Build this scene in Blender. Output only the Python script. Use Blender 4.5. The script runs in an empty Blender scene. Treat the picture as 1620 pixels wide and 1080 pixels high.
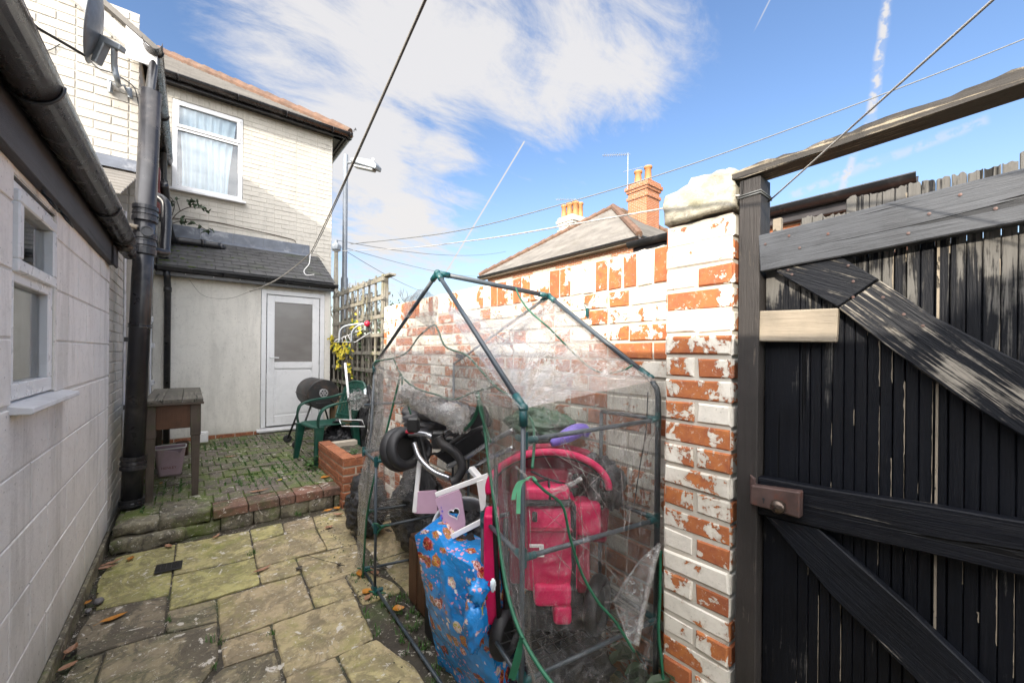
import bpy, bmesh, math, random
from mathutils import Vector, Matrix, noise as mn
R = random.Random(7)
sc = bpy.context.scene
C = bpy.data.collections.new("yard"); sc.collection.children.link(C)
rad = math.radians
# ------------------------------------------------------------------ camera
YAW, ROLL, F, CAMZ, CX, CY = rad(38.6), 0.010, 639.0, 1.4, 810.0, 558.5
Fw = Vector((math.sin(YAW), math.cos(YAW), 0)); Rt0 = Vector((math.cos(YAW), -math.sin(YAW), 0))
Rt = Rt0 * math.cos(ROLL) + Vector((0, 0, 1)) * math.sin(ROLL)
Up = -Rt0 * math.sin(ROLL) + Vector((0, 0, 1)) * math.cos(ROLL)
cam = bpy.data.cameras.new("camera"); co = bpy.data.objects.new("camera", cam); C.objects.link(co)
m = Matrix((Rt, Up, -Fw)).transposed().to_4x4(); m.translation = (0, 0, CAMZ); co.matrix_world = m
cam.sensor_width = 36; cam.lens = F / 1620 * 36; cam.shift_y = (CY - 540) / 1620
cam.clip_start = 0.05; cam.clip_end = 3000
sc.camera = co
CP = Vector((0, 0, CAMZ))
def ray(px, py): return Fw * F + Rt * (px - CX) + Up * (CY - py)
def ax(px, py, X): d = ray(px, py); return CP + d * (X / d.x)
def ay(px, py, Y): d = ray(px, py); return CP + d * (Y / d.y)
def az(px, py, Z): d = ray(px, py); return CP + d * ((Z - CAMZ) / d.z)
def ad(px, py, D): return CP + ray(px, py) * (D / F)
# ------------------------------------------------------------------ sun and sky
SUN = Vector((2.2, 1.0, -1.0)).normalized()
sl = bpy.data.lights.new("sun", 'SUN'); sl.energy = 2.2; sl.angle = rad(0.5); sl.color = (1, 0.9, 0.76)
so = bpy.data.objects.new("sun", sl); C.objects.link(so); so.location = (-8, -4, 12)
so.rotation_euler = SUN.to_track_quat('-Z', 'Y').to_euler()
W = bpy.data.worlds.new("World"); sc.world = W; W.use_nodes = True
def sky_world():
    nt = W.node_tree; N = nt.nodes; L = nt.links; N.clear()
    out = N.new('ShaderNodeOutputWorld'); bg = N.new('ShaderNodeBackground'); L.new(bg.outputs[0], out.inputs[0])
    tc = N.new('ShaderNodeTexCoord'); G = tc.outputs['Generated']
    sk = N.new('ShaderNodeTexSky'); sk.sky_type = 'NISHITA'; sk.sun_disc = False
    sk.sun_elevation = math.asin(-SUN.z); sk.sun_rotation = math.atan2(-SUN.x, -SUN.y)
    sk.dust_density = 0.4; sk.ozone_density = 3.0; sk.air_density = 1.15
    hs = N.new('ShaderNodeHueSaturation'); hs.inputs['Saturation'].default_value = 1.04; hs.inputs['Value'].default_value = .47; hs.inputs['Hue'].default_value = .507
    L.new(sk.outputs[0], hs.inputs['Color'])
    def M(op, a, b=None, c=None):
        n = N.new('ShaderNodeMath'); n.operation = op
        for i, v in enumerate((a, b, c)):
            if v is None: continue
            if isinstance(v, (int, float)): n.inputs[i].default_value = v
            else: L.new(v, n.inputs[i])
        return n.outputs[0]
    def V(op, a, b, out=0):
        n = N.new('ShaderNodeVectorMath'); n.operation = op
        for i, v in enumerate((a, b)):
            if v is None: continue
            if isinstance(v, (tuple, list, Vector)): n.inputs[i].default_value = tuple(v)
            else: L.new(v, n.inputs[i])
        return n.outputs[out]
    def smooth(x, lo, hi):
        n = N.new('ShaderNodeMapRange'); n.interpolation_type = 'SMOOTHSTEP'
        L.new(x, n.inputs[0]); n.inputs[1].default_value = lo; n.inputs[2].default_value = hi; return n.outputs[0]
    sp = N.new('ShaderNodeSeparateXYZ'); L.new(G, sp.inputs[0])
    zz = M('ADD', sp.outputs[2], 0.22)
    cb = N.new('ShaderNodeCombineXYZ'); L.new(M('DIVIDE', sp.outputs[0], zz), cb.inputs[0]); L.new(M('DIVIDE', sp.outputs[1], zz), cb.inputs[1])
    mp = N.new('ShaderNodeMapping'); L.new(cb.outputs[0], mp.inputs[0]); mp.inputs['Rotation'].default_value = (0, 0, rad(-32)); mp.inputs['Scale'].default_value = (0.62, 1.35, 1)
    def noise(scale, det, rough, dist, seed):
        n = N.new('ShaderNodeTexNoise'); n.noise_dimensions = '4D'; n.inputs['W'].default_value = seed
        L.new(mp.outputs[0], n.inputs['Vector']); n.inputs['Scale'].default_value = scale; n.inputs['Detail'].default_value = det
        n.inputs['Roughness'].default_value = rough; n.inputs['Distortion'].default_value = dist; return n.outputs['Fac']
    cov = M('ADD', M('ADD', M('MULTIPLY', noise(1.7, 10, 0.64, 1.2, 2.0), 0.85), M('MULTIPLY', noise(5.5, 9, 0.68, 1.1, 5.0), 0.50)), M('MULTIPLY', noise(14, 6, .7, .6, 9.0), .14))
    # cloud banks: where they stand in the sky
    bias = None
    for (px, py, w, a) in ((560, 60, 0.06, .10), (470, 20, 0.03, .06), (780, 50, 0.05, .12), (900, 20, .03, .08), (650, 300, 0.03, .13), (570, 340, 0.03, .10), (620, 400, .02, .04), (720, 270, .006, .08), (350, 50, .01, .08), (690, 120, 0.03, .06), (450, 60, .015, .05),
                           (930, 200, 0.02, .12), (1040, 100, 0.016, .16), (980, 30, .02, .12), (860, 250, 0.015, .06), (1500, 240, .03, .06), (600, 180, .05, .10), (1120, 40, .02, .06)):
        d = ray(px, py).normalized()
        dt = V('DOT_PRODUCT', G, d, 1)
        g = M('MULTIPLY', smooth(dt, 1 - w, 1.0), a)
        bias = g if bias is None else M('ADD', bias, g)
    for (px, py, w, a) in ((1300, 60, 0.30, -.20), (720, 230, 0.010, -.16), (300, 40, .02, -.10), (640, 215, .004, -.06)):
        dt = V('DOT_PRODUCT', G, ray(px, py).normalized(), 1)
        bias = M('ADD', bias, M('MULTIPLY', smooth(dt, 1 - w, 1.0), a))
    bias = M('ADD', bias, M('ADD', M('MULTIPLY', smooth(V('DOT_PRODUCT', G, Vector((0, 0, 1)), 1), .74, .95), .40), M('MULTIPLY', smooth(V('DOT_PRODUCT', G, -SUN, 1), 0.0, 0.9), .35)))  # denser cloud overhead and sunward, out of view, added for fill light
    dens = smooth(M('ADD', cov, bias), 0.765, 1.06)
    dens = M('MULTIPLY', dens, 0.93)
    # vapour trails: thin great-circle streaks
    nz = N.new('ShaderNodeTexNoise'); L.new(G, nz.inputs['Vector']); nz.inputs['Scale'].default_value = 60; nz.inputs['Detail'].default_value = 6
    nw = N.new('ShaderNodeTexNoise'); L.new(G, nw.inputs['Vector']); nw.inputs['Scale'].default_value = 14; nw.inputs['Detail'].default_value = 4
    for (x0, y0, x1, y1, w, a, wob) in ((829, 225, 700, 440, .0024, 1.1, 0), (1412, -40, 1372, 215, .0100, .95, .016), (1372, 205, 1330, 300, .009, .6, .02), (1560, 190, 1250, 310, .012, .40, .02), (1215, 6, 1212, 12, .002, .7, 0)):
        A = ray(x0, y0).normalized(); B = ray(x1, y1).normalized(); n = A.cross(B).normalized(); mid = (A + B).normalized(); half = A.dot(mid)
        dd = M('ABSOLUTE', M('ADD', V('DOT_PRODUCT', G, n, 1), M('MULTIPLY', M('SUBTRACT', nw.outputs['Fac'], 0.5), wob)))
        body = M('SUBTRACT', 1.0, smooth(dd, w * 0.15, w))
        arc = smooth(V('DOT_PRODUCT', G, mid, 1), half - .0008, half + .0004)
        lumps = M('ADD', 1.0 if wob == 0 else smooth(nz.outputs['Fac'], .42, .56), 0.25)
        k = M('MULTIPLY', M('MULTIPLY', M('MULTIPLY', body, arc), lumps), a * .8)
        dens = M('ADD', dens, k)
    hz = M('MULTIPLY', M('SUBTRACT', 1.0, smooth(sp.outputs[2], -0.02, 0.45)), 0.40)
    dens = M('MINIMUM', M('ADD', dens, hz), 1.0)
    mx = N.new('ShaderNodeMix'); mx.data_type = 'RGBA'; L.new(dens, mx.inputs[0]); L.new(hs.outputs[0], mx.inputs[6]); 
    sd = -SUN; glow = M('ADD', M('ADD', M('MULTIPLY', smooth(V('DOT_PRODUCT', G, sd, 1), -0.15, 1.0), 8.0), M('MULTIPLY', smooth(V('DOT_PRODUCT', G, Vector((0, 0, 1)), 1), .74, .97), 5.0)), M('ADD', M('MULTIPLY', smooth(V('DOT_PRODUCT', G, -Fw, 1), .05, .9), 4.0), 1.66))  # unseen clouds overhead, sunward and behind the camera brightened as added fill light
    cbn = N.new('ShaderNodeCombineXYZ'); L.new(M('MULTIPLY', glow, 1.01), cbn.inputs[0]); L.new(M('MULTIPLY', glow, .99), cbn.inputs[1]); L.new(M('MULTIPLY', glow, .99), cbn.inputs[2]); L.new(cbn.outputs[0], mx.inputs[7])
    L.new(mx.outputs[2], bg.inputs[0]); bg.inputs[1].default_value = 0.15
sky_world()
sc.view_settings.view_transform = 'Standard'; sc.view_settings.look = 'None'; sc.view_settings.gamma = 1; sc.view_settings.exposure = 1.8
sc.cycles.transparent_max_bounces = 24; sc.cycles.max_bounces = 8; sc.cycles.caustics_reflective = False; sc.cycles.caustics_refractive = False
# ------------------------------------------------------------------ materials
class NT:
    def __init__(s, name):
        s.m = bpy.data.materials.new(name); s.m.use_nodes = True; s.nt = s.m.node_tree; s.N = s.nt.nodes; s.L = s.nt.links
        s.b = s.N['Principled BSDF']; s.out = s.N['Material Output']; tc = s.N.new('ShaderNodeTexCoord'); s.O = tc.outputs['Object']
    def math(s, op, a, b=None):
        n = s.N.new('ShaderNodeMath'); n.operation = op
        for i, v in enumerate((a, b)):
            if v is None: continue
            if isinstance(v, (int, float)): n.inputs[i].default_value = v
            else: s.L.new(v, n.inputs[i])
        return n.outputs[0]
    def map(s, scale, rot=(0, 0, 0)):
        mp = s.N.new('ShaderNodeMapping'); s.L.new(s.O, mp.inputs[0]); mp.inputs['Scale'].default_value = scale; mp.inputs['Rotation'].default_value = rot; return mp.outputs[0]
    def noise(s, scale, det=6, rough=.6, dist=0, vec=None, w=0):
        n = s.N.new('ShaderNodeTexNoise'); n.noise_dimensions = '4D'; n.inputs['W'].default_value = w; s.L.new(vec or s.O, n.inputs['Vector'])
        n.inputs['Scale'].default_value = scale; n.inputs['Detail'].default_value = det; n.inputs['Roughness'].default_value = rough; n.inputs['Distortion'].default_value = dist
        return n.outputs['Fac']
    def ramp(s, x, lo, hi):
        n = s.N.new('ShaderNodeMapRange'); n.interpolation_type = 'SMOOTHSTEP'; s.L.new(x, n.inputs[0]); n.inputs[1].default_value = lo; n.inputs[2].default_value = hi; return n.outputs[0]
    def mix(s, f, a, b):
        n = s.N.new('ShaderNodeMix'); n.data_type = 'RGBA'
        for i, v in ((0, f), (6, a), (7, b)):
            if isinstance(v, (int, float)): n.inputs[i].default_value = v
            elif isinstance(v, (tuple, list)): n.inputs[i].default_value = (*v, 1) if len(v) == 3 else v
            else: s.L.new(v, n.inputs[i])
        return n.outputs[2]
    def attr(s, name):
        n = s.N.new('ShaderNodeAttribute'); n.attribute_name = name; return n.outputs['Fac']
    def bump(s, h, strength, dist=.01):
        n = s.N.new('ShaderNodeBump'); s.L.new(h, n.inputs['Height']); n.inputs['Strength'].default_value = strength; n.inputs['Distance'].default_value = dist
        s.L.new(n.outputs[0], s.b.inputs['Normal']); return n
    def set(s, col=None, rough=None, metal=None, spec=None):
        for k, v in (('Base Color', col), ('Roughness', rough), ('Metallic', metal), ('Specular IOR Level', spec)):
            if v is None: continue
            if isinstance(v, (int, float)): s.b.inputs[k].default_value = v
            elif isinstance(v, (tuple, list)): s.b.inputs[k].default_value = (*v, 1)
            else: s.L.new(v, s.b.inputs[k])
        return s.m
def plain(name, col, rough=.6, metal=0, var=.25, scale=12, bump=.15, bs=60, dirt=None, spec=.5, dirt_amt=.6):
    n = NT(name); a = n.noise(scale, 6); c2 = tuple(c * (1 - var) for c in col)
    c = n.mix(n.ramp(a, .3, .7), col, c2)
    if dirt: c = n.mix(n.math('MULTIPLY', n.ramp(n.noise(scale * .6, 8, .7, .5, w=4), .5, .68), dirt_amt), c, dirt)
    h = n.noise(bs, 5)
    if bump: n.bump(h, bump, .004)
    r = n.math('ADD', n.math('MULTIPLY', n.noise(scale * 2, 4, w=2), .25), rough - .12)
    return n.set(c, r, metal, spec)
def paint_brick(name, peel, brickA=(.45, .16, .050), brickB=(.28, .085, .042), paint=(.72, .68, .60), lowpeel=None):
    """old painted brick: flaking white paint with the brick showing through"""
    n = NT(name); rnd = n.attr('rnd'); kind = n.attr('joint')
    a = n.noise(13, 9, .68, .4); b = n.noise(3.0, 4, .6, .2, w=3); fine = n.noise(70, 6, .7)
    t = n.math('ADD', n.math('ADD', n.math('MULTIPLY', a, 1.35), n.math('MULTIPLY', b, .55)), n.math('MULTIPLY', n.math('SUBTRACT', rnd, .5), .42)); t = n.math('SUBTRACT', t, .16)
    t = n.math('SUBTRACT', t, n.math('MULTIPLY', kind, .30))
    t = n.math('ADD', t, n.math('MULTIPLY', n.math('SUBTRACT', n.noise(85, 5, .7, w=14), .5), .16))
    mask = n.ramp(t, peel, peel + .022); thin = n.ramp(t, peel - .09, peel)
    br = n.mix(n.ramp(n.noise(26, 8, .7, w=1), .35, .7), brickA, brickB)
    br = n.mix(n.math('MULTIPLY', n.ramp(rnd, .6, 1.), .5), br, brickB)
    br = n.mix(n.math('MULTIPLY', n.ramp(n.noise(55, 6, .75, w=8), .56, .66), .5), br, (.60, .52, .42))
    br = n.mix(kind, br, (.42, .37, .30))
    pt = n.mix(n.ramp(n.noise(6, 7, .7, w=5), .42, .75), paint, tuple(c * .70 for c in paint))
    pt = n.mix(n.math('MULTIPLY', n.ramp(n.noise(90, 4, .6, w=6), .60, .68), .45), pt, (.30, .27, .22))
    pt = n.mix(n.math('MULTIPLY', thin, .30), pt, (.40, .29, .20)); pt = n.mix(n.math('MULTIPLY', n.ramp(n.noise(2.4, 8, .7, .8, w=12), .47, .62), .40), pt, (.34, .31, .25)); pt = n.mix(n.math('MULTIPLY', kind, .45), pt, (.38, .34, .28))
    c = n.mix(mask, pt, br)
    h = n.math('ADD', n.math('MULTIPLY', n.math('SUBTRACT', 1.0, mask), .7), n.math('MULTIPLY', fine, .35))
    n.bump(n.math('ADD', h, n.math('MULTIPLY', n.noise(18, 5, .6, w=9), .5)), .85, .004)
    return n.set(c, .82, 0, .3)
def white_wall(name, col, dirt=(.36, .34, .30), bs=35, amt=.30, stren=.5, flake=0.0, jd=.38):
    n = NT(name); rnd = n.attr('rnd'); jt_ = n.attr('joint')
    c = n.mix(n.ramp(n.noise(1.2, 7, .65), .35, .72), col, tuple(k * .88 for k in col)); c = n.mix(n.math('MULTIPLY', jt_, jd), c, dirt); c = n.mix(n.math('MULTIPLY', n.ramp(n.noise(14, 8, .7, 1.2, w=15), .50, .62), .16), c, dirt)
    c = n.mix(n.math('MULTIPLY', rnd, .10), c, tuple(k * .70 for k in col))
    streak = n.noise(2.2, 7, .7, .3, vec=n.map((3.0, 3.0, .5)), w=3)
    c = n.mix(n.math('MULTIPLY', n.ramp(streak, .47, .64), amt), c, dirt)
    c = n.mix(n.math('MULTIPLY', n.ramp(n.noise(60, 5, .65, w=2), .625, .68), .8), c, (.16, .14, .12))
    if flake: c = n.mix(n.math('MULTIPLY', n.ramp(n.noise(24, 8, .7, w=7), .64, .66), flake), c, (.42, .33, .26))
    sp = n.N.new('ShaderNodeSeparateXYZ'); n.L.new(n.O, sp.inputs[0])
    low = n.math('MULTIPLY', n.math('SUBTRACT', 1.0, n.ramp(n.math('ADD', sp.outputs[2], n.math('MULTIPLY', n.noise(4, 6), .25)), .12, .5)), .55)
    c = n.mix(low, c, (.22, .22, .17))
    n.bump(n.math('ADD', n.noise(bs, 6, .65, w=4), n.math('MULTIPLY', n.noise(8, 4, w=1), .8)), stren, .006)
    return n.set(c, .8, 0, .3)
def worn_wood(name, col, worn, axis=0, amt=.5, rough=.55, wsc=1.0, mossc=None, top=0, spec=.4):
    """grain runs along one object axis"""
    n = NT(name); s = [38.0 * wsc] * 3; s[axis] = 1.8 * wsc; s2 = [150.0] * 3; s2[axis] = 5.0
    g = n.noise(1, 9, .72, .9, vec=n.map(tuple(s))); g2 = n.noise(1, 5, .6, .3, vec=n.map(tuple(s2)), w=2); area = n.noise(3.2, 6, .65, .3, w=5); rnd = n.attr('rnd')
    t = n.math('ADD', n.math('ADD', n.math('MULTIPLY', g, .62), n.math('MULTIPLY', g2, .28)), n.math('ADD', n.math('MULTIPLY', area, .55), n.math('MULTIPLY', rnd, .10)))
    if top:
        sp = n.N.new('ShaderNodeSeparateXYZ'); n.L.new(n.O, sp.inputs[0]); t = n.math('ADD', t, n.math('MULTIPLY', n.ramp(n.math('ADD', sp.outputs[2], n.math('MULTIPLY', area, .3)), 1.35, 2.0), top))  # wear grows with height, also putting the sunlit tone into the upper boards
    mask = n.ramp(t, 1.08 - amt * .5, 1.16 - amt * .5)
    s3 = [30.0] * 3; s3[axis] = .9; crk = n.noise(1, 3, .5, .6, vec=n.map(tuple(s3)), w=12); crack = n.ramp(crk, .635, .655)
    base = n.mix(n.ramp(n.noise(5, 6, w=7), .35, .7), col, tuple(c * .55 for c in col))
    wc = n.mix(g2, worn, tuple(c * .6 for c in worn))
    c = n.mix(mask, base, wc)
    c = n.mix(n.math('MULTIPLY', crack, .85), c, tuple(k * .12 for k in col))
    if mossc: c = n.mix(n.math('MULTIPLY', n.ramp(n.noise(7, 7, .7, w=8), .5, .65), .7), c, mossc)
    n.bump(n.math('ADD', n.math('MULTIPLY', g, .9), n.math('SUBTRACT', n.math('MULTIPLY', g2, .5), n.math('ADD', n.math('MULTIPLY', crack, 1.5), n.math('MULTIPLY', mask, .4)))), .8, .005)
    r = n.math('ADD', n.math('MULTIPLY', mask, .3), rough)
    return n.set(c, r, 0, spec)
def stone(name, colA, colB, colC, moss=(.055, .085, .02), mossamt=.5, dark=(.035, .03, .024), stain=.5, mossth=.50):
    n = NT(name); rnd = n.attr('rnd')
    f = n.noise(3.2, 8, .62, 1.6); f2 = n.noise(16, 8, .7, .8, w=2)
    c = n.mix(n.ramp(f, .35, .68), colA, colB); c = n.mix(n.math('MULTIPLY', n.ramp(rnd, .35, .8), .8), c, colC)
    c = n.mix(n.math('MULTIPLY', n.ramp(f2, .44, .62), .6), c, tuple(k * .45 for k in colA))
    c = n.mix(n.math('MULTIPLY', n.ramp(n.noise(4.2, 9, .74, 1.6, w=4), .455, .545), stain), c, dark)
    c = n.mix(n.math('MULTIPLY', n.ramp(n.noise(4.0, 9, .72, .4, w=6), mossth, mossth + .16), mossamt), c, moss)
    c = n.mix(n.math('MULTIPLY', n.ramp(n.noise(6.5, 8, .7, 2.6, w=9), .590, .615), .85), c, (.50, .47, .42))
    c = n.mix(n.math('MULTIPLY', n.ramp(n.noise(48, 4, .6, w=11), .585, .66), .6), c, (.45, .42, .34))
    n.bump(n.math('ADD', n.math('MULTIPLY', f, 1.6), n.math('ADD', n.math('MULTIPLY', f2, .9), n.math('MULTIPLY', n.noise(60, 5, .7, w=3), .3))), .75, .012)
    return n.set(c, .72, 0, .45)
def film(name, haze, tint=(.9, .88, .86), streak=.35, sx=(7, 7, 55)):
    """clear crumpled polythene: mostly see-through, milky where creased"""
    n = NT(name); N = n.N; L = n.L
    tr = N.new('ShaderNodeBsdfTransparent'); tr.inputs[0].default_value = (.96, .965, .96, 1)
    gl = N.new('ShaderNodeBsdfGlossy'); gl.inputs['Roughness'].default_value = .16
    df = N.new('ShaderNodeBsdfDiffuse'); df.inputs[0].default_value = (*tint, 1)
    tl = N.new('ShaderNodeBsdfTranslucent'); tl.inputs[0].default_value = (*tint, 1)
    mm = N.new('ShaderNodeMixShader'); mm.inputs[0].default_value = .45; L.new(df.outputs[0], mm.inputs[1]); L.new(tl.outputs[0], mm.inputs[2])
    a = n.noise(1, 9, .72, 1.0, vec=n.map(sx)); b = n.noise(4.5, 8, .7, 1.5, w=3); c2 = n.noise(22, 8, .72, 2.5, w=5)
    k = n.math('ADD', n.math('MULTIPLY', n.ramp(a, .52, .72), streak), n.math('ADD', haze, n.math('MULTIPLY', n.ramp(b, .45, .75), haze * 1.1)))
    k = n.math('ADD', k, n.math('MULTIPLY', n.ramp(c2, .60, .70), streak * .4))
    for (v_, w_, q_) in ((n.noise(3.2, 5, .55, 2.2, w=11), .006, 1.0), (n.noise(1, 5, .6, 1.2, vec=n.map(tuple(x * .45 for x in sx)), w=17), .010, .8), (n.noise(8, 4, .5, 2.5, w=21), .010, .7)):
        cre = n.math('SUBTRACT', 1.0, n.ramp(n.math('ABSOLUTE', n.math('SUBTRACT', v_, .5)), w_ * .2, w_)); k = n.math('ADD', k, n.math('MULTIPLY', n.math('MULTIPLY', cre, n.ramp(b, .40, .62)), streak * q_))
    k = n.math('MINIMUM', k, .9)
    m1 = N.new('ShaderNodeMixShader'); L.new(k, m1.inputs[0]); L.new(tr.outputs[0], m1.inputs[1]); L.new(mm.outputs[0], m1.inputs[2])
    lw = N.new('ShaderNodeLayerWeight'); lw.inputs['Blend'].default_value = .18
    m2 = N.new('ShaderNodeMixShader'); L.new(n.math('ADD', n.math('MULTIPLY', lw.outputs['Fresnel'], .60), .035), m2.inputs[0]); L.new(m1.outputs[0], m2.inputs[1]); L.new(gl.outputs[0], m2.inputs[2])
    bp = N.new('ShaderNodeBump'); bp.inputs['Strength'].default_value = 1.0; bp.inputs['Distance'].default_value = .02
    L.new(n.math('ADD', n.math('MULTIPLY', a, .6), n.math('MULTIPLY', b, 1.0)), bp.inputs['Height'])
    for s in (gl, df, tl, lw): L.new(bp.outputs[0], s.inputs['Normal'])
    L.new(m2.outputs[0], n.out.inputs[0]); return n.m
def glass(name, tint=(.75, .8, .8), refl=.9):
    n = NT(name); N = n.N; L = n.L
    tr = N.new('ShaderNodeBsdfTransparent'); tr.inputs[0].default_value = (*tint, 1)
    gl = N.new('ShaderNodeBsdfGlossy'); gl.inputs['Roughness'].default_value = .03
    fr = N.new('ShaderNodeFresnel'); fr.inputs[0].default_value = 1.5
    m = N.new('ShaderNodeMixShader'); L.new(n.math('MINIMUM', n.math('MULTIPLY', n.math('ADD', fr.outputs[0], .05), 1.3 * refl), .9), m.inputs[0]); L.new(tr.outputs[0], m.inputs[1]); L.new(gl.outputs[0], m.inputs[2])
    L.new(m.outputs[0], n.out.inputs[0]); return n.m
MT = {}
MT['wallpeel'] = paint_brick('peeling_paint_brick', .775)
MT['pillarpeel'] = paint_brick('peeling_paint_pillar', .83)
MT['redbrick'] = paint_brick('orange_brick', .05, (.34, .125, .045), (.22, .07, .032))
MT['planterbrick'] = paint_brick('weathered_red_brick', .12, (.34, .13, .06), (.17, .06, .035))
MT['cream'] = white_wall('cream_painted_brick', (.535, .505, .445), jd=.16, amt=.30, flake=.5)
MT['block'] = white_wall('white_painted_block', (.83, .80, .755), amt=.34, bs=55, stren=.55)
MT['render'] = white_wall('cream_render', (.77, .74, .67), amt=.24, bs=90, stren=.25)
MT['upvc'] = plain('white_upvc', (.74, .745, .75), .28, var=.04, bump=.0, dirt=(.55, .53, .50), dirt_amt=.10, scale=4)
MT['upvcdirty'] = plain('grimy_white_upvc', (.66, .66, .67), .4, var=.12, dirt=(.3, .29, .27), dirt_amt=.4)
MT['blackpipe'] = plain('black_plastic', (.022, .022, .026), .30, var=.4, scale=5, bump=.12, bs=25, dirt=(.11, .10, .095), dirt_amt=.55)
MT['gutterold'] = plain('scuffed_brown_black_gutter', (.035, .030, .030), .26, var=.5, scale=6, bump=.2, bs=18, dirt=(.14, .125, .11), dirt_amt=.7)
MT['fascia'] = worn_wood('dark_fascia', (.035, .031, .034), (.12, .105, .10), axis=1, amt=.15)
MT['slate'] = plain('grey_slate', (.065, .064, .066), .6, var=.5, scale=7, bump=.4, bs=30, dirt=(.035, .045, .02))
MT['slatesun'] = plain('sunlit_grey_slate', (.20, .185, .165), .7, var=.4, scale=1.6, bump=.4, bs=12, dirt=(.11, .10, .08))  # lighter copy of the slate for sunny roofs, sunlight put into its colour
MT['terracotta'] = plain('terracotta_tile', (.14, .075, .045), .8, var=.5, scale=5, bump=.4, bs=20, dirt=(.12, .10, .07))
MT['lead'] = plain('lead_flashing', (.115, .13, .16), .45, var=.3, scale=8, bump=.2, bs=15, dirt=(.35, .36, .38))
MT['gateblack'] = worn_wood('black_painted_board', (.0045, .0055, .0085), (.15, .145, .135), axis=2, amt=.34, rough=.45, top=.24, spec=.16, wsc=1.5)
MT['gaterail'] = worn_wood('black_painted_rail', (.005, .006, .0095), (.26, .24, .20), axis=0, amt=.38, rough=.42, spec=.18, wsc=1.5)
MT['gatebrace'] = worn_wood('worn_black_brace', (.006, .0075, .0115), (.36, .33, .28), axis=0, amt=.53, wsc=1.9, rough=.44, spec=.2)
MT['greyrail'] = worn_wood('faded_black_rail', (.062, .067, .076), (.16, .155, .15), axis=0, amt=.34, rough=.45)
MT['post'] = worn_wood('dark_post', (.030, .026, .024), (.17, .14, .11), axis=0, amt=.35, rough=.6)
MT['beam'] = worn_wood('rotten_beam', (.040, .035, .030), (.40, .34, .25), axis=0, amt=.70, wsc=1.3, rough=.7)
MT['pinktub'] = plain('faded_pink_plastic', (.40, .30, .33), .45, var=.15, dirt=(.3, .27, .24), dirt_amt=.6)
MT['palewood'] = worn_wood('bare_pale_wood', (.27, .23, .175), (.15, .125, .10), axis=0, amt=.4, rough=.7)
MT['tablewood'] = worn_wood('mossy_grey_wood', (.080, .062, .048), (.20, .17, .135), axis=2, amt=.35, rough=.7, mossc=(.05, .06, .025))
MT['tabletop'] = worn_wood('weathered_table_top', (.105, .095, .078), (.25, .23, .19), axis=1, amt=.5, rough=.7, mossc=(.06, .07, .03))
MT['trellis'] = worn_wood('grey_trellis_wood', (.27, .25, .205), (.44, .42, .36), axis=2, amt=.35, rough=.8, wsc=.7, mossc=(.20, .19, .10))
MT['fence'] = worn_wood('dark_fence_wood', (.06, .05, .04), (.12, .1, .08), axis=2, amt=.3, rough=.8)
MT['slab'] = stone('riven_sandstone', (.36, .29, .165), (.40, .345, .165), (.32, .25, .16), moss=(.19, .19, .045), mossamt=.6, stain=.42)
MT['yslab'] = stone('algae_sandstone', (.38, .34, .145), (.32, .30, .12), (.38, .31, .18), moss=(.17, .18, .035), mossamt=.8, stain=.42)
MT['dslab'] = stone('dark_wet_sandstone', (.215, .178, .122), (.27, .23, .13), (.18, .148, .105), mossamt=.30, stain=.65)
MT['soil'] = stone('wet_soil', (.045, .036, .025), (.06, .05, .03), (.04, .035, .02), mossamt=.6, stain=.6)
MT['ground'] = stone('rough_ground', (.10, .09, .06), (.12, .12, .06), (.1, .09, .06))
MT['paver'] = stone('mossy_paver', (.125, .105, .085), (.165, .135, .11), (.10, .085, .065), moss=(.085, .115, .022), mossamt=.95, stain=.35, mossth=.44)
MT['redpaver'] = stone('red_paver', (.20, .095, .065), (.16, .09, .06), (.15, .09, .065), mossamt=.6, stain=.5)
MT['stepstone'] = stone('mossy_step_stone', (.20, .18, .13), (.26, .235, .15), (.17, .155, .11), moss=(.09, .12, .02), mossamt=.95, stain=.6)
MT['capstone'] = stone('pale_coping_stone', (.40, .37, .30), (.34, .32, .25), (.33, .31, .24), moss=(.19, .18, .06), mossamt=.45, stain=.10)
MT['moss'] = plain('moss', (.085, .125, .022), .95, var=.5, scale=30, bump=.6, bs=150)
MT['galv'] = plain('galvanised_steel', (.24, .265, .29), .4, metal=.3, var=.2, scale=4)
MT['tube'] = plain('green_grey_coated_tube', (.050, .066, .082), .38, var=.4, scale=9, dirt=(.18, .2, .2), dirt_amt=.3)
MT['teal'] = plain('teal_plastic_joint', (.008, .075, .080), .35, var=.3, scale=30, dirt=(.1, .2, .2), dirt_amt=.3)
MT['greenpipe'] = plain('green_ribbon', (.008, .10, .050), .5, var=.35, scale=30)
MT['paleribbon'] = plain('pale_green_ribbon', (.10, .36, .20), .6, var=.25, scale=30)
MT['chair'] = plain('dark_green_plastic', (.007, .060, .042), .35, var=.3, scale=9, dirt=(.05, .11, .08), dirt_amt=.4)
MT['bbq'] = plain('black_enamel', (.022, .022, .022), .5, var=.4, scale=9, dirt=(.14, .08, .05), dirt_amt=.4)
MT['alu'] = plain('dull_aluminium', (.62, .62, .62), .35, metal=.7, var=.2)
MT['chrome'] = plain('silver_tube', (.42, .43, .45), .28, metal=1, var=.1, bump=0)
MT['blackcloth'] = plain('black_fabric', (.012, .012, .014), .8, var=.3, bump=.4, bs=300)
MT['rubber'] = plain('black_foam_rubber', (.016, .016, .018), .55, var=.3, dirt=(.08, .07, .06), dirt_amt=.3)
MT['magenta'] = plain('bright_pink_fabric', (.66, .0, .095), .55, var=.35, scale=6, bump=.9, bs=14, dirt=(.35, .02, .06), dirt_amt=.3)
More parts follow.
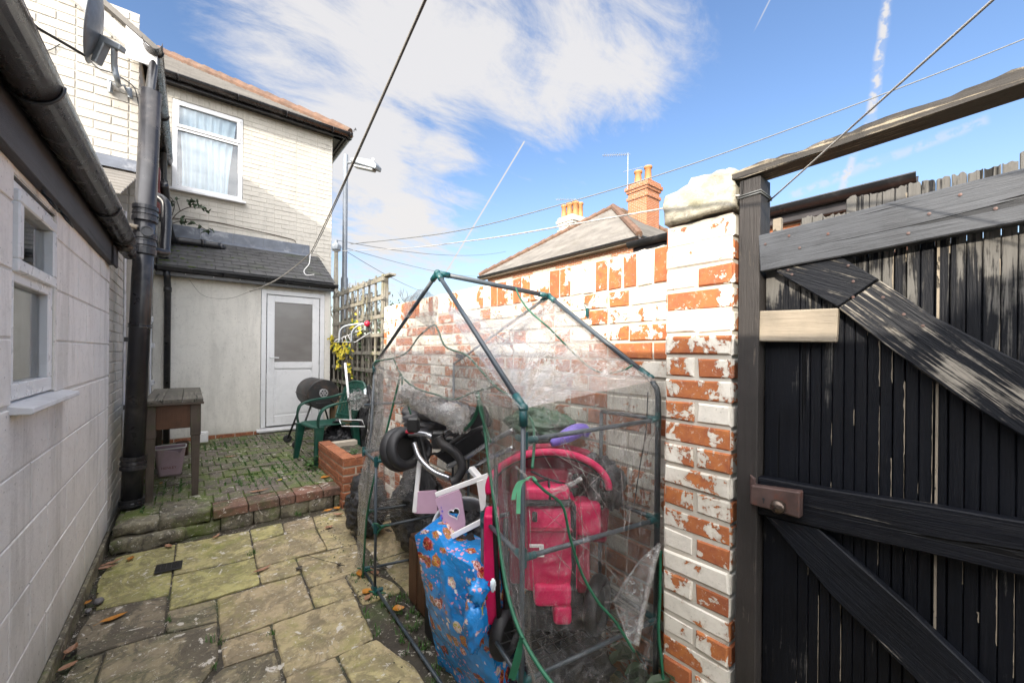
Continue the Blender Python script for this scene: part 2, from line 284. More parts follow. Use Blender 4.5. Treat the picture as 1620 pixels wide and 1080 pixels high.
MT['darkred'] = plain('dark_red_lining', (.26, .001, .03), .7, var=.4, scale=6)
MT['purple'] = plain('purple_plastic', (.17, .12, .50), .4, var=.3)
MT['white'] = plain('white_plastic', (.78, .77, .76), .4, var=.08, dirt=(.45, .42, .4), dirt_amt=.3)
MT['pinktoy'] = plain('dusty_pink_board', (.56, .36, .48), .5, var=.08, dirt=(.4, .28, .34), dirt_amt=.3)
MT['greyplastic'] = plain('grey_plastic', (.42, .43, .44), .38, var=.15, dirt=(.2, .2, .2), dirt_amt=.3)
MT['brownwood'] = worn_wood('rusty_brown_wood', (.085, .038, .018), (.14, .08, .04), axis=2, amt=.3)
MT['lockrust'] = plain('rusty_painted_lock', (.115, .075, .068), .42, metal=.35, var=.4, scale=25, dirt=(.19, .055, .025), dirt_amt=.8)
MT['knob'] = plain('aged_bronze', (.11, .085, .07), .28, metal=.8, var=.4, scale=20)
MT['maroon'] = plain('maroon_paint', (.16, .028, .022), .5, var=.3)
MT['hinge'] = plain('black_metal', (.02, .02, .02), .4, metal=.3)
MT['rope'] = plain('dirty_cord', (.22, .20, .165), .7, var=.3)
MT['wire'] = plain('grey_wire', (.12, .125, .125), .5, var=.2)
MT['palewire'] = plain('pale_plastic_line', (.36, .35, .33), .5, var=.1)
MT['blackwire'] = plain('black_cable', (.012, .012, .012), .5)
MT['clay'] = plain('clay_pot', (.42, .19, .07), .7, var=.2, scale=4, dirt=(.28, .17, .1))
MT['curtain'] = plain('pale_blue_curtain', (.82, .92, .97), .85, var=.08, scale=3, bump=.15)
MT['dark'] = plain('dark_interior', (.03, .032, .034), .9)
MT['room'] = plain('dim_room', (.22, .225, .22), .9)
MT['bark'] = plain('bark', (.10, .08, .06), .9, var=.4, bump=.5)
MT['leafg'] = plain('green_leaf', (.06, .15, .025), .55, var=.5, scale=40)
MT['leafd'] = plain('dark_green_leaf', (.035, .065, .025), .6, var=.5, scale=40)
MT['leafy'] = plain('yellow_leaf', (.58, .47, .03), .55, var=.4, scale=40)
MT['leafo'] = plain('orange_fallen_leaf', (.44, .18, .018), .45, var=.3, scale=40, dirt=(.2, .07, .02))
MT['leafb'] = plain('tan_fallen_leaf', (.30, .155, .085), .5, var=.35, scale=40, dirt=(.15, .06, .03))
MT['glass'] = glass('window_glass', (.93, .96, .97))
MT['pebble'] = plain('grey_pebble', (.16, .15, .15), .6, var=.4)
MT['redball'] = plain('red_knob', (.45, .015, .04), .2)
MT['bin'] = None
def binbag():
    n = NT('black_bin_bag'); h = n.math('ADD', n.noise(7, 8, .62, 2.4), n.math('MULTIPLY', n.noise(22, 6, .6, 1.6, w=2), .35)); n.bump(h, 1.0, .05)
    n.b.inputs['Coat Weight'].default_value = .25; return n.set((.012, .012, .015), .27, 0, .6)
MT['bin'] = binbag()
def wrap():
    """blue gift wrap with small scattered coloured blotches"""
    n = NT('blue_gift_wrap'); N = n.N; L = n.L
    def vor(sc, w, lo, hi):
        v = N.new('ShaderNodeTexVoronoi'); v.voronoi_dimensions = '4D'; v.inputs['W'].default_value = w; v.inputs['Scale'].default_value = sc; v.inputs['Randomness'].default_value = 1
        ad_ = N.new('ShaderNodeVectorMath'); ad_.operation = 'ADD'; nn = N.new('ShaderNodeTexNoise'); nn.inputs['Scale'].default_value = 40; nn.inputs['Detail'].default_value = 4; L.new(n.O, nn.inputs[0])
        sb = N.new('ShaderNodeVectorMath'); sb.operation = 'SCALE'; L.new(nn.outputs['Color'], sb.inputs[0]); sb.inputs['Scale'].default_value = .03; L.new(n.O, ad_.inputs[0]); L.new(sb.outputs[0], ad_.inputs[1]); L.new(ad_.outputs[0], v.inputs['Vector'])
        return n.ramp(v.outputs['Distance'], lo, hi), v.outputs['Color']
    base = n.mix(n.ramp(n.noise(4, 4), .3, .7), (.004, .19, .56), (.014, .26, .64))
    m1, c1 = vor(17, 0, .49, .40); m2, c2 = vor(26, 3, .30, .24); m3, c3 = vor(60, 5, .42, .36)
    sx = N.new('ShaderNodeSeparateColor'); L.new(c1, sx.inputs[0])
    r1 = N.new('ShaderNodeValToRGB'); L.new(n.math('ADD', n.math('MULTIPLY', sx.outputs[0], .3), n.math('MULTIPLY', n.noise(95, 4, .7, w=6), .75)), r1.inputs[0]); e = r1.color_ramp; e.interpolation = 'CONSTANT'
    e.elements[0].color = (.10, .02, .015, 1); e.elements[1].position = .62; e.elements[1].color = (.75, .68, .6, 1)
    for p, c in ((.38, (.35, .03, .03, 1)), (.46, (.50, .27, .05, 1)), (.52, (.16, .07, .03, 1)), (.57, (.62, .25, .25, 1)), (.70, (.5, .45, .05, 1))):
        x = e.elements.new(p); x.color = c
    c = n.mix(m1, base, r1.outputs[0]); c = n.mix(n.math('MULTIPLY', m2, n.ramp(n.noise(9, 2, w=3), .50, .56)), c, (.75, .74, .70)); c = n.mix(n.math('MULTIPLY', m3, n.ramp(n.noise(7, 2, w=13), .52, .56)), c, (.62, .30, .40)); 
    n.bump(n.math('ADD', n.noise(6, 7, .6, 2.0), n.math('MULTIPLY', n.noise(24, 5, .6, 1, w=1), .3)), .55, .03)
    n.b.inputs['Coat Weight'].default_value = .5; n.b.inputs['Coat Roughness'].default_value = .12
    return n.set(c, .25, 0, .5)
MT['wrap'] = wrap()
MT['film'] = film('polythene_cover', .12, streak=.50)
MT['filmroof'] = film('polythene_roof', .15, streak=.55, tint=(.9, .86, .84), sx=(9, 30, 9))
MT['filmclear'] = film('polythene_side', .012, streak=.22, sx=(26, 26, 4))
MT['filmwhite'] = film('crumpled_polythene', .10, streak=.50, sx=(24, 24, 24))
def frosted():
    n = NT('frosted_glass'); c = n.mix(n.ramp(n.noise(1.6, 3, vec=n.map((1, 1, 2))), .35, .65), (.16, .15, .14), (.21, .20, .19)); n.bump(n.noise(130, 3), .25, .003); return n.set(c, .22, 0, .6)
MT['frosted'] = frosted()
# ------------------------------------------------------------------ mesh helpers
class MB:
    def __init__(s): s.v = []; s.f = []; s.r = []; s.j = []; s.mi = []; s.cur = 0.; s.cj = 0.; s.cm = 0
    def face(s, *ix): s.f.append(ix); s.r.append(s.cur); s.j.append(s.cj); s.mi.append(s.cm)
    def hexa(s, P):
        b = len(s.v); s.v += [Vector(p) for p in P]
        for q in ((3, 2, 1, 0), (4, 5, 6, 7), (0, 1, 5, 4), (1, 2, 6, 5), (2, 3, 7, 6), (3, 0, 4, 7)): s.face(*(b + i for i in q))
    def box(s, a, b):
        (x0, y0, z0), (x1, y1, z1) = [min(p, q) for p, q in zip(a, b)], [max(p, q) for p, q in zip(a, b)]
        s.hexa([(x0, y0, z0), (x1, y0, z0), (x1, y1, z0), (x0, y1, z0), (x0, y0, z1), (x1, y0, z1), (x1, y1, z1), (x0, y1, z1)]); return s
    def frame(s, O, U, V, N, u0, u1, v0, v1, n0, n1):
        g = lambda u, v, n: O + U * u + V * v + N * n
        s.hexa([g(u0, v0, n0), g(u1, v0, n0), g(u1, v1, n0), g(u0, v1, n0), g(u0, v0, n1), g(u1, v0, n1), g(u1, v1, n1), g(u0, v1, n1)]); return s
    def prism(s, poly, ext):
        b = len(s.v); k = len(poly); ext = Vector(ext)
        s.v += [Vector(p) for p in poly] + [Vector(p) + ext for p in poly]
        s.face(*(b + i for i in reversed(range(k)))); s.face(*(b + k + i for i in range(k)))
        for i in range(k): s.face(b + i, b + (i + 1) % k, b + k + (i + 1) % k, b + k + i)
        return s
    def tube(s, path, r, seg=10, cap=True, closed=False):
        P = [Vector(p) for p in path]; rs = r if isinstance(r, (list, tuple)) else [r] * len(P); n = len(P); rings = []
        up = None
        for i, p in enumerate(P):
            if closed: t = P[(i + 1) % n] - P[i - 1]
            else: t = P[min(i + 1, n - 1)] - P[max(i - 1, 0)]
            t.normalize()
            if up is None: up = Vector((0, 0, 1)) if abs(t.z) < .9 else Vector((1, 0, 0))
            a = t.cross(up); 
            if a.length < 1e-4: a = t.cross(Vector((1, .3, 0)))
            a.normalize(); up = a.cross(t).normalized()
            b = len(s.v); rings.append(b)
            for k in range(seg):
                th = 2 * math.pi * k / seg; s.v.append(p + (a * math.cos(th) + up * math.sin(th)) * rs[i])
        for i in range(n if closed else n - 1):
            b0, b1 = rings[i], rings[(i + 1) % n]
            for k in range(seg): s.face(b0 + k, b0 + (k + 1) % seg, b1 + (k + 1) % seg, b1 + k)
        if cap and not closed:
            s.face(*(rings[0] + k for k in reversed(range(seg)))); s.face(*(rings[-1] + k for k in range(seg)))
        return s
    def lathe(s, O, A, prof, seg=24, U=None):
        O = Vector(O); A = Vector(A).normalized(); U = Vector(U) if U else (Vector((0, 0, 1)) if abs(A.z) < .9 else Vector((1, 0, 0))); u = A.cross(U).normalized(); w = A.cross(u); rings = []
        for (h, r) in prof:
            b = len(s.v); rings.append(b)
            for k in range(seg):
                th = 2 * math.pi * k / seg; s.v.append(O + A * h + (u * math.cos(th) + w * math.sin(th)) * max(r, 1e-4))
        for i in range(len(prof) - 1):
            for k in range(seg): s.face(rings[i] + k, rings[i] + (k + 1) % seg, rings[i + 1] + (k + 1) % seg, rings[i + 1] + k)
        return s
    def grid(s, fn, nu, nv, thick=0):
        b = len(s.v)
        for i in range(nu + 1):
            for j in range(nv + 1): s.v.append(Vector(fn(i / nu, j / nv)))
        for i in range(nu):
            for j in range(nv):
                a = b + i * (nv + 1) + j; s.face(a, a + nv + 1, a + nv + 2, a + 1)
        return s
    def blob(s, c, r, amp=.12, freq=3, seed=0, nu=28, nv=18, fn=None):
        c = Vector(c); r = Vector(r); b = len(s.v)
        for j in range(nv + 1):
            ph = math.pi * j / nv
            for i in range(nu):
                th = 2 * math.pi * i / nu; d = Vector((math.sin(ph) * math.cos(th), math.sin(ph) * math.sin(th), -math.cos(ph)))
                k = 1 + amp * mn.noise(d * freq + Vector((seed, seed * 1.7, 0))) * 1.6 + amp * .5 * mn.noise(d * freq * 2.7 + Vector((0, seed, 3)))
                p = Vector((d.x * r.x, d.y * r.y, d.z * r.z)) * k
                if fn: p = fn(p, d)
                s.v.append(c + p)
        for j in range(nv):
            for i in range(nu): s.face(b + j * nu + i, b + j * nu + (i + 1) % nu, b + (j + 1) * nu + (i + 1) % nu, b + (j + 1) * nu + i)
        return s
    def build(s, name, mat, parent=None, smooth=False, bevel=0, origin=None, rot=None, solid=0, seg=1):
        me = bpy.data.meshes.new(name)
        base = Vector(origin) if origin is not None else (Vector(parent.location) if parent else Vector((0, 0, 0)))
        if parent is not None and parent.get('wl') is not None: pl = Vector(parent['wl'])
        elif parent is not None: pl = Vector(parent.location)
        else: pl = Vector((0, 0, 0))
        Rm = rot.to_3x3() if rot is not None else None
        vs = [(Rm.inverted() @ (v - base)) if Rm else (v - base) for v in s.v]
        me.from_pydata([tuple(v) for v in vs], [], s.f); mats = mat if isinstance(mat, (list, tuple)) else [mat]
        for q in mats: me.materials.append(MT[q] if isinstance(q, str) else q)
        a = me.attributes.new('rnd', 'FLOAT', 'FACE'); a.data.foreach_set('value', s.r)
        a = me.attributes.new('joint', 'FLOAT', 'FACE'); a.data.foreach_set('value', s.j)
        me.polygons.foreach_set('material_index', s.mi)
        if smooth: me.polygons.foreach_set('use_smooth', [True] * len(s.f))
        o = bpy.data.objects.new(name, me); C.objects.link(o)
        o['wl'] = tuple(base)
        if parent is not None: o.parent = parent
        o.location = base - pl if parent is not None else base
        if Rm: o.rotation_euler = Rm.to_euler()
        if solid: q = o.modifiers.new('solid', 'SOLIDIFY'); q.thickness = solid; q.offset = 0
        if bevel:
            q = o.modifiers.new('bevel', 'BEVEL'); q.width = bevel; q.segments = seg; q.limit_method = 'ANGLE'; q.angle_limit = rad(40)
        if smooth and bevel: pass
        return o
def tag(o, label=None, cat=None, group=None, kind=None):
    if label: o['label'] = label
    if cat: o['category'] = cat
    if group: o['group'] = group
    if kind: o['kind'] = kind
    return o
def thing(name, label, cat, loc, group=None):
    o = bpy.data.objects.new(name, None); o.empty_display_size = .1; C.objects.link(o); o.location = loc; return tag(o, label, cat, group)
def plank(name, p0, p1, width, thick, mat, parent, wdir=(0, 0, 1), wear=0, bevel=.003, n=14, rag=0):
    """board from p0 to p1; its own X axis follows its length so the grain does too"""
    p0 = Vector(p0); p1 = Vector(p1); L = (p1 - p0).length; X = (p1 - p0).normalized(); T = X.cross(Vector(wdir)).normalized(); Wd = T.cross(X).normalized()
    rm = Matrix((X, Wd, T)).transposed(); mb = MB()
    st = []
    for i in range(n + 1):
        x = L * i / n; a = mn.noise(Vector((x * 6, p0.x * 3, 1))) * wear; b = mn.noise(Vector((x * 6, 5, p0.y * 3))) * wear
        w1 = width / 2 + a + (abs(mn.noise(Vector((x * 40, 2, 9)))) * rag if rag else 0); w0 = -width / 2 + b
        bb = len(mb.v); st.append(bb)
        for (yy, zz) in ((w0, -thick / 2), (w1, -thick / 2), (w1, thick / 2 - (abs(mn.noise(Vector((x * 25, 4, 4)))) * rag if rag else 0)), (w0, thick / 2)):
            mb.v.append(p0 + X * x + Wd * yy + T * zz)
    mb.cur = R.random()
    for i in range(n):
        a, b = st[i], st[i + 1]
        for k in range(4): mb.face(a + k, b + k, b + (k + 1) % 4, a + (k + 1) % 4)
    mb.face(*(st[0] + k for k in (0, 1, 2, 3))); mb.face(*(st[-1] + k for k in (3, 2, 1, 0)))
    return mb.build(name, mat, parent, origin=p0, rot=rm, bevel=bevel)
def brickwork(mb, O, U, V, N, w, h, bl=.225, bh=.075, jt=.010, dep=.006, skip=None, jit=.0018, bond='stretcher', bev=.003, course0=0, soldier=None):
    """raised brick faces over a recessed joint bed; O is the lower corner of the bed plane"""
    mb.cj = 1; b = len(mb.v)
    nu = max(1, int(w / .3)); nv = max(1, int(h / .3))
    g = lambda u, v, n: O + U * u + V * v + N * n
    cells = [(u0, u1, v0, v1) for (u0, u1, v0, v1) in [(w * i / nu, w * (i + 1) / nu, h * j / nv, h * (j + 1) / nv) for i in range(nu) for j in range(nv)]]
    for (u0, u1, v0, v1) in cells:
        if skip and skip(u0, u1, v0, v1, True): continue
        k = len(mb.v); mb.v += [g(u0, v0, 0), g(u1, v0, 0), g(u1, v1, 0), g(u0, v1, 0)]; mb.cur = R.random() * .3 + .35; mb.face(k, k + 1, k + 2, k + 3)
    mb.cj = 0; c = 0; v = 0.0
    while v < h - .02:
        bhh = min(bh, h - v); odd = (c + course0) % 2
        if soldier and v > h - soldier - .02:
            bhh = h - v; u = 0; step = bh
        else: u = 0; step = bl
        first = True
        while u < w - .012:
            if step == bh: L = step
            elif bond == 'english' and (c + course0) % 4 == 3: L = bl / 2
            elif bond == 'flemish': L = bl if (int(round(u / (bl * .75) + .2)) + odd) % 2 == 0 and not (first and odd) else bl / 2
            else: L = bl / 2 if (first and odd) else bl
            u1 = min(u + L, w); first = False
            if w - u1 < .02: u1 = w
            if not (skip and skip(u, u1, v, v + bhh, False)):
                mb.cur = R.random(); a = jt / 2; d = dep + R.uniform(-jit, jit) * 1.2; q = [R.uniform(-jit, jit) for _ in range(8)]
                u0_, u1_, v0_, v1_ = u + a * (u > 0), u1 - a * (u1 < w), v + a, v + bhh - a
                k = len(mb.v)
                mb.v += [g(u0_ + q[0], v0_ + q[1], -.002), g(u1_ + q[2], v0_ + q[3], -.002), g(u1_ + q[4], v1_ + q[5], -.002), g(u0_ + q[6], v1_ + q[7], -.002)]
                mb.v += [g(u0_ + q[0], v0_ + q[1], d - bev), g(u1_ + q[2], v0_ + q[3], d - bev), g(u1_ + q[4], v1_ + q[5], d - bev), g(u0_ + q[6], v1_ + q[7], d - bev)]
                mb.v += [g(u0_ + q[0] + bev, v0_ + q[1] + bev, d), g(u1_ + q[2] - bev, v0_ + q[3] + bev, d), g(u1_ + q[4] - bev, v1_ + q[5] - bev, d), g(u0_ + q[6] + bev, v1_ + q[7] - bev, d)]
                for t in (0, 4):
                    for i in range(4): mb.face(k + t + i, k + t + (i + 1) % 4, k + t + 4 + (i + 1) % 4, k + t + 4 + i)
                mb.face(k + 8, k + 9, k + 10, k + 11)
            u = u1
        v += bhh; c += 1
    mb.cj = 0; return mb
X_, Y_, Z_ = Vector((1, 0, 0)), Vector((0, 1, 0)), Vector((0, 0, 1))
def bez(pts, n=12):
    """smooth curve through points"""
    P = [Vector(p) for p in pts]; out = []
    for i in range(len(P) - 1):
        p0 = P[max(i - 1, 0)]; p1 = P[i]; p2 = P[i + 1]; p3 = P[min(i + 2, len(P) - 1)]
        for k in range(n):
            t = k / n; out.append(.5 * ((2 * p1) + (p2 - p0) * t + (2 * p0 - 5 * p1 + 4 * p2 - p3) * t * t + (3 * p1 - p0 - 3 * p2 + p3) * t ** 3))
    out.append(P[-1]); return out
def sag(a, b, s, n=24):
    a = Vector(a); b = Vector(b); return [a.lerp(b, i / n) - Vector((0, 0, s * 4 * (i / n) * (1 - i / n))) for i in range(n + 1)]
def rect_hole(w, h, holes):
    def f(u0, u1, v0, v1, bed):
        for (a, b, c, d) in holes:
            if u1 > a + .005 and u0 < b - .005 and v1 > c + .005 and v0 < d - .005: return True
        return False
    return f
# ================================================================== THE SETTING
S = lambda o: tag(o, kind='structure')
S(MB().box((-60, -60, -.30), (300, 300, -.035)).build('ground', 'ground'))
# riven flagstones, traced slab by slab
def flag(mb, pts, z=0.0, th=.03, g=.001):
    """one slab: rough riven top, chipped edges"""
    c = sum(pts, Vector()) / len(pts); mb.cur = R.random(); dz = R.uniform(-.004, .004); tx, ty = R.uniform(-.006, .006), R.uniform(-.006, .006); edge = []
    k = len(pts)
    for i in range(k):
        a, b = pts[i], pts[(i + 1) % k]; n = max(2, int((b - a).length / .035))
        for q in range(n):
            p = a.lerp(b, q / n); d = (c - p).normalized(); ins = g + abs(mn.noise(p * 14)) * .007 + abs(mn.noise(p * 45)) * .005
            if q == 0: ins += .004
            edge.append(p + d * ins)
    m = len(edge); b0 = len(mb.v)
    rings = ((1, -th), (1, -.006), (1 - .010 / max(.1, (edge[0] - c).length), 0), (.86, 0), (.66, 0), (.44, 0), (.22, 0))
    for (s, zz) in rings:
        for p in edge:
            q = c.lerp(p, s); hh = 0 if s > .99 and zz < -.01 else (mn.noise(Vector((q.x * 6, q.y * 6, 1))) * .006 + mn.noise(Vector((q.x * 20, q.y * 20, 4))) * .0025)
            mb.v.append(Vector((q.x, q.y, z + dz + zz + hh + (q.x - c.x) * tx + (q.y - c.y) * ty)))
    mb.v.append(Vector((c.x, c.y, z + dz + mn.noise(Vector((c.x * 6, c.y * 6, 1))) * .006)))
    for r in range(len(rings) - 1):
        for i in range(m): mb.face(b0 + r * m + i, b0 + r * m + (i + 1) % m, b0 + (r + 1) * m + (i + 1) % m, b0 + (r + 1) * m + i)
    r = len(rings) - 1
    for i in range(m): mb.face(b0 + r * m + i, b0 + r * m + (i + 1) % m, b0 + (r + 1) * m)
SL = [
 ('y', [(275, 322), (535, 268), (520, 402), (505, 482), (190, 548), (190, 430)]),
 ('y', [(538, 268), (850, 208), (872, 322), (522, 400)]), ('y', [(520, 405), (872, 326), (897, 437), (503, 551)]),
 ('y', [(850, 208), (990, 180), (1000, 222), (862, 260)]), ('s', [(862, 262), (1130, 200), (1182, 290), (880, 372)]),
 ('s', [(990, 180), (1120, 150), (1133, 198), (1000, 222)]), ('s', [(1120, 150), (1250, 120), (1310, 262), (1183, 290), (1133, 198)]),
 ('s', [(883, 374), (1045, 328), (1072, 392), (899, 438)]), ('s', [(1048, 327), (1310, 264), (1338, 378), (1100, 455)]),
 ('s', [(710, 500), (1072, 395), (1127, 540), (721, 682)]), ('s', [(1100, 458), (1258, 405), (1302, 485), (1130, 538)]),
 ('s', [(1260, 402), (1338, 379), (1480, 440), (1500, 470), (1330, 525)]), ('d', [(185, 551), (500, 483), (488, 645), (235, 718), (105, 760), (100, 660)]),
 ('d', [(497, 556), (708, 502), (714, 600), (490, 650)]), ('d', [(235, 722), (490, 652), (715, 603), (722, 765), (560, 960), (150, 1000)]),
 ('s', [(725, 685), (940, 610), (960, 715), (735, 792)]), ('s', [(943, 608), (1300, 488), (1385, 670), (1000, 836)]),
 ('d', [(733, 796), (962, 722), (1010, 930), (570, 960)]), ('s', [(1000, 840), (1220, 745), (1300, 920), (1015, 930)]),
 ('s', [(1225, 738), (1388, 672), (1560, 790), (1640, 930), (1310, 920)]), ('d', [(30, 900), (95, 770), (230, 728), (140, 1000), (20, 1000)])]
mbs = {'s': MB(), 'y': MB(), 'd': MB()}
for kind, poly in SL:
    pts = []
    for (x, y) in poly:
        p = az(80 + x * .37037, 760 + y * .37037, 0); p.x = max(p.x, -.43); p.z = 0; pts.append(p)
    flag(mbs[kind], pts)
y = 1.46
for row in range(9):
    hh = R.choice((.3, .42, .5)); x = -.45
    while x < 1.9:
        ww = R.choice((.42, .56, .7)); flag(mbs[R.choice('ssd')], [Vector((x, y - hh, 0)), Vector((x + ww, y - hh, 0)), Vector((x + ww, y, 0)), Vector((x, y, 0))]); x += ww
    y -= hh
for (x0, y0, x1, y1) in ((.98, 1.5, 1.5, 2.1), (1.0, 2.1, 1.5, 2.7), (1.0, 2.7, 1.5, 3.3)):
    flag(mbs['s'], [Vector((x0, y0, 0)), Vector((x1, y0, 0)), Vector((x1, y1, 0)), Vector((x0, y1, 0))], z=-.012)
S(mbs['s'].build('paving_slabs', 'slab')); S(mbs['y'].build('algae_covered_slabs', 'yslab')); S(mbs['d'].build('damp_slabs', 'dslab'))
def soil_fn(u, v):
    x = -.47 + 2.0 * u; yy = -3 + 6.95 * v; return (x, yy, -.014 + mn.noise(Vector((x * 5, yy * 5, 0))) * .006)
S(MB().grid(soil_fn, 40, 120).build('soil_bed', 'soil', smooth=True))
# raised patio of clay pavers
PZ = .17
S(MB().box((-.40, 3.98, -.03), (2.35, 7.02, PZ - .012)).build('patio_base', 'moss'))
pav = MB(); yy = 4.06; row = 0
while yy < 6.98:
    if row % 3 == 2: hh, ww = .105, .215
    else: hh, ww = .215, .108
    x = -.38 + (row % 2) * .06
    while x < 1.92:
        if not (x > 1.09 and yy < 4.66):
            pav.cur = R.random(); g = .003 + R.random() * .004; z = PZ + R.uniform(-.006, .004) + mn.noise(Vector((x * 1.4, yy * 1.4, 0))) * .010; t = R.uniform(-.004, .004)
            x0, x1, y0, y1 = x + g, x + ww - g, yy + g, min(yy + hh - g, 6.99)
            pav.hexa([(x0, y0, PZ - .03), (x1, y0, PZ - .03), (x1, y1, PZ - .03), (x0, y1, PZ - .03), (x0, y0, z - t), (x1, y0, z), (x1, y1, z + t), (x0, y1, z)])
        x += ww
    yy += hh; row += 1
S(pav.build('patio_pavers', 'paver', bevel=.004, seg=1))
# step: rough stones at the left, red header bricks to the right
def rock(mb, a, b, amp=.014, seed=0, nn=16):
    """a rough dressed stone filling box a-b"""
    a = Vector(a); b = Vector(b); mb.cur = R.random(); c = (a + b) / 2; h = (b - a) / 2
    def fn(p, d):
        m = max(abs(d.x), abs(d.y), abs(d.z)); q = Vector((d.x / m, d.y / m, d.z / m)); q = q.lerp(d, .10)
        w = c + Vector((q.x * h.x, q.y * h.y, q.z * h.z)); nz = mn.noise(w * 9 + Vector((seed, 0, 0))) * amp + mn.noise(w * 28) * amp * .4
        return w - c + d * nz
    mb.blob(c, (1, 1, 1), amp=0, nu=nn * 2, nv=nn, fn=fn)
stp = MB(); rock(stp, (-.42, 3.84, -.02), (-.02, 4.16, .085), .022, 1); rock(stp, (-.03, 3.87, -.02), (.20, 4.14, .075), .02, 4); rock(stp, (-.41, 3.90, .085), (-.16, 4.22, .165), .02, 2)
rock(stp, (-.17, 3.87, .08), (.14, 4.20, .178), .02, 3)
x = .20
while x < 1.08: w_ = R.uniform(.17, .26); rock(stp, (x, 3.86, -.02), (x + w_ - .006, 4.0, .105), .010, x); x += w_
S(stp.build('step_stones', 'stepstone', smooth=True))
rb = MB(); x = .15
for w_ in (.23, .22, .12, .22, .24):
    rb.cur = R.random(); z = PZ + R.uniform(-.008, .000); rb.box((x + .002, 3.85 + R.uniform(-.006, .006), .10), (x + w_ - .004, 4.06, z)); x += w_
S(rb.build('step_bricks', 'redpaver', bevel=.007, seg=2))
# grass and moss growing in the joints
def tufts(name, spots, hmin, hmax, mat, per=9, spread=.03):
    mb = MB()
    for (x, y, z) in spots:
        for _ in range(per):
            a = R.uniform(0, 6.28); rr = R.random() * spread; px, py = x + math.cos(a) * rr, y + math.sin(a) * rr; h = R.uniform(hmin, hmax); b = R.uniform(0, 6.28); le = h * R.uniform(.3, .9); w = R.uniform(.0012, .003)
            n = Vector((-math.sin(b), math.cos(b), 0)) * w; d = Vector((math.cos(b), math.sin(b), 0)); p = Vector((px, py, z)); k = len(mb.v)
            mb.v += [p - n, p + n, p + d * le * .4 + Vector((0, 0, h * .7)) + n * .8, p + d * le * .4 + Vector((0, 0, h * .7)) - n * .8, p + d * le + Vector((0, 0, h))]
            mb.face(k, k + 1, k + 2, k + 3); mb.face(k + 3, k + 2, k + 4)
    return tag(mb.build(name, mat), kind='stuff')
sp = []
for _ in range(5200):
    x = R.uniform(-.3, 1.7); yy = R.uniform(4.1, 6.8)
    if mn.noise(Vector((x * 2.1 + 3, yy * 1.6, 2))) + .35 - abs(x - .75) * .55 < .05: continue
    if R.random() < .6: x = round((x + .38) / .108) * .108 - .38 + R.uniform(-.006, .006)
    sp.append((x, yy, PZ - .012))
tufts('joint_grass', sp[:3200], .008, .026, 'leafg', 6, .010)
sp = [(R.uniform(.8, 1.0), R.uniform(1.5, 2.7), -.008) for _ in range(60)]
for p in ((865, 305), (870, 312), (855, 318), (945, 655), (700, 690), (680, 688), (720, 700), (1395, 665), (1405, 650), (1340, 560), (1345, 585), (1060, 150), (1050, 145), (700, 800), (500, 600), (1390, 640)):
    q = az(80 + p[0] * .37037, 760 + p[1] * .37037, 0); sp.append((q.x, q.y, 0))
tufts('slab_weeds', sp, .01, .035, 'leafg', 12, .022)
# grit and dead leaves along the foot of the wall
gb = MB()
for _ in range(900):
    x = -.46 + abs(R.gauss(0, .03)); yy = R.uniform(1.2, 3.85); r = R.uniform(.002, .008); gb.cur = R.random()
    if R.random() < .35: x = .88 + R.gauss(0, .09); yy = R.uniform(1.4, 3.6)
    c = Vector((x, yy, .004)); k = len(gb.v); a = R.uniform(0, 6.3); gb.v += [c + Vector((math.cos(a + t) * r, math.sin(a + t) * r * .8, R.uniform(-.001, .002))) for t in (0, 1.6, 3.1, 4.7)] + [c + Vector((0, 0, r * .8))]
    for i in range(4): gb.face(k + i, k + (i + 1) % 4, k + 4)
tag(gb.build('leaf_litter_debris', 'soil'), kind='stuff')

# ================================================================== LEFT: OUTHOUSE
XW = -.46
out = thing('outhouse', 'white painted block outhouse with a dark gutter and fascia on the left', 'outhouse', (XW, 2, 0))
win = (2.06, 2.62, 1.21, 1.975)   # y0,y1,z0,z1
wb = MB(); bh = .2225
def wpanel(y0, y1, z0, z1, c0=0):
    brickwork(wb, Vector((XW, y0, z0)), Y_, Z_, X_, y1 - y0, z1 - z0, .445, bh, .009, .004, jit=.001, bev=.0025, course0=c0)
zb = 1.21
wpanel(-1.5, win[0], .09, zb, 0); wpanel(win[0], win[1], .09, zb, 0); wpanel(win[1], 4.10, .09, zb, 1)
wpanel(-1.5, win[0], zb, 2.2, 1); wpanel(win[1], 4.10, zb, 2.2, 0)
wpanel(win[0], win[1], win[3], 2.2, 0)
wb.box((-3.0, -1.5, .0), (XW - .10, 4.08, 2.2)); 
wb.box((XW - .1, win[0] - .3, 0), (XW - .0005, win[0] - .002, 2.2)); wb.box((XW - .1, win[1] + .002, 0), (XW - .0005, 4.099, 2.2)); wb.box((XW - .1, win[0], 0), (XW - .0005, win[1], win[2] - .02)); wb.box((XW - .1, win[0], win[3] + .01), (XW - .0005, win[1], 2.2))
